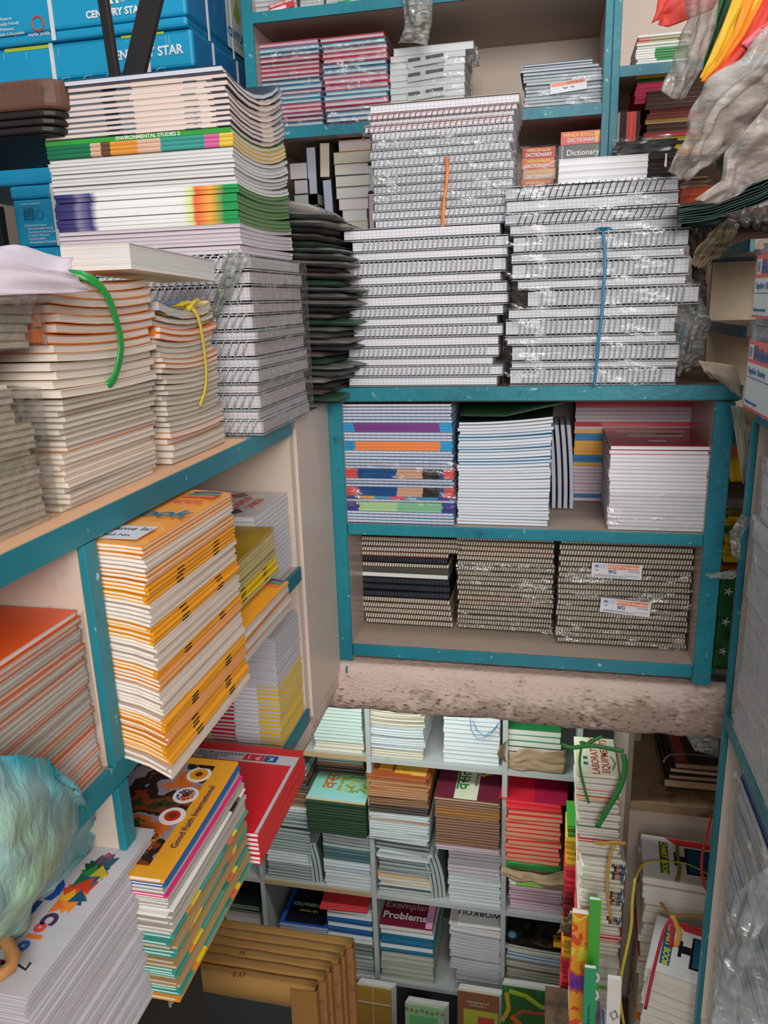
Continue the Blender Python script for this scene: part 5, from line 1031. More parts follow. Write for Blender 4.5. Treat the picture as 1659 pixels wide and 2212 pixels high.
dr('plastic_sleeve', 'wide milky plastic sleeve drooping across the rear corner', 'plastic film', [[(1690, 30), (1700, 90), (1720, 160)], [(1610, 110), (1640, 170, -.03), (1680, 240)], [(1525, 180), (1560, 230, -.05), (1610, 280)], [(1490, 260), (1530, 290, -.04), (1575, 320)], [(1468, 330), (1500, 350, -.02), (1540, 350)], [(1443, 372), (1470, 385), (1488, 372)]], 1.38, milk2, nu=34, nv=44, amp=.009, freq=3)
dr('plastic_sleeve', 'green-tinted plastic sleeve below the wide milky sleeve', 'plastic film', [[(1700, 160), (1720, 260)], [(1600, 240, -.02), (1640, 330)], [(1560, 300), (1600, 360)], [(1530, 330), (1560, 372)]], 1.42, plastic('green_sleeve', '#5f7a58', .12, .3, .55, 16, '#5d7a50', .6), nu=24, nv=24, amp=.010, freq=2, seed=3)
dr('plastic_sleeve', 'lowest milky plastic sleeve ending in a point', 'plastic film', [[(1700, 180), (1720, 330)], [(1640, 250, -.03), (1680, 380)], [(1565, 330), (1620, 400)], [(1560, 390), (1590, 425)], [(1500, 432), (1548, 442)]], 1.34, milk2, nu=30, nv=30, amp=.012, freq=1.5, seed=5)
dr('pink_slip', 'bright pink slip peeking out beside the milky sleeve', 'paper', [[(1494, 240), (1498, 240)], [(1484, 262), (1492, 264)]], 1.43, flat('#e0489a', .5), nu=4, nv=4, amp=.0005)
dr('sleeve_tie', 'white wire tie hanging on the dark folders', 'tie', [[(1438, 332), (1442, 332)], [(1434, 360), (1440, 362)]], 1.78, WHITE, nu=4, nv=6, amp=.0005, thick=.003)
# rear corner piles
dg = [flat('#123a36', .45, .15), flat('#0e2c2a', .45, .2), flat('#17453f', .4, .15)]
FS('card sheet', 'in the orange pile at the rear corner', 'orange cards at the rear corner', 1470, 1543, 403, 1.66, .15, 3.1005, [(F_('#d9562c', 'orange'), 6)], jit=.002, vb=415, cat='card')
zo = fz(1506, 403, 1.66)
S('craft sheet', 'card', 'in the ragged beige pile at the rear corner', 'ragged beige sheets', fx(1478, 395, 1.66), fx(1535, 395, 1.66), 1.665, 1.80, zo+.0005, fz(1506, 380, 1.66), [(F_('#a38a6a', 'beige'), 2), (F_('#6b7a4a', 'olive'), 1), (F_('#c09a76', 'beige'), 2), (F_('#7a3a30', 'brown'), 1), (F_('#b99a78', 'beige'), 2)], jit=.006, rj=4)
for i in range(9):
    dy = i*5.0; dr('dark_green_sheet', f"large dark green sheet, {ordn(8-i, 9)} of the curled pile", 'paper', [[(1462, 446+dy*.9), (1540, 432+dy), (1640, 388+dy*1.3), (1700, 350+dy*1.5)], [(1475, 440+dy*.9, .12), (1545, 425+dy, .12), (1640, 380+dy*1.3, .12), (1700, 345+dy*1.5, .12)]], 1.47, dg[i % 3], nu=20, nv=3, amp=.0015, freq=1, seed=i, thick=.0022, group='large dark green curled sheets')
dr('dark_green_sheet', 'dark green box front under the curled sheets', 'box', [[(1462, 478), (1570, 470)], [(1466, 492), (1545, 492)]], 1.60, dg[0], nu=6, nv=3, amp=.0003, thick=.02)
gf = plastic('brown_film', '#8a8278', .12, .25, .5, 20, '#7a7068', .6)
dr('polythene_bag', 'dark grey polythene bag under the curled green sheets', 'plastic film', [[(1575, 465), (1640, 452), (1700, 440)], [(1570, 480), (1640, 478, -.03), (1700, 470)], [(1590, 490), (1640, 492), (1700, 500)]], 1.40, flat('#4a443e', .35, .3), nu=20, nv=16, amp=.008)
dr('polythene_bag', 'crumpled grey bag between the wrapped notebooks and the cream panel', 'plastic film', [[(1478, 492), (1520, 488), (1560, 482)], [(1488, 530), (1520, 520, -.02), (1550, 510)], [(1500, 570), (1512, 560), (1535, 540)]], 1.62, gf, nu=20, nv=20, amp=.01, seed=2)
dr('polythene_bag', 'tan translucent bag pointing down before the cream panel', 'plastic film', [[(1560, 478), (1580, 478), (1595, 490)], [(1530, 510), (1560, 520, -.02), (1585, 510)], [(1500, 550), (1530, 555, -.01), (1562, 545)], [(1494, 572), (1510, 578), (1530, 565)]], 1.55, plastic('tan_film', '#a8977f', .1, .25, .6, 18, '#a8957c', .7), nu=22, nv=24, amp=.008, seed=7)
dr('polythene_bag', 'shiny crumpled dark bag behind the protruding spiral notebook', 'plastic film', [[(1495, 570), (1522, 575)], [(1500, 620, -.01), (1525, 620)], [(1508, 690), (1522, 690)]], 1.68, gf, nu=14, nv=24, amp=.012, seed=9)
dr('brown_paper', 'torn tan paper sheet sagging from the rack onto the cabinet top', 'paper', [[(1508, 779), (1540, 782), (1590, 790)], [(1520, 800), (1560, 812), (1600, 830)], [(1535, 812, .03), (1575, 838, .02), (1600, 860)]], 1.52, flat('#b3a58f', .6, .1), nu=16, nv=10, amp=.003, thick=.001)
dr('brown_paper', 'grey paper flap hanging between the two teal posts', 'paper', [[(1578, 876), (1600, 878)], [(1588, 930), (1612, 920)], [(1598, 1000), (1618, 985)], [(1606, 1045), (1612, 1040)]], 1.49, flat('#a6a492', .6, .1), nu=12, nv=20, amp=.004, thick=.0008)
# yellow files behind the post
def YS(noun, lab, u0, u1, vt, z0, items, group, **k): return FS(noun, lab, group, u0, u1, vt, 1.62, .2, z0, items, **k)
yl = F_('#e8c412', 'yellow'); 
S('yellow file', 'folder', 'in the pile behind the cabinet post', 'yellow files behind the post', .356, .56, 1.62, 1.85, 2.2245+.215, 2.2245+.36, [(F_('#b0641a', 'amber'), 3), (F_('#3a2030', 'dark'), 1), (yl, 5), (yl, 7), (F_('#39a3b4', 'cyan-edged'), 1), (F_('#d8466c', 'pink-edged'), 1), (F_('#1f7a34', 'green'), 2), (yl, 4), (F_('#8a7c3a', 'olive'), 4), (F_('#8b857a', 'grey'), 2)], jit=.004, rj=1)
dr('yellow_file', 'big yellow card curving down behind the cabinet post', 'folder', [[(1564, 970), (1595, 985)], [(1572, 1000), (1600, 1005)], [(1578, 1040), (1606, 1040)]], 1.60, flat('#e3b711', .4), nu=8, nv=10, amp=.001, thick=.002)
dr('orange_file', 'orange card above the big yellow card', 'folder', [[(1566, 962), (1592, 968)], [(1580, 985), (1597, 985)]], 1.595, flat('#d8641f', .4), nu=8, nv=6, amp=.001, thick=.002)
gp = thing('gift_pack', 'tall green flower-printed pack with rounded windows behind the post', 'packet', (.352, 1.60, 2.2249))
part('pack_body', MB().box(0, .11, 0, .12, 0, .205), patches('green_pack', ['#0f4a1c', '#136325', '#0c3a16'], 30), gp)
for k in range(3):
    z = .012+k*.067; part('pack_window', rrect(.028, .052, -.0006, .0, .004, z, z+.055), flat(['#5f8a78', '#6b8f74', '#7a9a86'][k], .3), gp); text('A E\nI O', .014, navy, gp, (.04, -.0012, z+.034), (PI/2, 0, 0)); part('printed_square', MB().box(.036, .046, -.0014, -.0008, z+.008, z+.014), WHITE, gp)
    for q in range(5): part('printed_petal', MB().tube([(.016, -.001, z+.03), (.016+.008*math.cos(q*1.257), -.001, z+.03+.008*math.sin(q*1.257))], .0015, 5), WHITE, gp)
thing('support_crate', 'plain crate carrying the yellow files behind the gift pack', 'crate', (.47, 1.73, 2.2249), data=MB().box(-.01, .2, -.1, .1, 0, .2135).mesh('crate', WOODT))
dr('film_tail', 'clear film tail hanging over the yellow files', 'plastic film', [[(1600, 1110, -.15), (1625, 1120, -.15)], [(1578, 1150, -.15), (1600, 1160, -.15)], [(1582, 1200, -.15), (1600, 1210, -.15)]], 1.54, plastic('crushed_film', ''), nu=14, nv=18, amp=.006)
dr('film_tail', 'pale film scrap poking out over the green pack', 'plastic film', [[(1522, 1240, -.1), (1560, 1235, -.1), (1600, 1230, -.1)], [(1530, 1248, -.1), (1570, 1252, -.1), (1605, 1245, -.1)]], 1.55, plastic('crushed_film', ''), nu=14, nv=8, amp=.003)
# ------------------------------------------------------------------ pigeonhole bookcase below
LF = 2.415; A0, A1, A2 = LZ[0]+.0005, LZ[1]+.0005, LZ[2]+.0005
def mag(c, p, side='B', l='', line=.3, ct=.001): return st('pad' if side == 'P' else 'fold', flat(c, .5), pages(p, line=line), 'B' if side == 'P' else side, ct=ct, look=l)
mint = mag('#9fb5a8', '#d8ece2', l='', line=.2); ivory = mag('#b5ab95', '#e9e6d6', line=.25); wht_ = mag('#a8b4b8', '#e6ecec', line=.22); gryb = mag('#5f6a68', '#bcc7c4', line=.35); brwn = mag('#7a4a30', '#a38468', line=.4); dark = mag('#2d2422', '#6f6258', line=.45)
def LS(noun, where, group, u0, u1, vb, vt, zb, items, D=.24, Y=LF, um=None, cat='book', **k):
    x0, x1 = fx(u0, (vb+vt)/2, Y), fx(u1, (vb+vt)/2, Y); k.setdefault('jit', .003); k.setdefault('rj', .8)
    return S(noun, cat, where, group, x0, x1, Y, Y+D, zb, fz(um or (u0+u1)/2, vt, Y), items, single=True, **k)
# row one
LS('mint-paged book', 'in the mint stack on the first pigeonhole shelf', 'mint-paged books below', 676, 782, 1605, 1527, A0, [(ivory, 3), (mint, 10)], D=.2)
LS('old magazine', 'in the ragged pale stack under the beam', 'pale magazines below the beam', 797, 915, 1620, 1533, A0, [(ivory, 4), (wht_, 10), (ivory, 8)], jit=.006, rj=1.5, bend=('xsag', .006), b0=.001, D=.22)
LS('white book', 'in the white stack with blue wire loop', 'white books with the blue loop', 958, 1079, 1640, 1548, A0, [(wht_, 11)], D=.22)
bw = MB().tube([(fx(u, v, LF-.01), LF-.012-.003*i % 2, fz(u, v, LF-.01)) for i, (u, v) in enumerate([(1016, 1552), (1018, 1575), (1030, 1592), (1045, 1591), (1062, 1580), (1076, 1562)])], .0013, 5); bw.tube([(fx(u, v, LF-.01), LF-.016, fz(u, v, LF-.01)) for u, v in [(1022, 1555), (1030, 1575), (1046, 1588), (1066, 1575), (1078, 1560)]], .0013, 5)
thing('wire_loop', 'blue wire loop hanging over the white books below the beam', 'wire', (0, 0, 0), data=bw.mesh('wire_loop', flat('#1b7fb8', .4)))
gw = mag('#2f8a4a', '#e6e8dc', 'B', ct=.0016); kraft = dirty('kraft_paper', '#b09878', '#a08766', '#7d6748', 8, 50, .8, .002, .6, .75)
kp = LS('green-striped notebook', 'in the torn kraft-paper parcel', 'green-striped notebooks in kraft paper', 1098, 1212, 1660, 1578, A0, [(gw, 3), (mag('#6a2a22', '#e6e2d8', 'B', ct=.002), 1), (gw, 3)], D=.2)
x0, x1 = fx(1096, 1620, LF-.01), fx(1218, 1620, LF-.01)
drape('kraft_wrapper', 'torn brown kraft wrapper around the green-striped notebooks', 'wrapping paper', [[(x0-.018, LF+.02, A0+.085), (x0+.01, LF-.012, A0+.06), (x0+.06, LF-.014, A0+.095), (x0+.12, LF-.014, A0+.085), (x1+.006, LF-.012, A0+.10)], [(x0-.01, LF+.01, A0+.04), (x0+.012, LF-.014, A0+.03), (x0+.06, LF-.016, A0+.045), (x0+.12, LF-.014, A0+.04), (x1+.008, LF-.01, A0+.05)], [(x0+.0, LF+.0, A0+.003), (x0+.02, LF-.01, A0+.003), (x0+.06, LF-.012, A0+.003), (x0+.12, LF-.012, A0+.003), (x1+.004, LF-.01, A0+.003)]], kraft, 24, 18, .005, 2, 3, thick=.001)
drape('kraft_flap', 'torn kraft paper ear at the side of the green-striped parcel', 'wrapping paper', [[(x0-.022, LF-.02, A0+.10), (x0-.002, LF-.015, A0+.12)], [(x0-.035, LF-.03, A0+.07), (x0-.01, LF-.02, A0+.065)], [(x0-.012, LF-.02, A0+.04), (x0-.002, LF-.015, A0+.03)]], flat('#7d6347', .8, .15), 8, 10, .004, 1, thick=.001)
# row two, lower piles (standing on the second shelf)
def coverart(o, w, d, m, z=None, name='cover_picture', x=0, y=0):
    z = (o['t'] if z is None else z)+.0005; return part(name, MB().box(x-w/2, x+w/2, y-d/2, y+d/2, z, z+.0006), m, o)
B1t = .985
LS('grey-edged magazine', 'in the lower heap of the second pigeonhole', 'grey magazines in the second pigeonhole', 575, 672, 1880, 1790, A1, [(gryb, 6), (wht_, 4), (gryb, 8)], bend=('xr', -.004), b0=-.002, D=.22)
def curved(u0, u1, n, zb, H, lab, group, Y=LF, amp=.02):
    x = fx(u0, 1850, Y); w = (fx(u1, 1850, Y)-x)/n
    for i in range(n): standing('curved_notebook', f"{['first', 'second', 'third', 'fourth'][i]} curved upright grey notebook {lab}", x+i*w, Y+.004*i, .15, H, w-.001, gryb, zb+.001, ('xr', amp), cat='notebook', group=group)
curved(674, 697, 3, A1, .17, 'between heaps in the second pigeonhole', 'curved notebooks in the second pigeonhole')
LS('grey-white book', 'in the lower stack under the green cover', 'grey-white books under the green cover', 699, 800, 1895, 1800, A1, [(wht_, 5), (mag('#3f7fa8', '#d6dcda'), 1), (wht_, 2), (mag('#4a6a70', '#b8c0bc', 'F', ct=.003), 4), (gryb, 5)], bend=('xl', .008), b0=0, D=.22)
LS('old thick book', 'in the ragged lower stack of the middle pigeonhole', 'old books in the middle pigeonhole', 817, 930, 1920, 1815, A1, [(mag('#5f7f90', '#d2cfc2', line=.2), 3), (ivory, 3), (mag('#d9a05a', '#e2c79a'), 1), (gryb, 6), (wht_, 3), (gryb, 4)], jit=.006, rj=2, bend=('xl', .006), b0=0, D=.22)
curved(932, 966, 4, A1, .185, 'between stacks in the middle pigeonhole', 'curved notebooks in the middle pigeonhole', amp=.03)
LS('lilac-white book', 'in the lower stack under the maroon cover', 'lilac-white books under the maroon cover', 968, 1081, 1935, 1828, A1, [(wht_, 8), (mag('#9a929c', '#d9d2da'), 9)], D=.22)
fpic = patches('meadow_picture', ['#1f4a2c', '#3f9a3c', '#7ec84c', '#2f9ac0', '#f0e8e0', '#c9384c'], 26)
o = LS('picture book', 'in the children stack of the narrow pigeonhole', 'children picture books below', 1100, 1216, 1955, 1885, A1, [(mag('#c9889c', '#eadfe6', line=.3), 10), (st('fold', stripe('green_band_spine', .27, [(0, '#e6e8e2'), (.22, '#8fc052'), (.78, '#d9e4c8')]), PGW, 'F', ct=.003, look='green-banded'), 6)], D=.24)
tp = o[-1]; W2 = fx(1216, 1900, LF)-fx(1100, 1900, LF)
coverart(tp, W2-.006, .23, stripe('meadow_cover', .24, [(0, '#3fa0c8'), (.1, '#6cc04a'), (.35, '#57a83c'), (.6, '#1f5a33'), (.8, '#7fb4c4'), (1, '#e8e8e8')], ax=1, const=False))
skin = flat('#d9a484', .5, key='pskin'); hairm = flat('#2a1a14', .5, key='phair')
for x, y, sh in ((-.03, .05, '#a83a4a'), (.04, .01, '#2a4a9a')):
    z = tp['t']+.0012; disc(tp, x, y+.014, .024, hairm, z, 'printed_figure'); disc(tp, x, y+.006, .019, skin, z+.0004, 'printed_figure')
    part('printed_figure', MB().box(x-.022, x+.022, y-.045, y-.012, z, z+.0003), flat(sh, .5), tp)
# row two, upper piles
def coverbox(o, w, d, items):
    for (x0_, x1_, y0_, y1_, c) in items: part('printed_panel', MB().box(x0_*w, x1_*w, y0_*d, y1_*d, o['t']+.0012, o['t']+.0018), flat(c, .45), o)
U1 = B1t+.0
def top_of(group): return max((o.location.z+o.get('t', 0)) for o in COL.objects if o.get('group') == group)
t1 = top_of('grey magazines in the second pigeonhole')+.012
LS('dark-edged magazine', 'in the upper heap beside the green cover', 'dark-edged magazines below', 598, 664, 1770, 1655, t1, [(gryb, 5), (wht_, 2), (brwn, 5), (dark, 5), (gryb, 3)], jit=.004, rj=2, D=.24)
t1 = top_of('grey-white books under the green cover')+.009
o = LS('green-covered reader', 'in the Hindi reader stack of the second pigeonhole', 'green Hindi readers', 662, 789, 1783, 1730, t1, [(mag('#24402a', '#4a5f44', 'F', line=.4, ct=.0016), 13), (mag('#c9b48a', '#4a6a4a', 'F', ct=.0015), 1, .8, 'top-cover-showing')], D=.27, Y=2.385)
tp = o[-1]; w = fx(789, 1750, 2.385)-fx(662, 1750, 2.385)
coverart(tp, w-.004, .265, stripe('mint_green_cover', .27, [(0, '#a8dfe0'), (.45, '#8fe0c0'), (1, '#5fb86a')], ax=1, const=False)); coverart(tp, .13, .10, patches('branch_print', ['#8fd8b8', '#a8b45a', '#8a9a3a', '#9fe0c8', '#c0c46a'], 40), tp['t']+.0008, x=.055, y=-.03)
text('वसंत', .075, flat('#e0642c', .4), tp, (-.045, .0, tp['t']+.0018), (0, 0, PI/2), bold=.001)
LS('dark magazine', 'in the striped stack behind the green reader', 'dark magazines behind the green reader', 684, 786, 1665, 1640, tp.location.z+tp['t']+.004, [(dark, 4), (brwn, 2), (gryb, 2)], D=.1, Y=2.55)
t1 = top_of('old books in the middle pigeonhole')+.008
o = LS('brown-edged reader', 'in the fanned rust-covered stack', 'brown-edged readers', 797, 925, 1800, 1680, t1, [(wht_, 9), (mag('#c98a5a', '#d9b08c'), 1), (wht_, 3), (dark, 4), (brwn, 4), (mag('#a86a3a', '#c9a07a', line=.4), 8), (mag('#a3522c', '#b98a5f', 'F'), 1, 1, 'rust-covered')], jit=.005, rj=2.2, D=.25, Y=2.39)
tp = o[-1]; coverart(tp, .24, .235, flat('#a5532e', .4)); coverbox(tp, .25, .24, [(-.3, -.1, -.35, -.2, '#d9a53a'), (-.05, .2, -.4, -.2, '#d9a53a'), (.2, .42, -.42, -.15, '#e0b24a'), (.0, .12, .1, .2, '#c9882c')]); text('दूर्वा', .07, flat('#e0b24a', .4), tp, (.05, -.05, tp['t']+.002), (0, 0, 0), bold=.001)
t1 = top_of('lilac-white books under the maroon cover')+.003
o = LS('brown-edged reader', 'in the maroon-covered reader stack', 'maroon-covered readers', 940, 1079, 1818, 1728, t1, [(mag('#b8a0a8', '#d6c9d2', line=.3), 2), (mag('#6a463a', '#a88468', line=.35, ct=.0014), 11), (mag('#8a5a2a', '#b8874a', line=.3, ct=.0014), 3), (mag('#6a463a', '#a88468', ct=.0014), 3), (mag('#6a463a', '#c9b08f'), 1, .9, 'maroon-covered')], D=.26, Y=2.375, jit=.002)
tp = o[-1]; w = fx(1079, 1760, 2.375)-fx(940, 1760, 2.375)
coverart(tp, w-.004, .255, flat('#6f2438', .45)); coverbox(tp, w, .26, [(-.49, .49, .3, .49, '#4f5a1e'), (-.49, .1, .24, .33, '#8fae2c'), (-.2, .16, -.49, .26, '#d9dbc0')]); text('वसंत', .07, flat('#2f7a3a', .4), tp, (-.02, -.01, tp['t']+.0028), (0, 0, PI/2), bold=.001)
text('हिंदी की पाठ्यपुस्तक', .012, INK, tp, (.028, .0, tp['t']+.0028), (0, 0, PI/2)); 
for k, (a, b) in enumerate(((.2, .1), (.26, .13), (.32, .16), (.4, .2))): disc(tp, w*a, .26*b, .008, flat('#d9b23a' if k < 2 else '#c9a0b0', .5), tp['t']+.002, 'printed_leaf')
t1 = top_of('children picture books below')+.03
kp2 = LS('red notebook', 'in the red kraft-wrapped bundle', 'red kraft-wrapped notebooks', 1094, 1212, 1800, 1735, t1, [(mag('#3f9a4a', '#e0d8d0', 'F', ct=.003), 2), (mag('#d02a38', '#f0a880', 'B', ct=.0014), 12), (mag('#e0303c', '#e8a070', 'F', ct=.002), 2)], D=.24, Y=2.385, jit=.004, rj=1.5)
tp = kp2[-1]; coverart(tp, .235, .235, stripe('red_dotted', .01, [(0, '#d9283a'), (.8, '#b3204a')], ax=0)); coverbox(tp, .24, .24, [(-.18, .22, .12, .3, '#b8b0b8')])
x0, x1 = fx(1090, 1800, 2.37), fx(1222, 1800, 2.37); z0 = t1
thing('kraft_parcel', 'crushed kraft-paper bed under the red notebooks', 'wrapping paper', ((x0+x1)/2, 2.5, z0-.029), data=MB().extr(rp(-.1, .1, 0, .028, 3), .2, 4).mesh('kraft_parcel', kraft))
drape('kraft_wrapper', 'torn brown kraft wrapper hanging below the red notebooks', 'wrapping paper', [[(x0-.01, 2.37, z0+.02), (x0+.07, 2.362, z0+.012), (x0+.14, 2.362, z0+.008), (x1+.01, 2.37, z0+.035)], [(x0-.015, 2.36, z0-.01), (x0+.07, 2.35, z0-.015), (x0+.14, 2.345, z0-.015), (x1+.02, 2.355, z0-.02)], [(x0+.02, 2.37, z0-.03), (x0+.07, 2.365, z0-.028), (x0+.14, 2.36, z0-.035), (x1+.012, 2.365, z0-.06)]], kraft, 24, 14, .009, 2, 5, thick=.001)
# row three
o = LS('dark-covered book', 'in the low stack with a green title', 'green-titled books below', 484, 560, 1985, 1955, .60, [(mag('#1a241c', '#a8c0a0'), 4), (mag('#0f1a14', '#9fb894'), 1, 1, 'black-covered')], D=.2)
x0 = fx(484, 1985, LF); thing('book_block', 'grey block of books beneath the green-titled stack', 'book', (x0+.08, LF+.11, A2), data=MB().extr(rp(-.1, .1, 0, .209, 1), .15, 1).mesh('book', PGG))
text('Problems', .034, flat('#2f6a3c', .5), o[-1], (0, -.055, o[-1]['t']+.0003), ext=.0002)
o = LS('mathematics manual', 'lying on the hidden pile behind the cardboard', 'manual behind the cardboard', 604, 708, 2015, 1998, .55, [(mag('#1f4fae', '#d0d4dc'), 3)], D=.2)
tp = o[-1]; coverart(tp, .17, .18, flat('#10141c', .4)); text('MATHEMATICS', .023, flat('#9fe0b0', .4), tp, (0, .01, tp['t']+.0012), (0, 0, PI), bold=.0006); text('Lab Manual', .017, flat('#e8d23a', .4), tp, (0, -.025, tp['t']+.0012), (0, 0, PI), bold=.0004)
thing('book_block', 'grey block of books under the mathematics manual', 'book', (fx(655, 2010, LF), LF+.11, A2), data=MB().extr(rp(-.1, .1, 0, .163, 1), .19, 1).mesh('book', PGG))
o = LS('blue and grey book', 'in the stack crowned by a red booklet', 'blue and grey books below', 711, 806, 2100, 1968, A2, [(gryb, 5), (mag('#3a4a4a', '#8f9a94'), 3), (wht_, 2), (mag('#1d5a98', '#c9d2d4', 'F', ct=.005), 1, 1.6), (wht_, 1), (mag('#1d5a98', '#c9d2d4', 'F', ct=.005), 1, 1.5), (wht_, 2)], D=.22)
z = top_of('blue and grey books below'); S('red booklet', 'book', 'lying askew on the blue and grey books', None, fx(690, 1950, LF), fx(790, 1950, LF), LF-.01, LF+.16, z+.001, z+.016, [(mag('#c9383c', '#c98a80', 'F', ct=.002), 1)], rot=.05, single=True)
tb_ = mag('#1f6a8c', '#c9cfca', 'F', ct=.005)
o = LS('exemplar book', 'in the Exemplar Problems stack', 'exemplar books', 823, 936, 2108, 2003, A2, [(mag('#8a9a92', '#c9c9b4', line=.2), 6), (tb_, 1), (wht_, 1), (tb_, 1, 1.2), (tb_, 1, 1.1), (wht_, 1), (mag('#8a1f3c', '#dfe0dc', 'B'), 1, 1, 'maroon-covered')], D=.27)
tp = o[-1]; w = fx(936, 2000, LF)-fx(823, 2000, LF); coverart(tp, w-.003, .265, flat('#6a1a2e', .4)); coverbox(tp, w, .27, [(.36, .49, -.48, .3, '#d9a0c4')])
text('Problems', .046, WHITE, tp, (-.012, -.085, tp['t']+.003), bold=.0012); text('Exemplar', .046, flat('#a8a0a0', .5), tp, (-.012, -.03, tp['t']+.003))
o = LS('workbook', 'in the WORKOUT stack', 'workbooks below', 972, 1080, 2115, 2010, A2, [(mag('#a8a4ac', '#d2d2d2', line=.4), 9, .6, None, .012, 0, -.02), (mag('#b0aab4', '#d9d8dc', line=.35), 14, .8), (mag('#c9c4c4', '#eeecec'), 1, 1, 'number-covered')], D=.26, bend=('xl', .012), b0=0, jit=.004)
tp = o[-1]; coverart(tp, .205, .2, flat('#e6e6e4', .4), tp['t']+.008, y=-.02); z = tp['t']+.0095
text('WORKOUT', .036, INK, tp, (0, -.05, z), (0, 0, PI), bold=.0004)
for x, c, s in ((-.065, '#2f8ac8', '6'), (-.01, '#e0702c', '1'), (.05, '#c9403a', '3')): text(s, .07, flat(c, .4), tp, (x, .03, z), (0, 0, PI), bold=.003)
text('- -', .06, INK, tp, (.0, .03, z), (0, 0, PI))
atl = LS('school atlas', 'in the SCHOOL ATLAS stack', 'atlases and magazines below', 1093, 1215, 2125, 2050, A2, [(mag('#6a5a4a', '#c2bfae'), 4), (brwn, 2), (mag('#8a8478', '#d6d3c6', line=.4), 9), (mag('#5a7a9c', '#d2d8e0'), 2), (ivory, 2), (mag('#1c1712', '#d0d4cc'), 1, 1, 'dark-covered')], D=.28, bend=('xl', .012), b0=0, jit=.004, rj=1.5)
tp = atl[-1]; coverart(tp, .245, .27, dirty('atlas_cover', '#1c1610', '#2a2118', '#4a4438', 20, 40, .25, 0), tp['t']+.010); z = tp['t']+.0115
text('SCHOOL', .040, flat('#8a8c8a', .5), tp, (0, .095, z), bold=.0003); text('ATLAS', .048, flat('#b8bcba', .5), tp, (0, .055, z), bold=.0003)
disc(tp, -.09, -.095, .022, flat('#1f5f8c', .4), z, 'printed_seal'); disc(tp, -.09, -.095, .014, flat('#9fc0c8', .4), z+.0005, 'printed_seal')
part('printed_panel', MB().box(.065, .112, -.128, -.07, z, z+.0005), flat('#e0a81c', .4), tp); part('printed_panel', MB().box(.08, .1, -.088, -.078, z+.0006, z+.001), INK, tp)
# row four, tops only
A3 = LZ[3]
TF = 2.31
def tall(u0, u1, v, art, noun, label, zb=.10, D=.2, back=0, tilt=0):
    """bundle whose cover leans towards the aisle"""
    x0, x1 = fx(u0, v+40, TF), fx(u1, v+40, TF); zt_ = fz((u0+u1)/2, v, TF)
    o = thing(noun, label, 'book', ((x0+x1)/2, TF, zb), (math.radians(-3), 0, 0)); h = (zt_-zb)*1.0
    for k in range(4): part('page_block', MB().box(-(x1-x0)/2+.002*k, (x1-x0)/2+.004*k, -.012+.012*k, -.0005+.012*k, 0, h-.004*k), PG if k else flat('#c9c0b0', .6), o)
    o['w'] = x1-x0; o['h'] = h; q = part('front_cover', MB().box(-(x1-x0)/2, (x1-x0)/2, -.0145, -.0125, 0, h+.001), art, o); return o
thing('crate', 'low crate carrying the upright books of the lowest row', 'crate', (-.2, TF, .0005), data=MB().box(-.45, .38, -.03, .08, 0, .099).mesh('crate', WOODT))
t_a = tall(772, 845, 2135, stripe('field_cover', .90, [(0, '#8a5a1c'), (.86, '#b98a34'), (.905, '#d9b84a'), (.915, '#dfe4ee'), (.985, '#7fa8d8')], ax=2, const=False), 'tied_book_bundle', 'string-tied book bundle with a painted sky and field cover')
sg = flat('#cfc9bc', .5, key='string')
part('string', MB().box(-.004, -.001, -.017, -.015, 0, t_a['h']+.002), sg, t_a); part('string', MB().box(-t_a['w']/2, t_a['w']/2, -.0175, -.0155, t_a['h']*.78, t_a['h']*.79), sg, t_a)
t_b = tall(876, 960, 2175, flat('#a8cf9a', .4), 'green_booklet', 'pale green booklet leaning in the lowest row')
for k in range(8): part('printed_dot', MB().tube([(-.07+.02*k+.006*math.cos(a), -.016, t_b['h']-.02-.003*(k % 3)+.006*math.sin(a)) for a in (0, 1.57, 3.14, 4.71)], .0012, 4, closed=True), flat('#7a4a2c', .4), t_b)
part('printed_panel', MB().box(-.06, .05, -.0160, -.0148, t_b['h']-.12, t_b['h']-.045), flat('#6fbf7c', .4), t_b)
t_c = tall(988, 1078, 2150, flat('#8f5a3a', .5), 'brown_textbook', 'brown textbook leaning in the lowest row with a yellow panel')
part('printed_panel', MB().box(-.055, .075, -.0160, -.0148, t_c['h']-.2, t_c['h']-.075), flat('#b8b83c', .4), t_c); part('printed_panel', MB().box(.0, .06, -.0172, -.0161, t_c['h']-.2, t_c['h']-.10), flat('#c9463a', .4), t_c)
text('गणित', .05, WHITE, t_c, (-.01, -.0180, t_c['h']-.165), (PI/2, 0, 0)); text('FOUNDATION OF', .010, WHITE, t_c, (.0, -.0165, t_c['h']-.04), (PI/2, 0, 0)); text('MATHS CLASS 10', .008, WHITE, t_c, (.0, -.0165, t_c['h']-.054), (PI/2, 0, 0))
t_d = tall(1084, 1222, 2143, patches('green_swirl', ['#2f6a2c', '#2a5f2a', '#38702f'], 5), 'green_textbook', 'large green textbook with yellow and red swirls in the lowest row', D=.24)
for pts, c, r in (([(-.10, -.03), (-.09, -.10), (-.115, -.16)], '#c9a42c', .008), ([(-.09, -.02), (-.03, -.03), (.03, -.07), (.09, -.06)], '#a8b82c', .010), ([(-.07, -.13), (-.04, -.10), (.03, -.10), (.09, -.08)], '#a8583a', .009), ([(-.08, -.13), (-.04, -.17)], '#d9702c', .011)):
    part('printed_swirl', MB().tube([(x, -.0155, t_d['h']+z) for x, z in pts], r, 6, flatn=.06, nrm=(0, 1, 0)), flat(c, .4), t_d)
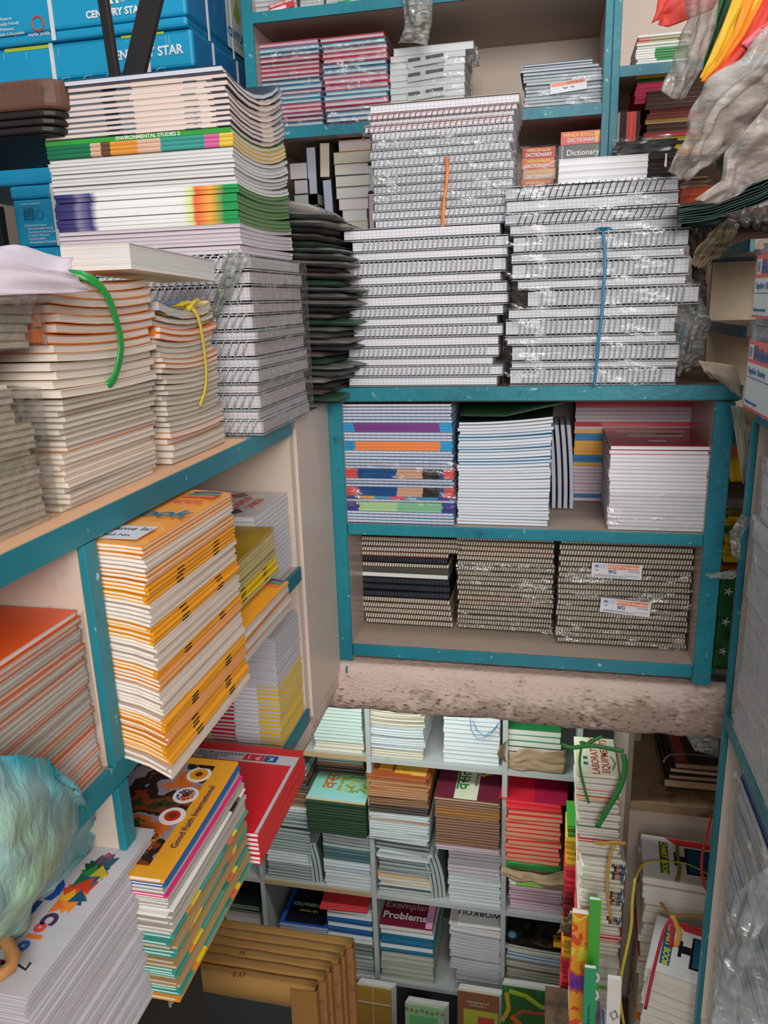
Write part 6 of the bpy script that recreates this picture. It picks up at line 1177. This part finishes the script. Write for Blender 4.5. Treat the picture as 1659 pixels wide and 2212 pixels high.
disc_ = part('printed_disc', MB().tube([(.03, -.0155, t_d['h']-.17), (.0301, -.0165, t_d['h']-.17)], .028, 20), flat('#9fbf5a', .4), t_d)
text('पर्यावरण', .03, flat('#14301a', .4), t_d, (.115, -.0155, t_d['h']-.13), (PI/2, -PI/2, 0))
part('string', MB().box(.075, .082, -.018, -.016, 0, t_d['h']), flat('#2a3a24', .5), t_d)
# ------------------------------------------------------------------ cardboard-wrapped boards below the side unit
kb_ = dirty('cardboard', '#9d7538', '#90682e', '#5c3f1d', 3, 26, .75, .001, .55, .72); kbd = dirty('cardboard_side', '#8a5c2c', '#7a4f26', '#3f2812', 3, 40, .8, .001)
def corr(name='corrugated'):
    if name in MATS: return MATS[name]
    m = NT(name); m.b.inputs['Roughness'].default_value = .8
    f = m.math('FRACT', m.math('MULTIPLY', m.xyz()[2], 160)); m.lk(m.mix(f, lin('#a8752f'), lin('#6e481d')), m.b.inputs['Base Color']); m.bump(f, .002); MATS[name] = m.m; return m.m
byy = 1.150
for i in range(6):
    y0 = byy+i*.0225; x1 = -.425+i*.0085+(.004 if i % 2 else 0); zt_ = 1.700-(0 if i else .003)
    o = thing('wrapped_board', f"cardboard-edged blackboard, {['front one with the dark face', 'second', 'third', 'fourth', 'fifth', 'rearmost'][i]} of the leaning row", 'board', (x1, y0, 1.2505), None, 'cardboard-wrapped boards')
    h = zt_-1.2505
    part('board_face', MB().box(-.62, -.012, .003, .017, 0, h-.010), flat('#101c18', .35, .15), o)
    tp_ = MB().extr(rp(0, .0205, h-.050 if i == 0 else h-.02, h, 3, True), .625, 20, x0=-.625)
    tp_.xf(lambda x, y, z: (x, y+noise.noise(Vector((x*22, z*9, i)))*.0012, z+noise.noise(Vector((x*16, y*60, i*3)))*.0022+(-.010*(x+.62)/.62 if z < h-.03 else 0))); part('cardboard_top_edge', tp_, kb_, o, True)
    ed_ = MB(); n = 26
    for k in range(n+1):
        z = h*k/n*.985; e = noise.noise(Vector((k*.9, i*5, 2)))*.005
        for (x, y) in ((-.052+e*.6 if i == 0 else -.02, -.0014), (-.002, -.0014), (.0016+e*.3, .0015), (.0016+e*.3, .0195), (-.015, .0205)): ed_.v.append((x, y, z))
    for k in range(n):
        for j in range(4): q = k*5+j; ed_.f.append([q, q+1, q+6, q+5]); ed_.m.append(0)
    part('cardboard_side_edge', ed_, kbd if i % 2 else corr(), o)
text('M', .016, flat('#5a3f1c', .6), bpy.data.objects['wrapped_board.002'], (-.19, .006, .4500), (math.radians(20), 0, 0)); text('8 A7', .014, flat('#5a3f1c', .6), bpy.data.objects['wrapped_board'], (-.16, .003, .4478), (math.radians(20), 0, .1))
dr('torn_film', 'scrap of dusty film hanging under the nearest stack', 'plastic film', [[(350, 2120), (372, 2122)], [(362, 2150), (376, 2148)], [(366, 2175), (372, 2172)]], .66, plastic('crushed_film', ''), nu=8, nv=14, amp=.004)
# ------------------------------------------------------------------ teal bag and bamboo loop in the near corner
def zb_(u, v, z): p = P(u, v, 'z', z); return (p.x, p.y, p.z)
m = NT('teal_bag'); m.b.inputs['Roughness'].default_value = .38
m.lk(m.ramp(m.noise(7, detail=3), [(.36, '#1f8fa0'), (.48, '#7fb4b8'), (.58, '#8aa8a4'), (.7, '#9fc49a')]), m.b.inputs['Base Color']); m.bump(m.noise(24, sc=(1, 2, 1), detail=5), .01, .7)
bag = MB(); nu, nv = 40, 30
R0 = [(-60, 1640, 2.53), (40, 1640, 2.53), (100, 1640, 2.53), (110, 1650, 2.50)]
def xb_(u, v, x): p = P(u, v, 'x', x); return (p.x, p.y, p.z)
rowsb = [[xb_(-120, 1635, -.430), xb_(-20, 1630, -.430), xb_(60, 1638, -.430), xb_(108, 1642, -.432)], [xb_(-120, 1730, -.422), xb_(0, 1720, -.422), xb_(100, 1708, -.424), xb_(168, 1712, -.430)],
 [xb_(-120, 1890, -.418), xb_(0, 1858, -.419), xb_(108, 1800, -.424), zb_(207, 1778, 2.428)], [xb_(-120, 1990, -.426), xb_(0, 1950, -.428), xb_(92, 1885, -.434), zb_(190, 1838, 2.424)], [zb_(-120, 2075, 2.422), zb_(-30, 2048, 2.422), zb_(50, 1992, 2.422), zb_(120, 1915, 2.422)]]
o = drape('teal_plastic_bag', 'puffy translucent teal plastic bag lying on the drawing books', 'bag', rowsb, m.m, 44, 40, .006, 1.2, 4, thick=.004)
bo = MB(); pts = [(-28, 2010), (-5, 2018), (18, 2040), (30, 2065), (22, 2090), (0, 2105), (-30, 2120)]
bo.tube([zb_(u, v, 2.432) for u, v in pts], .0062, 10); thing('bamboo_loop', 'curved bamboo handle loop at the near edge of the drawing books', 'handle', (0, 0, 0), data=bo.mesh('bamboo_loop', dirty('bamboo', '#c08a55', '#a8723f', '#5a3a1f', 20, 60, .45, .001), True))
tz = MB().tube([zb_(u, v, 2.424) for u, v in [(30, 2070), (40, 2085), (55, 2095), (66, 2080)]], .0012, 5); thing('thread', 'thin dark thread curled by the bamboo loop', 'thread', (0, 0, 0), data=tz.mesh('thread', INK))
# ------------------------------------------------------------------ near unit contents, aisle side
sRp = st('pad', flat('#b9bcc4', .3), pages('#dcdde2', line=.18), 'L', ct=.0008); RX = .348
S('white paper packet', 'packet', 'in the upper film-wrapped packet by the aisle', 'white packets in the upper aisle bundle', RX-.002, RX+.2, 1.05, 1.345, 2.631, 2.736, [(sRp, 4)], jit=.003, rj=.5)
S('white paper packet', 'packet', 'in the lower film-wrapped packet by the aisle', 'white packets in the lower aisle bundle', RX-.002, RX+.2, 1.02, 1.37, Bz+.0015, 2.63, [(sRp, 11)], jit=.003, rj=.5)
wrap('crinkled film round the lower packets by the aisle', RX-.002, RX+.2, 1.02, 1.37, Bz+.002, 2.63, plastic('near_film', '#f6f6f6', .3, .16, .04, 18, '#e6e8e8'), faces='LFT', seed=120, amp=.006)
wrap('crinkled film round the upper packets by the aisle', RX-.002, RX+.2, 1.05, 1.345, 2.632, 2.736, plastic('near_film', ''), faces='LFT', seed=123, amp=.004)
# packets with label bands on top of the near unit
sPl = st('pad', flat('#a9a6b4', .35), pages('#c2c2cc', line=.3), 'L', ct=.002); sPr = rs(sPl, 'L', cover=flat('#b8486a', .4), ct=.0035)
px0 = .318
for k, (z0, z1) in enumerate([(2.8125, 2.945), (2.946, 3.070)]):
    S('label-banded notebook', 'notebook', f"in the {['lower', 'upper'][k]} wrapped bundle above the aisle unit", f'notebooks in the {["lower", "upper"][k]} banded bundle', px0, px0+.19, 1.10, 1.375-.004*k, z0, z1, [(sPl, 2), (sPr, 1), (sPl, 2), (sPr, 1), (sPl, 2)], jit=.004, rj=.6)
    wrap(f"thick crinkled film round the {['lower', 'upper'][k]} label-banded bundle", px0, px0+.19, 1.10, 1.378, z0, z1, plastic('near_film', ''), faces='LFRT', seed=130+k, amp=.006, pad=.005)
redl = flat('#ef6a62', .45, key='redlabel')
for k, (zc_, hh) in enumerate([(2.872, .105), (3.005, .092)]):
    o = thing('paper_label', f"red-framed printed paper label on the {['lower', 'upper'][k]} banded bundle", 'label', (px0-.0135, 1.335, zc_))
    part('label_frame', MB().box(-.0006, 0, -.22, 0, -hh/2, hh/2), redl, o); part('label_paper', MB().box(-.0012, -.0007, -.215, -.004, -hh/2+.004, hh/2-.034), flat('#dfe6e4', .4), o)
    part('emblem_panel', MB().box(-.0012, -.0007, -.033, -.008, hh/2-.028, hh/2-.006), flat('#dfe6e4', .4), o); part('emblem', MB().box(-.0018, -.0013, -.028, -.013, hh/2-.024, hh/2-.010), flat('#5f8fb8', .4), o)
    text('Platinum', .028, flat('#2f5f9a', .4), o, (-.002, -.040, hh/2-.018), (PI/2, 0, -PI/2), 'LEFT', bold=.0008)
    for j, s in enumerate(['Pages', 'Size', 'Quantity']): text(s, .013, flat('#2f5f9a', .4), o, (-.002, -.015-.028*j, hh/2-.045), (PI/2, 0, -PI/2), 'LEFT')
    part('printed_line', MB().box(-.0018, -.0013, -.21, -.008, hh/2-.056, hh/2-.0552), navy, o)
    text('Manufactured and packed', .007, flat('#2f5f9a', .4), o, (-.002, -.010, -hh/2+.012), (PI/2, 0, -PI/2), 'LEFT')
ro = S('red-edged white book', 'book', 'lying on the upper banded bundle', None, px0+.008, px0+.19, 1.12, 1.355, 3.078, 3.100, [(st('hard', flat('#e02a3a', .35), pages('#c9ccd6', line=.15), 'B', ct=.002), 1)])
# below the lower shelf of the near unit: film-wrapped leaning sheets with a blue cover
sBp = st('pad', flat('#b4b8c2', .3), pages('#d9dade', line=.2), 'L', ct=.0009); sBb = rs(sBp, 'L', cover=flat('#1f6fb0', .35), ct=.0022); sBc = rs(sBp, 'L', cover=flat('#0d3f8f', .3), pages=flat('#0d3f8f', .3), ct=.003)
S('white paper packet', 'packet', 'in the blue-topped bundle under the near shelf', 'packets in the blue-topped bundle', .366, .56, 1.0, 1.395, 1.481, 2.165, [(sBp, 5), (sBb, 1), (sBp, 4), (sBb, 1), (sBp, 5), (sBb, 1), (sBp, 3), (sBb, 2), (sBp, 5), (sBb, 1), (sBp, 2), (sBc, 1, 2.6)], jit=.003, rj=.5, lean=(.004, -.02))
wrap('big crinkled film sheet over the blue-topped bundle', .364, .56, 1.0, 1.395, 1.482, 2.12, plastic('big_film', '#f4f5f5', .4, .13, .10, 9, '#d8dbdc', .7), faces='LF', seed=140, amp=.005)
dr('hanging_film', 'billowing clear film in the near lower corner by the aisle', 'plastic film', [[(1590, 1960), (1620, 1900, -.03), (1720, 1840, -.05)], [(1570, 2060), (1620, 2000, -.04), (1720, 1960, -.05)], [(1545, 2140), (1600, 2100, -.03), (1720, 2080, -.05)], [(1530, 2240), (1600, 2240, -.02), (1720, 2240, -.05)]], 1.02, plastic('corner_film', '#eef0f0', .5, .1, .16, 7, '#cfd3d4', .65), nu=30, nv=30, amp=.010, freq=1)
# ------------------------------------------------------------------ tied bundles at the end of the aisle
def bk(c, p, l, side='F', ct=.0012, line=.25): return st('fold', flat(c, .45), pages(p, line=line), side, ct=ct, look=l)
wB = bk('#c9c2b4', '#ebe6dc', 'white-edged', 'B'); wR = bk('#d8353c', '#e9dfd8', 'red-edged', 'B', .002); wO = bk('#e0843a', '#e9dfd0', 'orange-edged', 'B', .002); wG = bk('#1f6a34', '#e9e6dc', 'green-edged', 'B', .002)
bz = .9405; ly = 1.74
x0, x1 = fx(1255, 1700, ly), fx(1348, 1700, ly); zt_ = fz(1300, 1676, ly)
lb = S('laboratory booklet', 'booklet', 'in the green-tied laboratory bundle', 'booklets in the green-tied bundle', x0, x1, ly, ly+.17, zt_-.235, zt_, [(wB, 5), (wR, 2), (wB, 4), (wG, 1), (wB, 10), (wO, 1), (wB, 2), (wR, 1), (wB, 4), (bk('#d9d2bc', '#eee9dc', 'title-covered'), 1, 1.2)], jit=.004, rj=1.5, lean=(-.012, 0))
tp = lb[-1]; crm = flat('#d9d6b8', .4, key='labcover'); w = x1-x0; coverart(tp, w-.002, .168, crm)
rdk = flat('#b0383a', .5, key='labred'); text('LABORATORY', .026, rdk, tp, (-.003, -.0, tp['t']+.0012), (0, 0, PI/2), bold=.0004); text('EQUIPMENTS', .026, rdk, tp, (.022, -.0, tp['t']+.0012), (0, 0, PI/2), bold=.0004)
disc(tp, -.03, .055, .009, flat('#1f5f3a', .5), tp['t']+.0012, 'printed_emblem'); part('printed_tube', MB().tube([(.036, -.06, tp['t']+.0014), (.045, -.03, tp['t']+.0014), (.036, 0, tp['t']+.0014)], .003, 5, flatn=.2), flat('#8f8f84', .5), tp)
for k, y in enumerate((-.02, -.045)): part('printed_bottle', MB().box(-.033, -.022, y, y+.012, tp['t']+.0011, tp['t']+.0015), flat('#2f5f7a', .5), tp)
z1 = zt_-.236
x0, x1 = fx(1258, 1850, ly), fx(1350, 1850, ly)
ph = st('fold', stripe('portrait_spine', .11, [(0, '#e9e4d8'), (.62, '#e9e4d8'), (.68, '#2f2a30'), (.75, '#b98a6a'), (.85, '#3a5a7a'), (.95, '#e9e4d8')]), pages('#ece4d6', line=.3), 'F', ct=.002, look='portrait-printed')
S('booklet', 'booklet', 'in the straw-tied bundle by the cream panel', 'booklets in the straw-tied bundle', x0, x1, ly, ly+.17, z1-.30, z1, [(wB, 4), (wR, 3), (wB, 3), (ph, 2), (wB, 4), (ph, 4), (wB, 4), (ph, 5), (wB, 2)], jit=.005, rj=2)
z2 = z1-.301
S('booklet', 'booklet', 'in the lowest bundle by the cream panel', 'booklets in the lowest bundle', x0-.01, x1, ly-.03, ly+.14, bz, z2, [(wB, 6), (bk('#2f6ac0', '#dfe4ea', 'blue-edged'), 2), (wR, 3), (wB, 4), (bk('#8fc03a', '#e4e9d4', 'lime-edged'), 1), (wB, 4)], jit=.006, rj=3)
gr = flat('#237a2f', .35, key='greentie')
def rib(name, label, pts, Y, w, m, **k): return ribbon(name, label, 'tie', [(fx(u, v, Y+(d[0] if d else 0)), Y+(d[0] if d else 0), fz(u, v, Y+(d[0] if d else 0))) for u, v, *d in pts], w, m, nrm=(0, 1, 0), **k)
rib('green_tie', 'glossy green plastic tie crossing the laboratory booklets', [(1213, 1608), (1235, 1615), (1262, 1612), (1290, 1612), (1330, 1620), (1348, 1622)], 1.70, .012, gr, flatn=.3)
rib('green_tie', 'green plastic tie running up over the laboratory booklets', [(1262, 1612), (1280, 1600), (1302, 1590)], 1.70, .010, gr, flatn=.3)
rib('green_tie', 'green plastic tie dropping down the face of the laboratory bundle', [(1347, 1630), (1350, 1660), (1340, 1700), (1315, 1745), (1290, 1787)], 1.70, .013, gr, flatn=.3)
rib('green_tie', 'green plastic tie down the near edge of the laboratory bundle', [(1256, 1615), (1252, 1650), (1262, 1700), (1272, 1735)], 1.72, .006, gr, flatn=.4)
stw = flat('#c9963c', .5, key='straw')
rib('straw_tie', 'frayed straw-coloured tie around the portrait booklets', [(1283, 1818), (1300, 1822), (1325, 1820), (1352, 1822)], 1.71, .011, stw)
rib('straw_tie', 'straw-coloured tie hanging down the booklets by the cream panel', [(1328, 1824), (1318, 1850), (1312, 1900), (1315, 1950), (1322, 1990)], 1.705, .007, stw)
# colourful children books before the pigeonholes
gdot = bk('#3f9a3a', '#f0c8b8', 'green-dotted', 'F', .004); rdd = bk('#e23a48', '#e86a68', 'red', 'F', .002); pkk = bk('#e86a8a', '#f0b8b8', 'pink', 'F', .002); yb__ = bk('#e0b82c', '#e8d890', 'yellow', 'F', .002); mar = bk('#8a2a2c', '#c98a70', 'maroon', 'F', .002); bluu = bk('#2f7ac0', '#e4e8ec', 'blue', 'F', .002)
zt1 = fz(1275, 1735, 1.86)
S('colouring book', 'book', 'in the red-green pile behind the bundles', 'red and green colouring books', fx(1250, 1850, 1.86), fx(1284, 1850, 1.86), 1.862, 1.97, bz, zt1, [(bk('#b98a5a', '#b98a5a', 'tan', 'F'), 6), (rdd, 12), (bk('#14402a', '#2f4a3a', 'dark green', 'F'), 3), (rdd, 6), (pkk, 3), (gdot, 4), (rdd, 4), (gdot, 4), (pkk, 3), (rdd, 2)], jit=.003, rj=1, single=True)
S('colouring book', 'book', 'in the pile beside the narrow pigeonhole', 'colouring books beside the pigeonhole', fx(1222, 1900, 1.95), fx(1250, 1900, 1.95), 1.98, 2.1, .60, fz(1236, 1800, 1.95), [(mar, 10), (rdd, 12), (yb__, 4), (mar, 8), (rdd, 5), (yb__, 5), (gdot, 2)], jit=.003, rj=1, single=True)
thing('stand', 'hidden stand beneath the colouring books beside the pigeonhole', 'stand', (.13, 2.04, 0), data=MB().box(-.02, .1, -.07, .07, 0, .599).mesh('stand', WOODT))
kz = 1.80; dr('brown_paper', 'dark brown crumpled paper between the colouring piles', 'wrapping paper', [[(1222, 1985), (1250, 1965, -.03), (1292, 1955)], [(1212, 2000), (1250, 1992, -.05), (1290, 1985)], [(1205, 2012), (1240, 2018, -.02), (1270, 2012)]], kz, flat('#6f5a44', .75, .2), nu=16, nv=12, amp=.010, thick=.001)
# leaning bright picture books at the bottom
def lean_book(u0, u1, v0, v1, Y, c, noun, label, extra=None, roll=0, th=.012):
    x0, x1 = fx(u0, v0, Y), fx(u1, v0, Y); zt_ = fz(u0, v0, Y); zb__ = fz(u0, v1, Y); w = x1-x0; h = zt_-zb__
    o = thing(noun, label, 'book', ((x0+x1)/2, Y, zb__), (math.radians(-8), math.radians(roll), 0)); part('page_block', MB().box(-w/2+.001, w/2-.001, .0015, th, .001, h-.001), PGW, o); part('front_cover', MB().box(-w/2, w/2, 0, .0014, 0, h), c, o); part('back_cover', MB().box(-w/2, w/2, th+.0001, th+.0015, 0, h), c, o); o['w'] = w; o['h'] = h; return o
rb_ = lean_book(1238, 1275, 2000, 2230, 1.66, patches('rainbow_cover', ['#5a2a8c', '#7a3a9c', '#e0502c', '#f0a02c', '#e8d43a', '#f08a2c', '#5a2a8c'], 10), 'picture_book', 'purple and orange rainbow picture book standing by the tied bundles', th=.02)
lp = lean_book(1276, 1302, 1975, 2240, 1.62, stripe('green_red_cover', .3, [(0, '#e0502c'), (.35, '#d8433a'), (.62, '#3a8a3c'), (.75, '#4fae3c')], ax=2), 'picture_book', 'green and red picture book with cartoon eyes standing by the rainbow one', th=.014)
for zq in (.17, .12): part('printed_eye', MB().tube([(.0, -.0006, zq), (.0, -.0012, zq)], .018, 14), WHITE, lp); part('printed_pupil', MB().tube([(.004, -.0013, zq), (.004, -.0018, zq)], .007, 10), INK, lp)
gb = lean_book(1264, 1290, 2108, 2240, 1.56, flat('#2f9a6a', .4), 'picture_book', 'teal-green activity book with small print standing lowest in the corner'); text('Learner Steps - Abhyas', .010, INK, gb, (.0, -.0006, .04), (PI/2, PI/2, 0))
fr_c = [('#9a7ac8', 'lilac'), ('#d8c8e0', 'pale lilac'), ('#3f9ac0', 'sky-blue'), ('#e0e4e8', 'white'), ('#c9383c', 'red'), ('#8a2a3c', 'wine-red')]
for i, (c, l) in enumerate(fr_c): standing('upright_booklet', f"{l} upright booklet edge between the bright books and the bundles", fx(1303+5*i, 2100, 1.64), 1.64, .12, .235-.012*i, .0048, st('pad', flat(c, .5), pages(c, line=.2), 'F', ct=.0006), bz, cat='booklet', group='upright booklet edges')
nb2 = lean_book(1315, 1345, 2130, 2250, 1.52, flat('#e4dfd8', .4), 'picture_book', 'white animal picture book lettered N in the bottom corner'); text('N', .035, INK, nb2, (0, -.0006, .022), (PI/2, 0, 0), bold=.001); part('printed_figure', MB().tube([(-.008, -.0008, .075), (.004, -.0008, .085), (.010, -.0008, .07), (.0, -.0008, .06)], .003, 5, closed=True), flat('#8a8f8c', .4), nb2)
# chart book bundles
tele = flat('#14171c', .4, key='tvk'); scr = flat('#1f5f80', .25, key='tvs'); rc = flat('#d9343a', .4, key='chartred')
wC = bk('#cfc6b8', '#e9e4d8', 'white', 'B'); wCo = bk('#e89a2c', '#e9e0c8', 'orange-cornered', 'F', .003); wCw = bk('#d8d2c8', '#efece6', 'white-backed', 'L')
def chart(x0, x1, y0, y1, zt_, zb__, n, rot, where, grp, lean=(0, 0), mix=None):
    return S('chart book', 'chart book', where, grp, x0, x1, y0, y1, zb__, zt_, mix or [(wC, n)], jit=.005, rj=1.5, rot=rot, lean=lean)
ch1 = chart(.268, .47, 1.73, 1.90, 1.555, bz, 30, -.05, 'in the rear chart book bundle', 'chart books in the rear bundle', (.004, .012), [(wCw, 8), (wCo, 2), (wC, 8), (wR, 1), (wC, 8), (wCw, 4)])
ch2 = chart(.275, .44, 1.52, 1.70, 1.475, bz, 26, -.28, 'in the front chart book bundle', 'chart books in the front bundle', (.0, .0), [(bk('#1f6aa0', '#e0e4e8', 'blue-edged', 'F', .003), 2), (wC, 4), (wCo, 2), (wC, 7), (wCo, 1), (wC, 8)])
for tp, w, d, tc in ((ch1[-1], .202, .17, flat('#156a36', .4)), (ch2[-1], .165, .18, flat('#1d5f8c', .4))):
    z = tp['t']+.0006; coverart(tp, w-.004, d-.004, flat('#e6e4e4', .35))
    mbx = MB(); mbx.v = [(-.04, d/2-.004, z+.001), (w/2-.003, d/2-.004, z+.001), (w/2-.003, -d/2+.004, z+.001), (w/2-.04, -d/2+.004, z+.001), (.0, d/2-.04, z+.001)]; mbx.v += [(a, b, c+.0004) for a, b, c in mbx.v]; mbx.f = [(4, 3, 2, 1, 0), (5, 6, 7, 8, 9)]+[(i, (i+1) % 5, 5+(i+1) % 5, 5+i) for i in range(5)]; mbx.m = [0]*7; part('printed_panel', mbx, rc, tp)
    part('printed_panel', MB().box(-.03, w/2-.02, -d/2+.03, d/2-.03, z+.0015, z+.0019), flat('#e6e4e4', .35), tp)
    part('printed_screen', MB().box(.008, w/2-.024, -.052, .048, z+.002, z+.0024), tele, tp); part('printed_screen', MB().box(.014, w/2-.030, -.046, .042, z+.0025, z+.0029), scr, tp); part('printed_stand', MB().box(-.012, .008, -.012, .012, z+.002, z+.0024), tele, tp); part('printed_stand', MB().box(-.02, -.012, -.026, .026, z+.002, z+.0024), tele, tp)
    part('title_band', MB().box(-.056, -.034, -.062, .062, z+.0011, z+.0015), tc, tp); text('CHART BOOK', .020, flat('#e8dc3a', .4), tp, (-.045, 0, z+.0017), (0, 0, -PI/2), bold=.0005, shear=.2)
olv = flat('#8a7f2c', .45, key='olivetie'); yw = flat('#c9b83a', .45, key='yellowtie'); rdt = flat('#b0283c', .4, key='redtie')
def rz(name, label, pts, w, m): return ribbon(name, label, 'tie', [tuple(P(u, v, 'z', z)) for u, v, z in pts], w, m, flatn=.3, nrm=(0, 0, 1))
rz('olive_tie', 'olive plastic tie across the rear chart book cover', [(1462, 1820, 1.562), (1464, 1850, 1.566), (1468, 1880, 1.566), (1462, 1905, 1.562)], .009, olv)
rz('yellow_tie', 'yellow tie looped along the rear chart book bundle', [(1530, 1888, 1.566), (1490, 1868, 1.568), (1460, 1862, 1.568), (1395, 1862, 1.562), (1372, 1900, 1.54)], .006, yw)
rib('yellow_tie', 'long yellow tie hanging down before the chart bundles', [(1372, 1898), (1366, 1950), (1364, 2000), (1352, 2060), (1342, 2110), (1340, 2160), (1348, 2215)], 1.62, .007, yw)
rz('straw_tie', 'straw-coloured bow tied over the front chart book bundle', [(1420, 1940, 1.482), (1435, 1960, 1.49), (1452, 1977, 1.492), (1490, 1976, 1.488), (1530, 1980, 1.485)], .009, stw)
rib('straw_tie', 'frayed straw-coloured tail of the bow on the chart bundle', [(1452, 1978), (1462, 2000), (1468, 2020), (1460, 2045)], 1.50, .012, stw)
rib('red_tie', 'crimson ribbon falling from the bow down the chart bundle', [(1452, 1980), (1435, 2010), (1418, 2070), (1404, 2130), (1394, 2180)], 1.50, .008, rdt)
rib('red_tie', 'short crimson ribbon tail under the bow', [(1454, 1982), (1452, 2010), (1450, 2045)], 1.50, .010, rdt)
rib('red_tie', 'red and white tie rising beside the rear chart book', [(1535, 1765), (1528, 1800), (1518, 1840), (1516, 1880), (1522, 1915), (1535, 1930)], 1.715, .007, flat('#c9403c', .45))
# dark slates on the cupboard
dko = [flat('#3f2c28', .35, .2), flat('#2c2a28', .4, .2)]
z = 1.6155
for i, (c, l, t, pc) in enumerate([('#2f3432', 'grey-green', .03, '#c9a88a'), ('#2a2624', 'black', .018, '#b9987a'), ('#4a2c2a', 'wine-brown', .016, '#d0b090'), ('#3a2824', 'dark brown', .022, '#a8886c')]):
    ms = book_meshes(st('pad', flat(c, .35, .2), pages(pc, line=.3), 'F', ct=.004), .34, .22, t, None, False)
    o = thing('old_ledger', f"{l} old ledger, {ordn(i, 4)} in the pile on the low cupboard", 'book', (.52+.008*i, 2.17, z), (0, 0, math.radians([0, 1.5, -1, 1][i])), 'old ledgers on the cupboard')
    for k, me in ms.items(): link(k, me, o)
    z += t+.0006
part('red_spine_tape', MB().box(-.168, -.138, -.105, .10, .0226, .0236), flat('#b8504a', .5), o)
ribbon('grey_cable', 'grey cable looped over the old ledgers on the cupboard', 'cable', [(.34, 2.05, z+.0), (.36, 2.06, z+.02), (.42, 2.07, z+.022), (.5, 2.08, z+.012), (.6, 2.08, z+.01)], .007, flat('#7f8f98', .35))
dr('cobweb_film', 'dusty grey film tuft under the beam above the ledgers', 'plastic film', [[(1480, 1585), (1555, 1590)], [(1500, 1620), (1550, 1635)]], 1.60, plastic('crushed_film', ''), nu=10, nv=6, amp=.006)
# ------------------------------------------------------------------ lettering becomes real mesh
_dg = bpy.context.evaluated_depsgraph_get(); _dg.update()
for o in [q for q in COL.objects if q.type == 'FONT']:
    me = bpy.data.meshes.new_from_object(o.evaluated_get(_dg)); me.name = 'lettering'
    nm, par, loc, rot, sc = o.name, o.parent, o.location.copy(), o.rotation_euler.copy(), o.scale.copy()
    bpy.data.objects.remove(o); n = bpy.data.objects.new(nm, me); COL.objects.link(n); n.parent = par; n.location = loc; n.rotation_euler = rot; n.scale = sc
    if not me.materials: me.materials.append(INK)
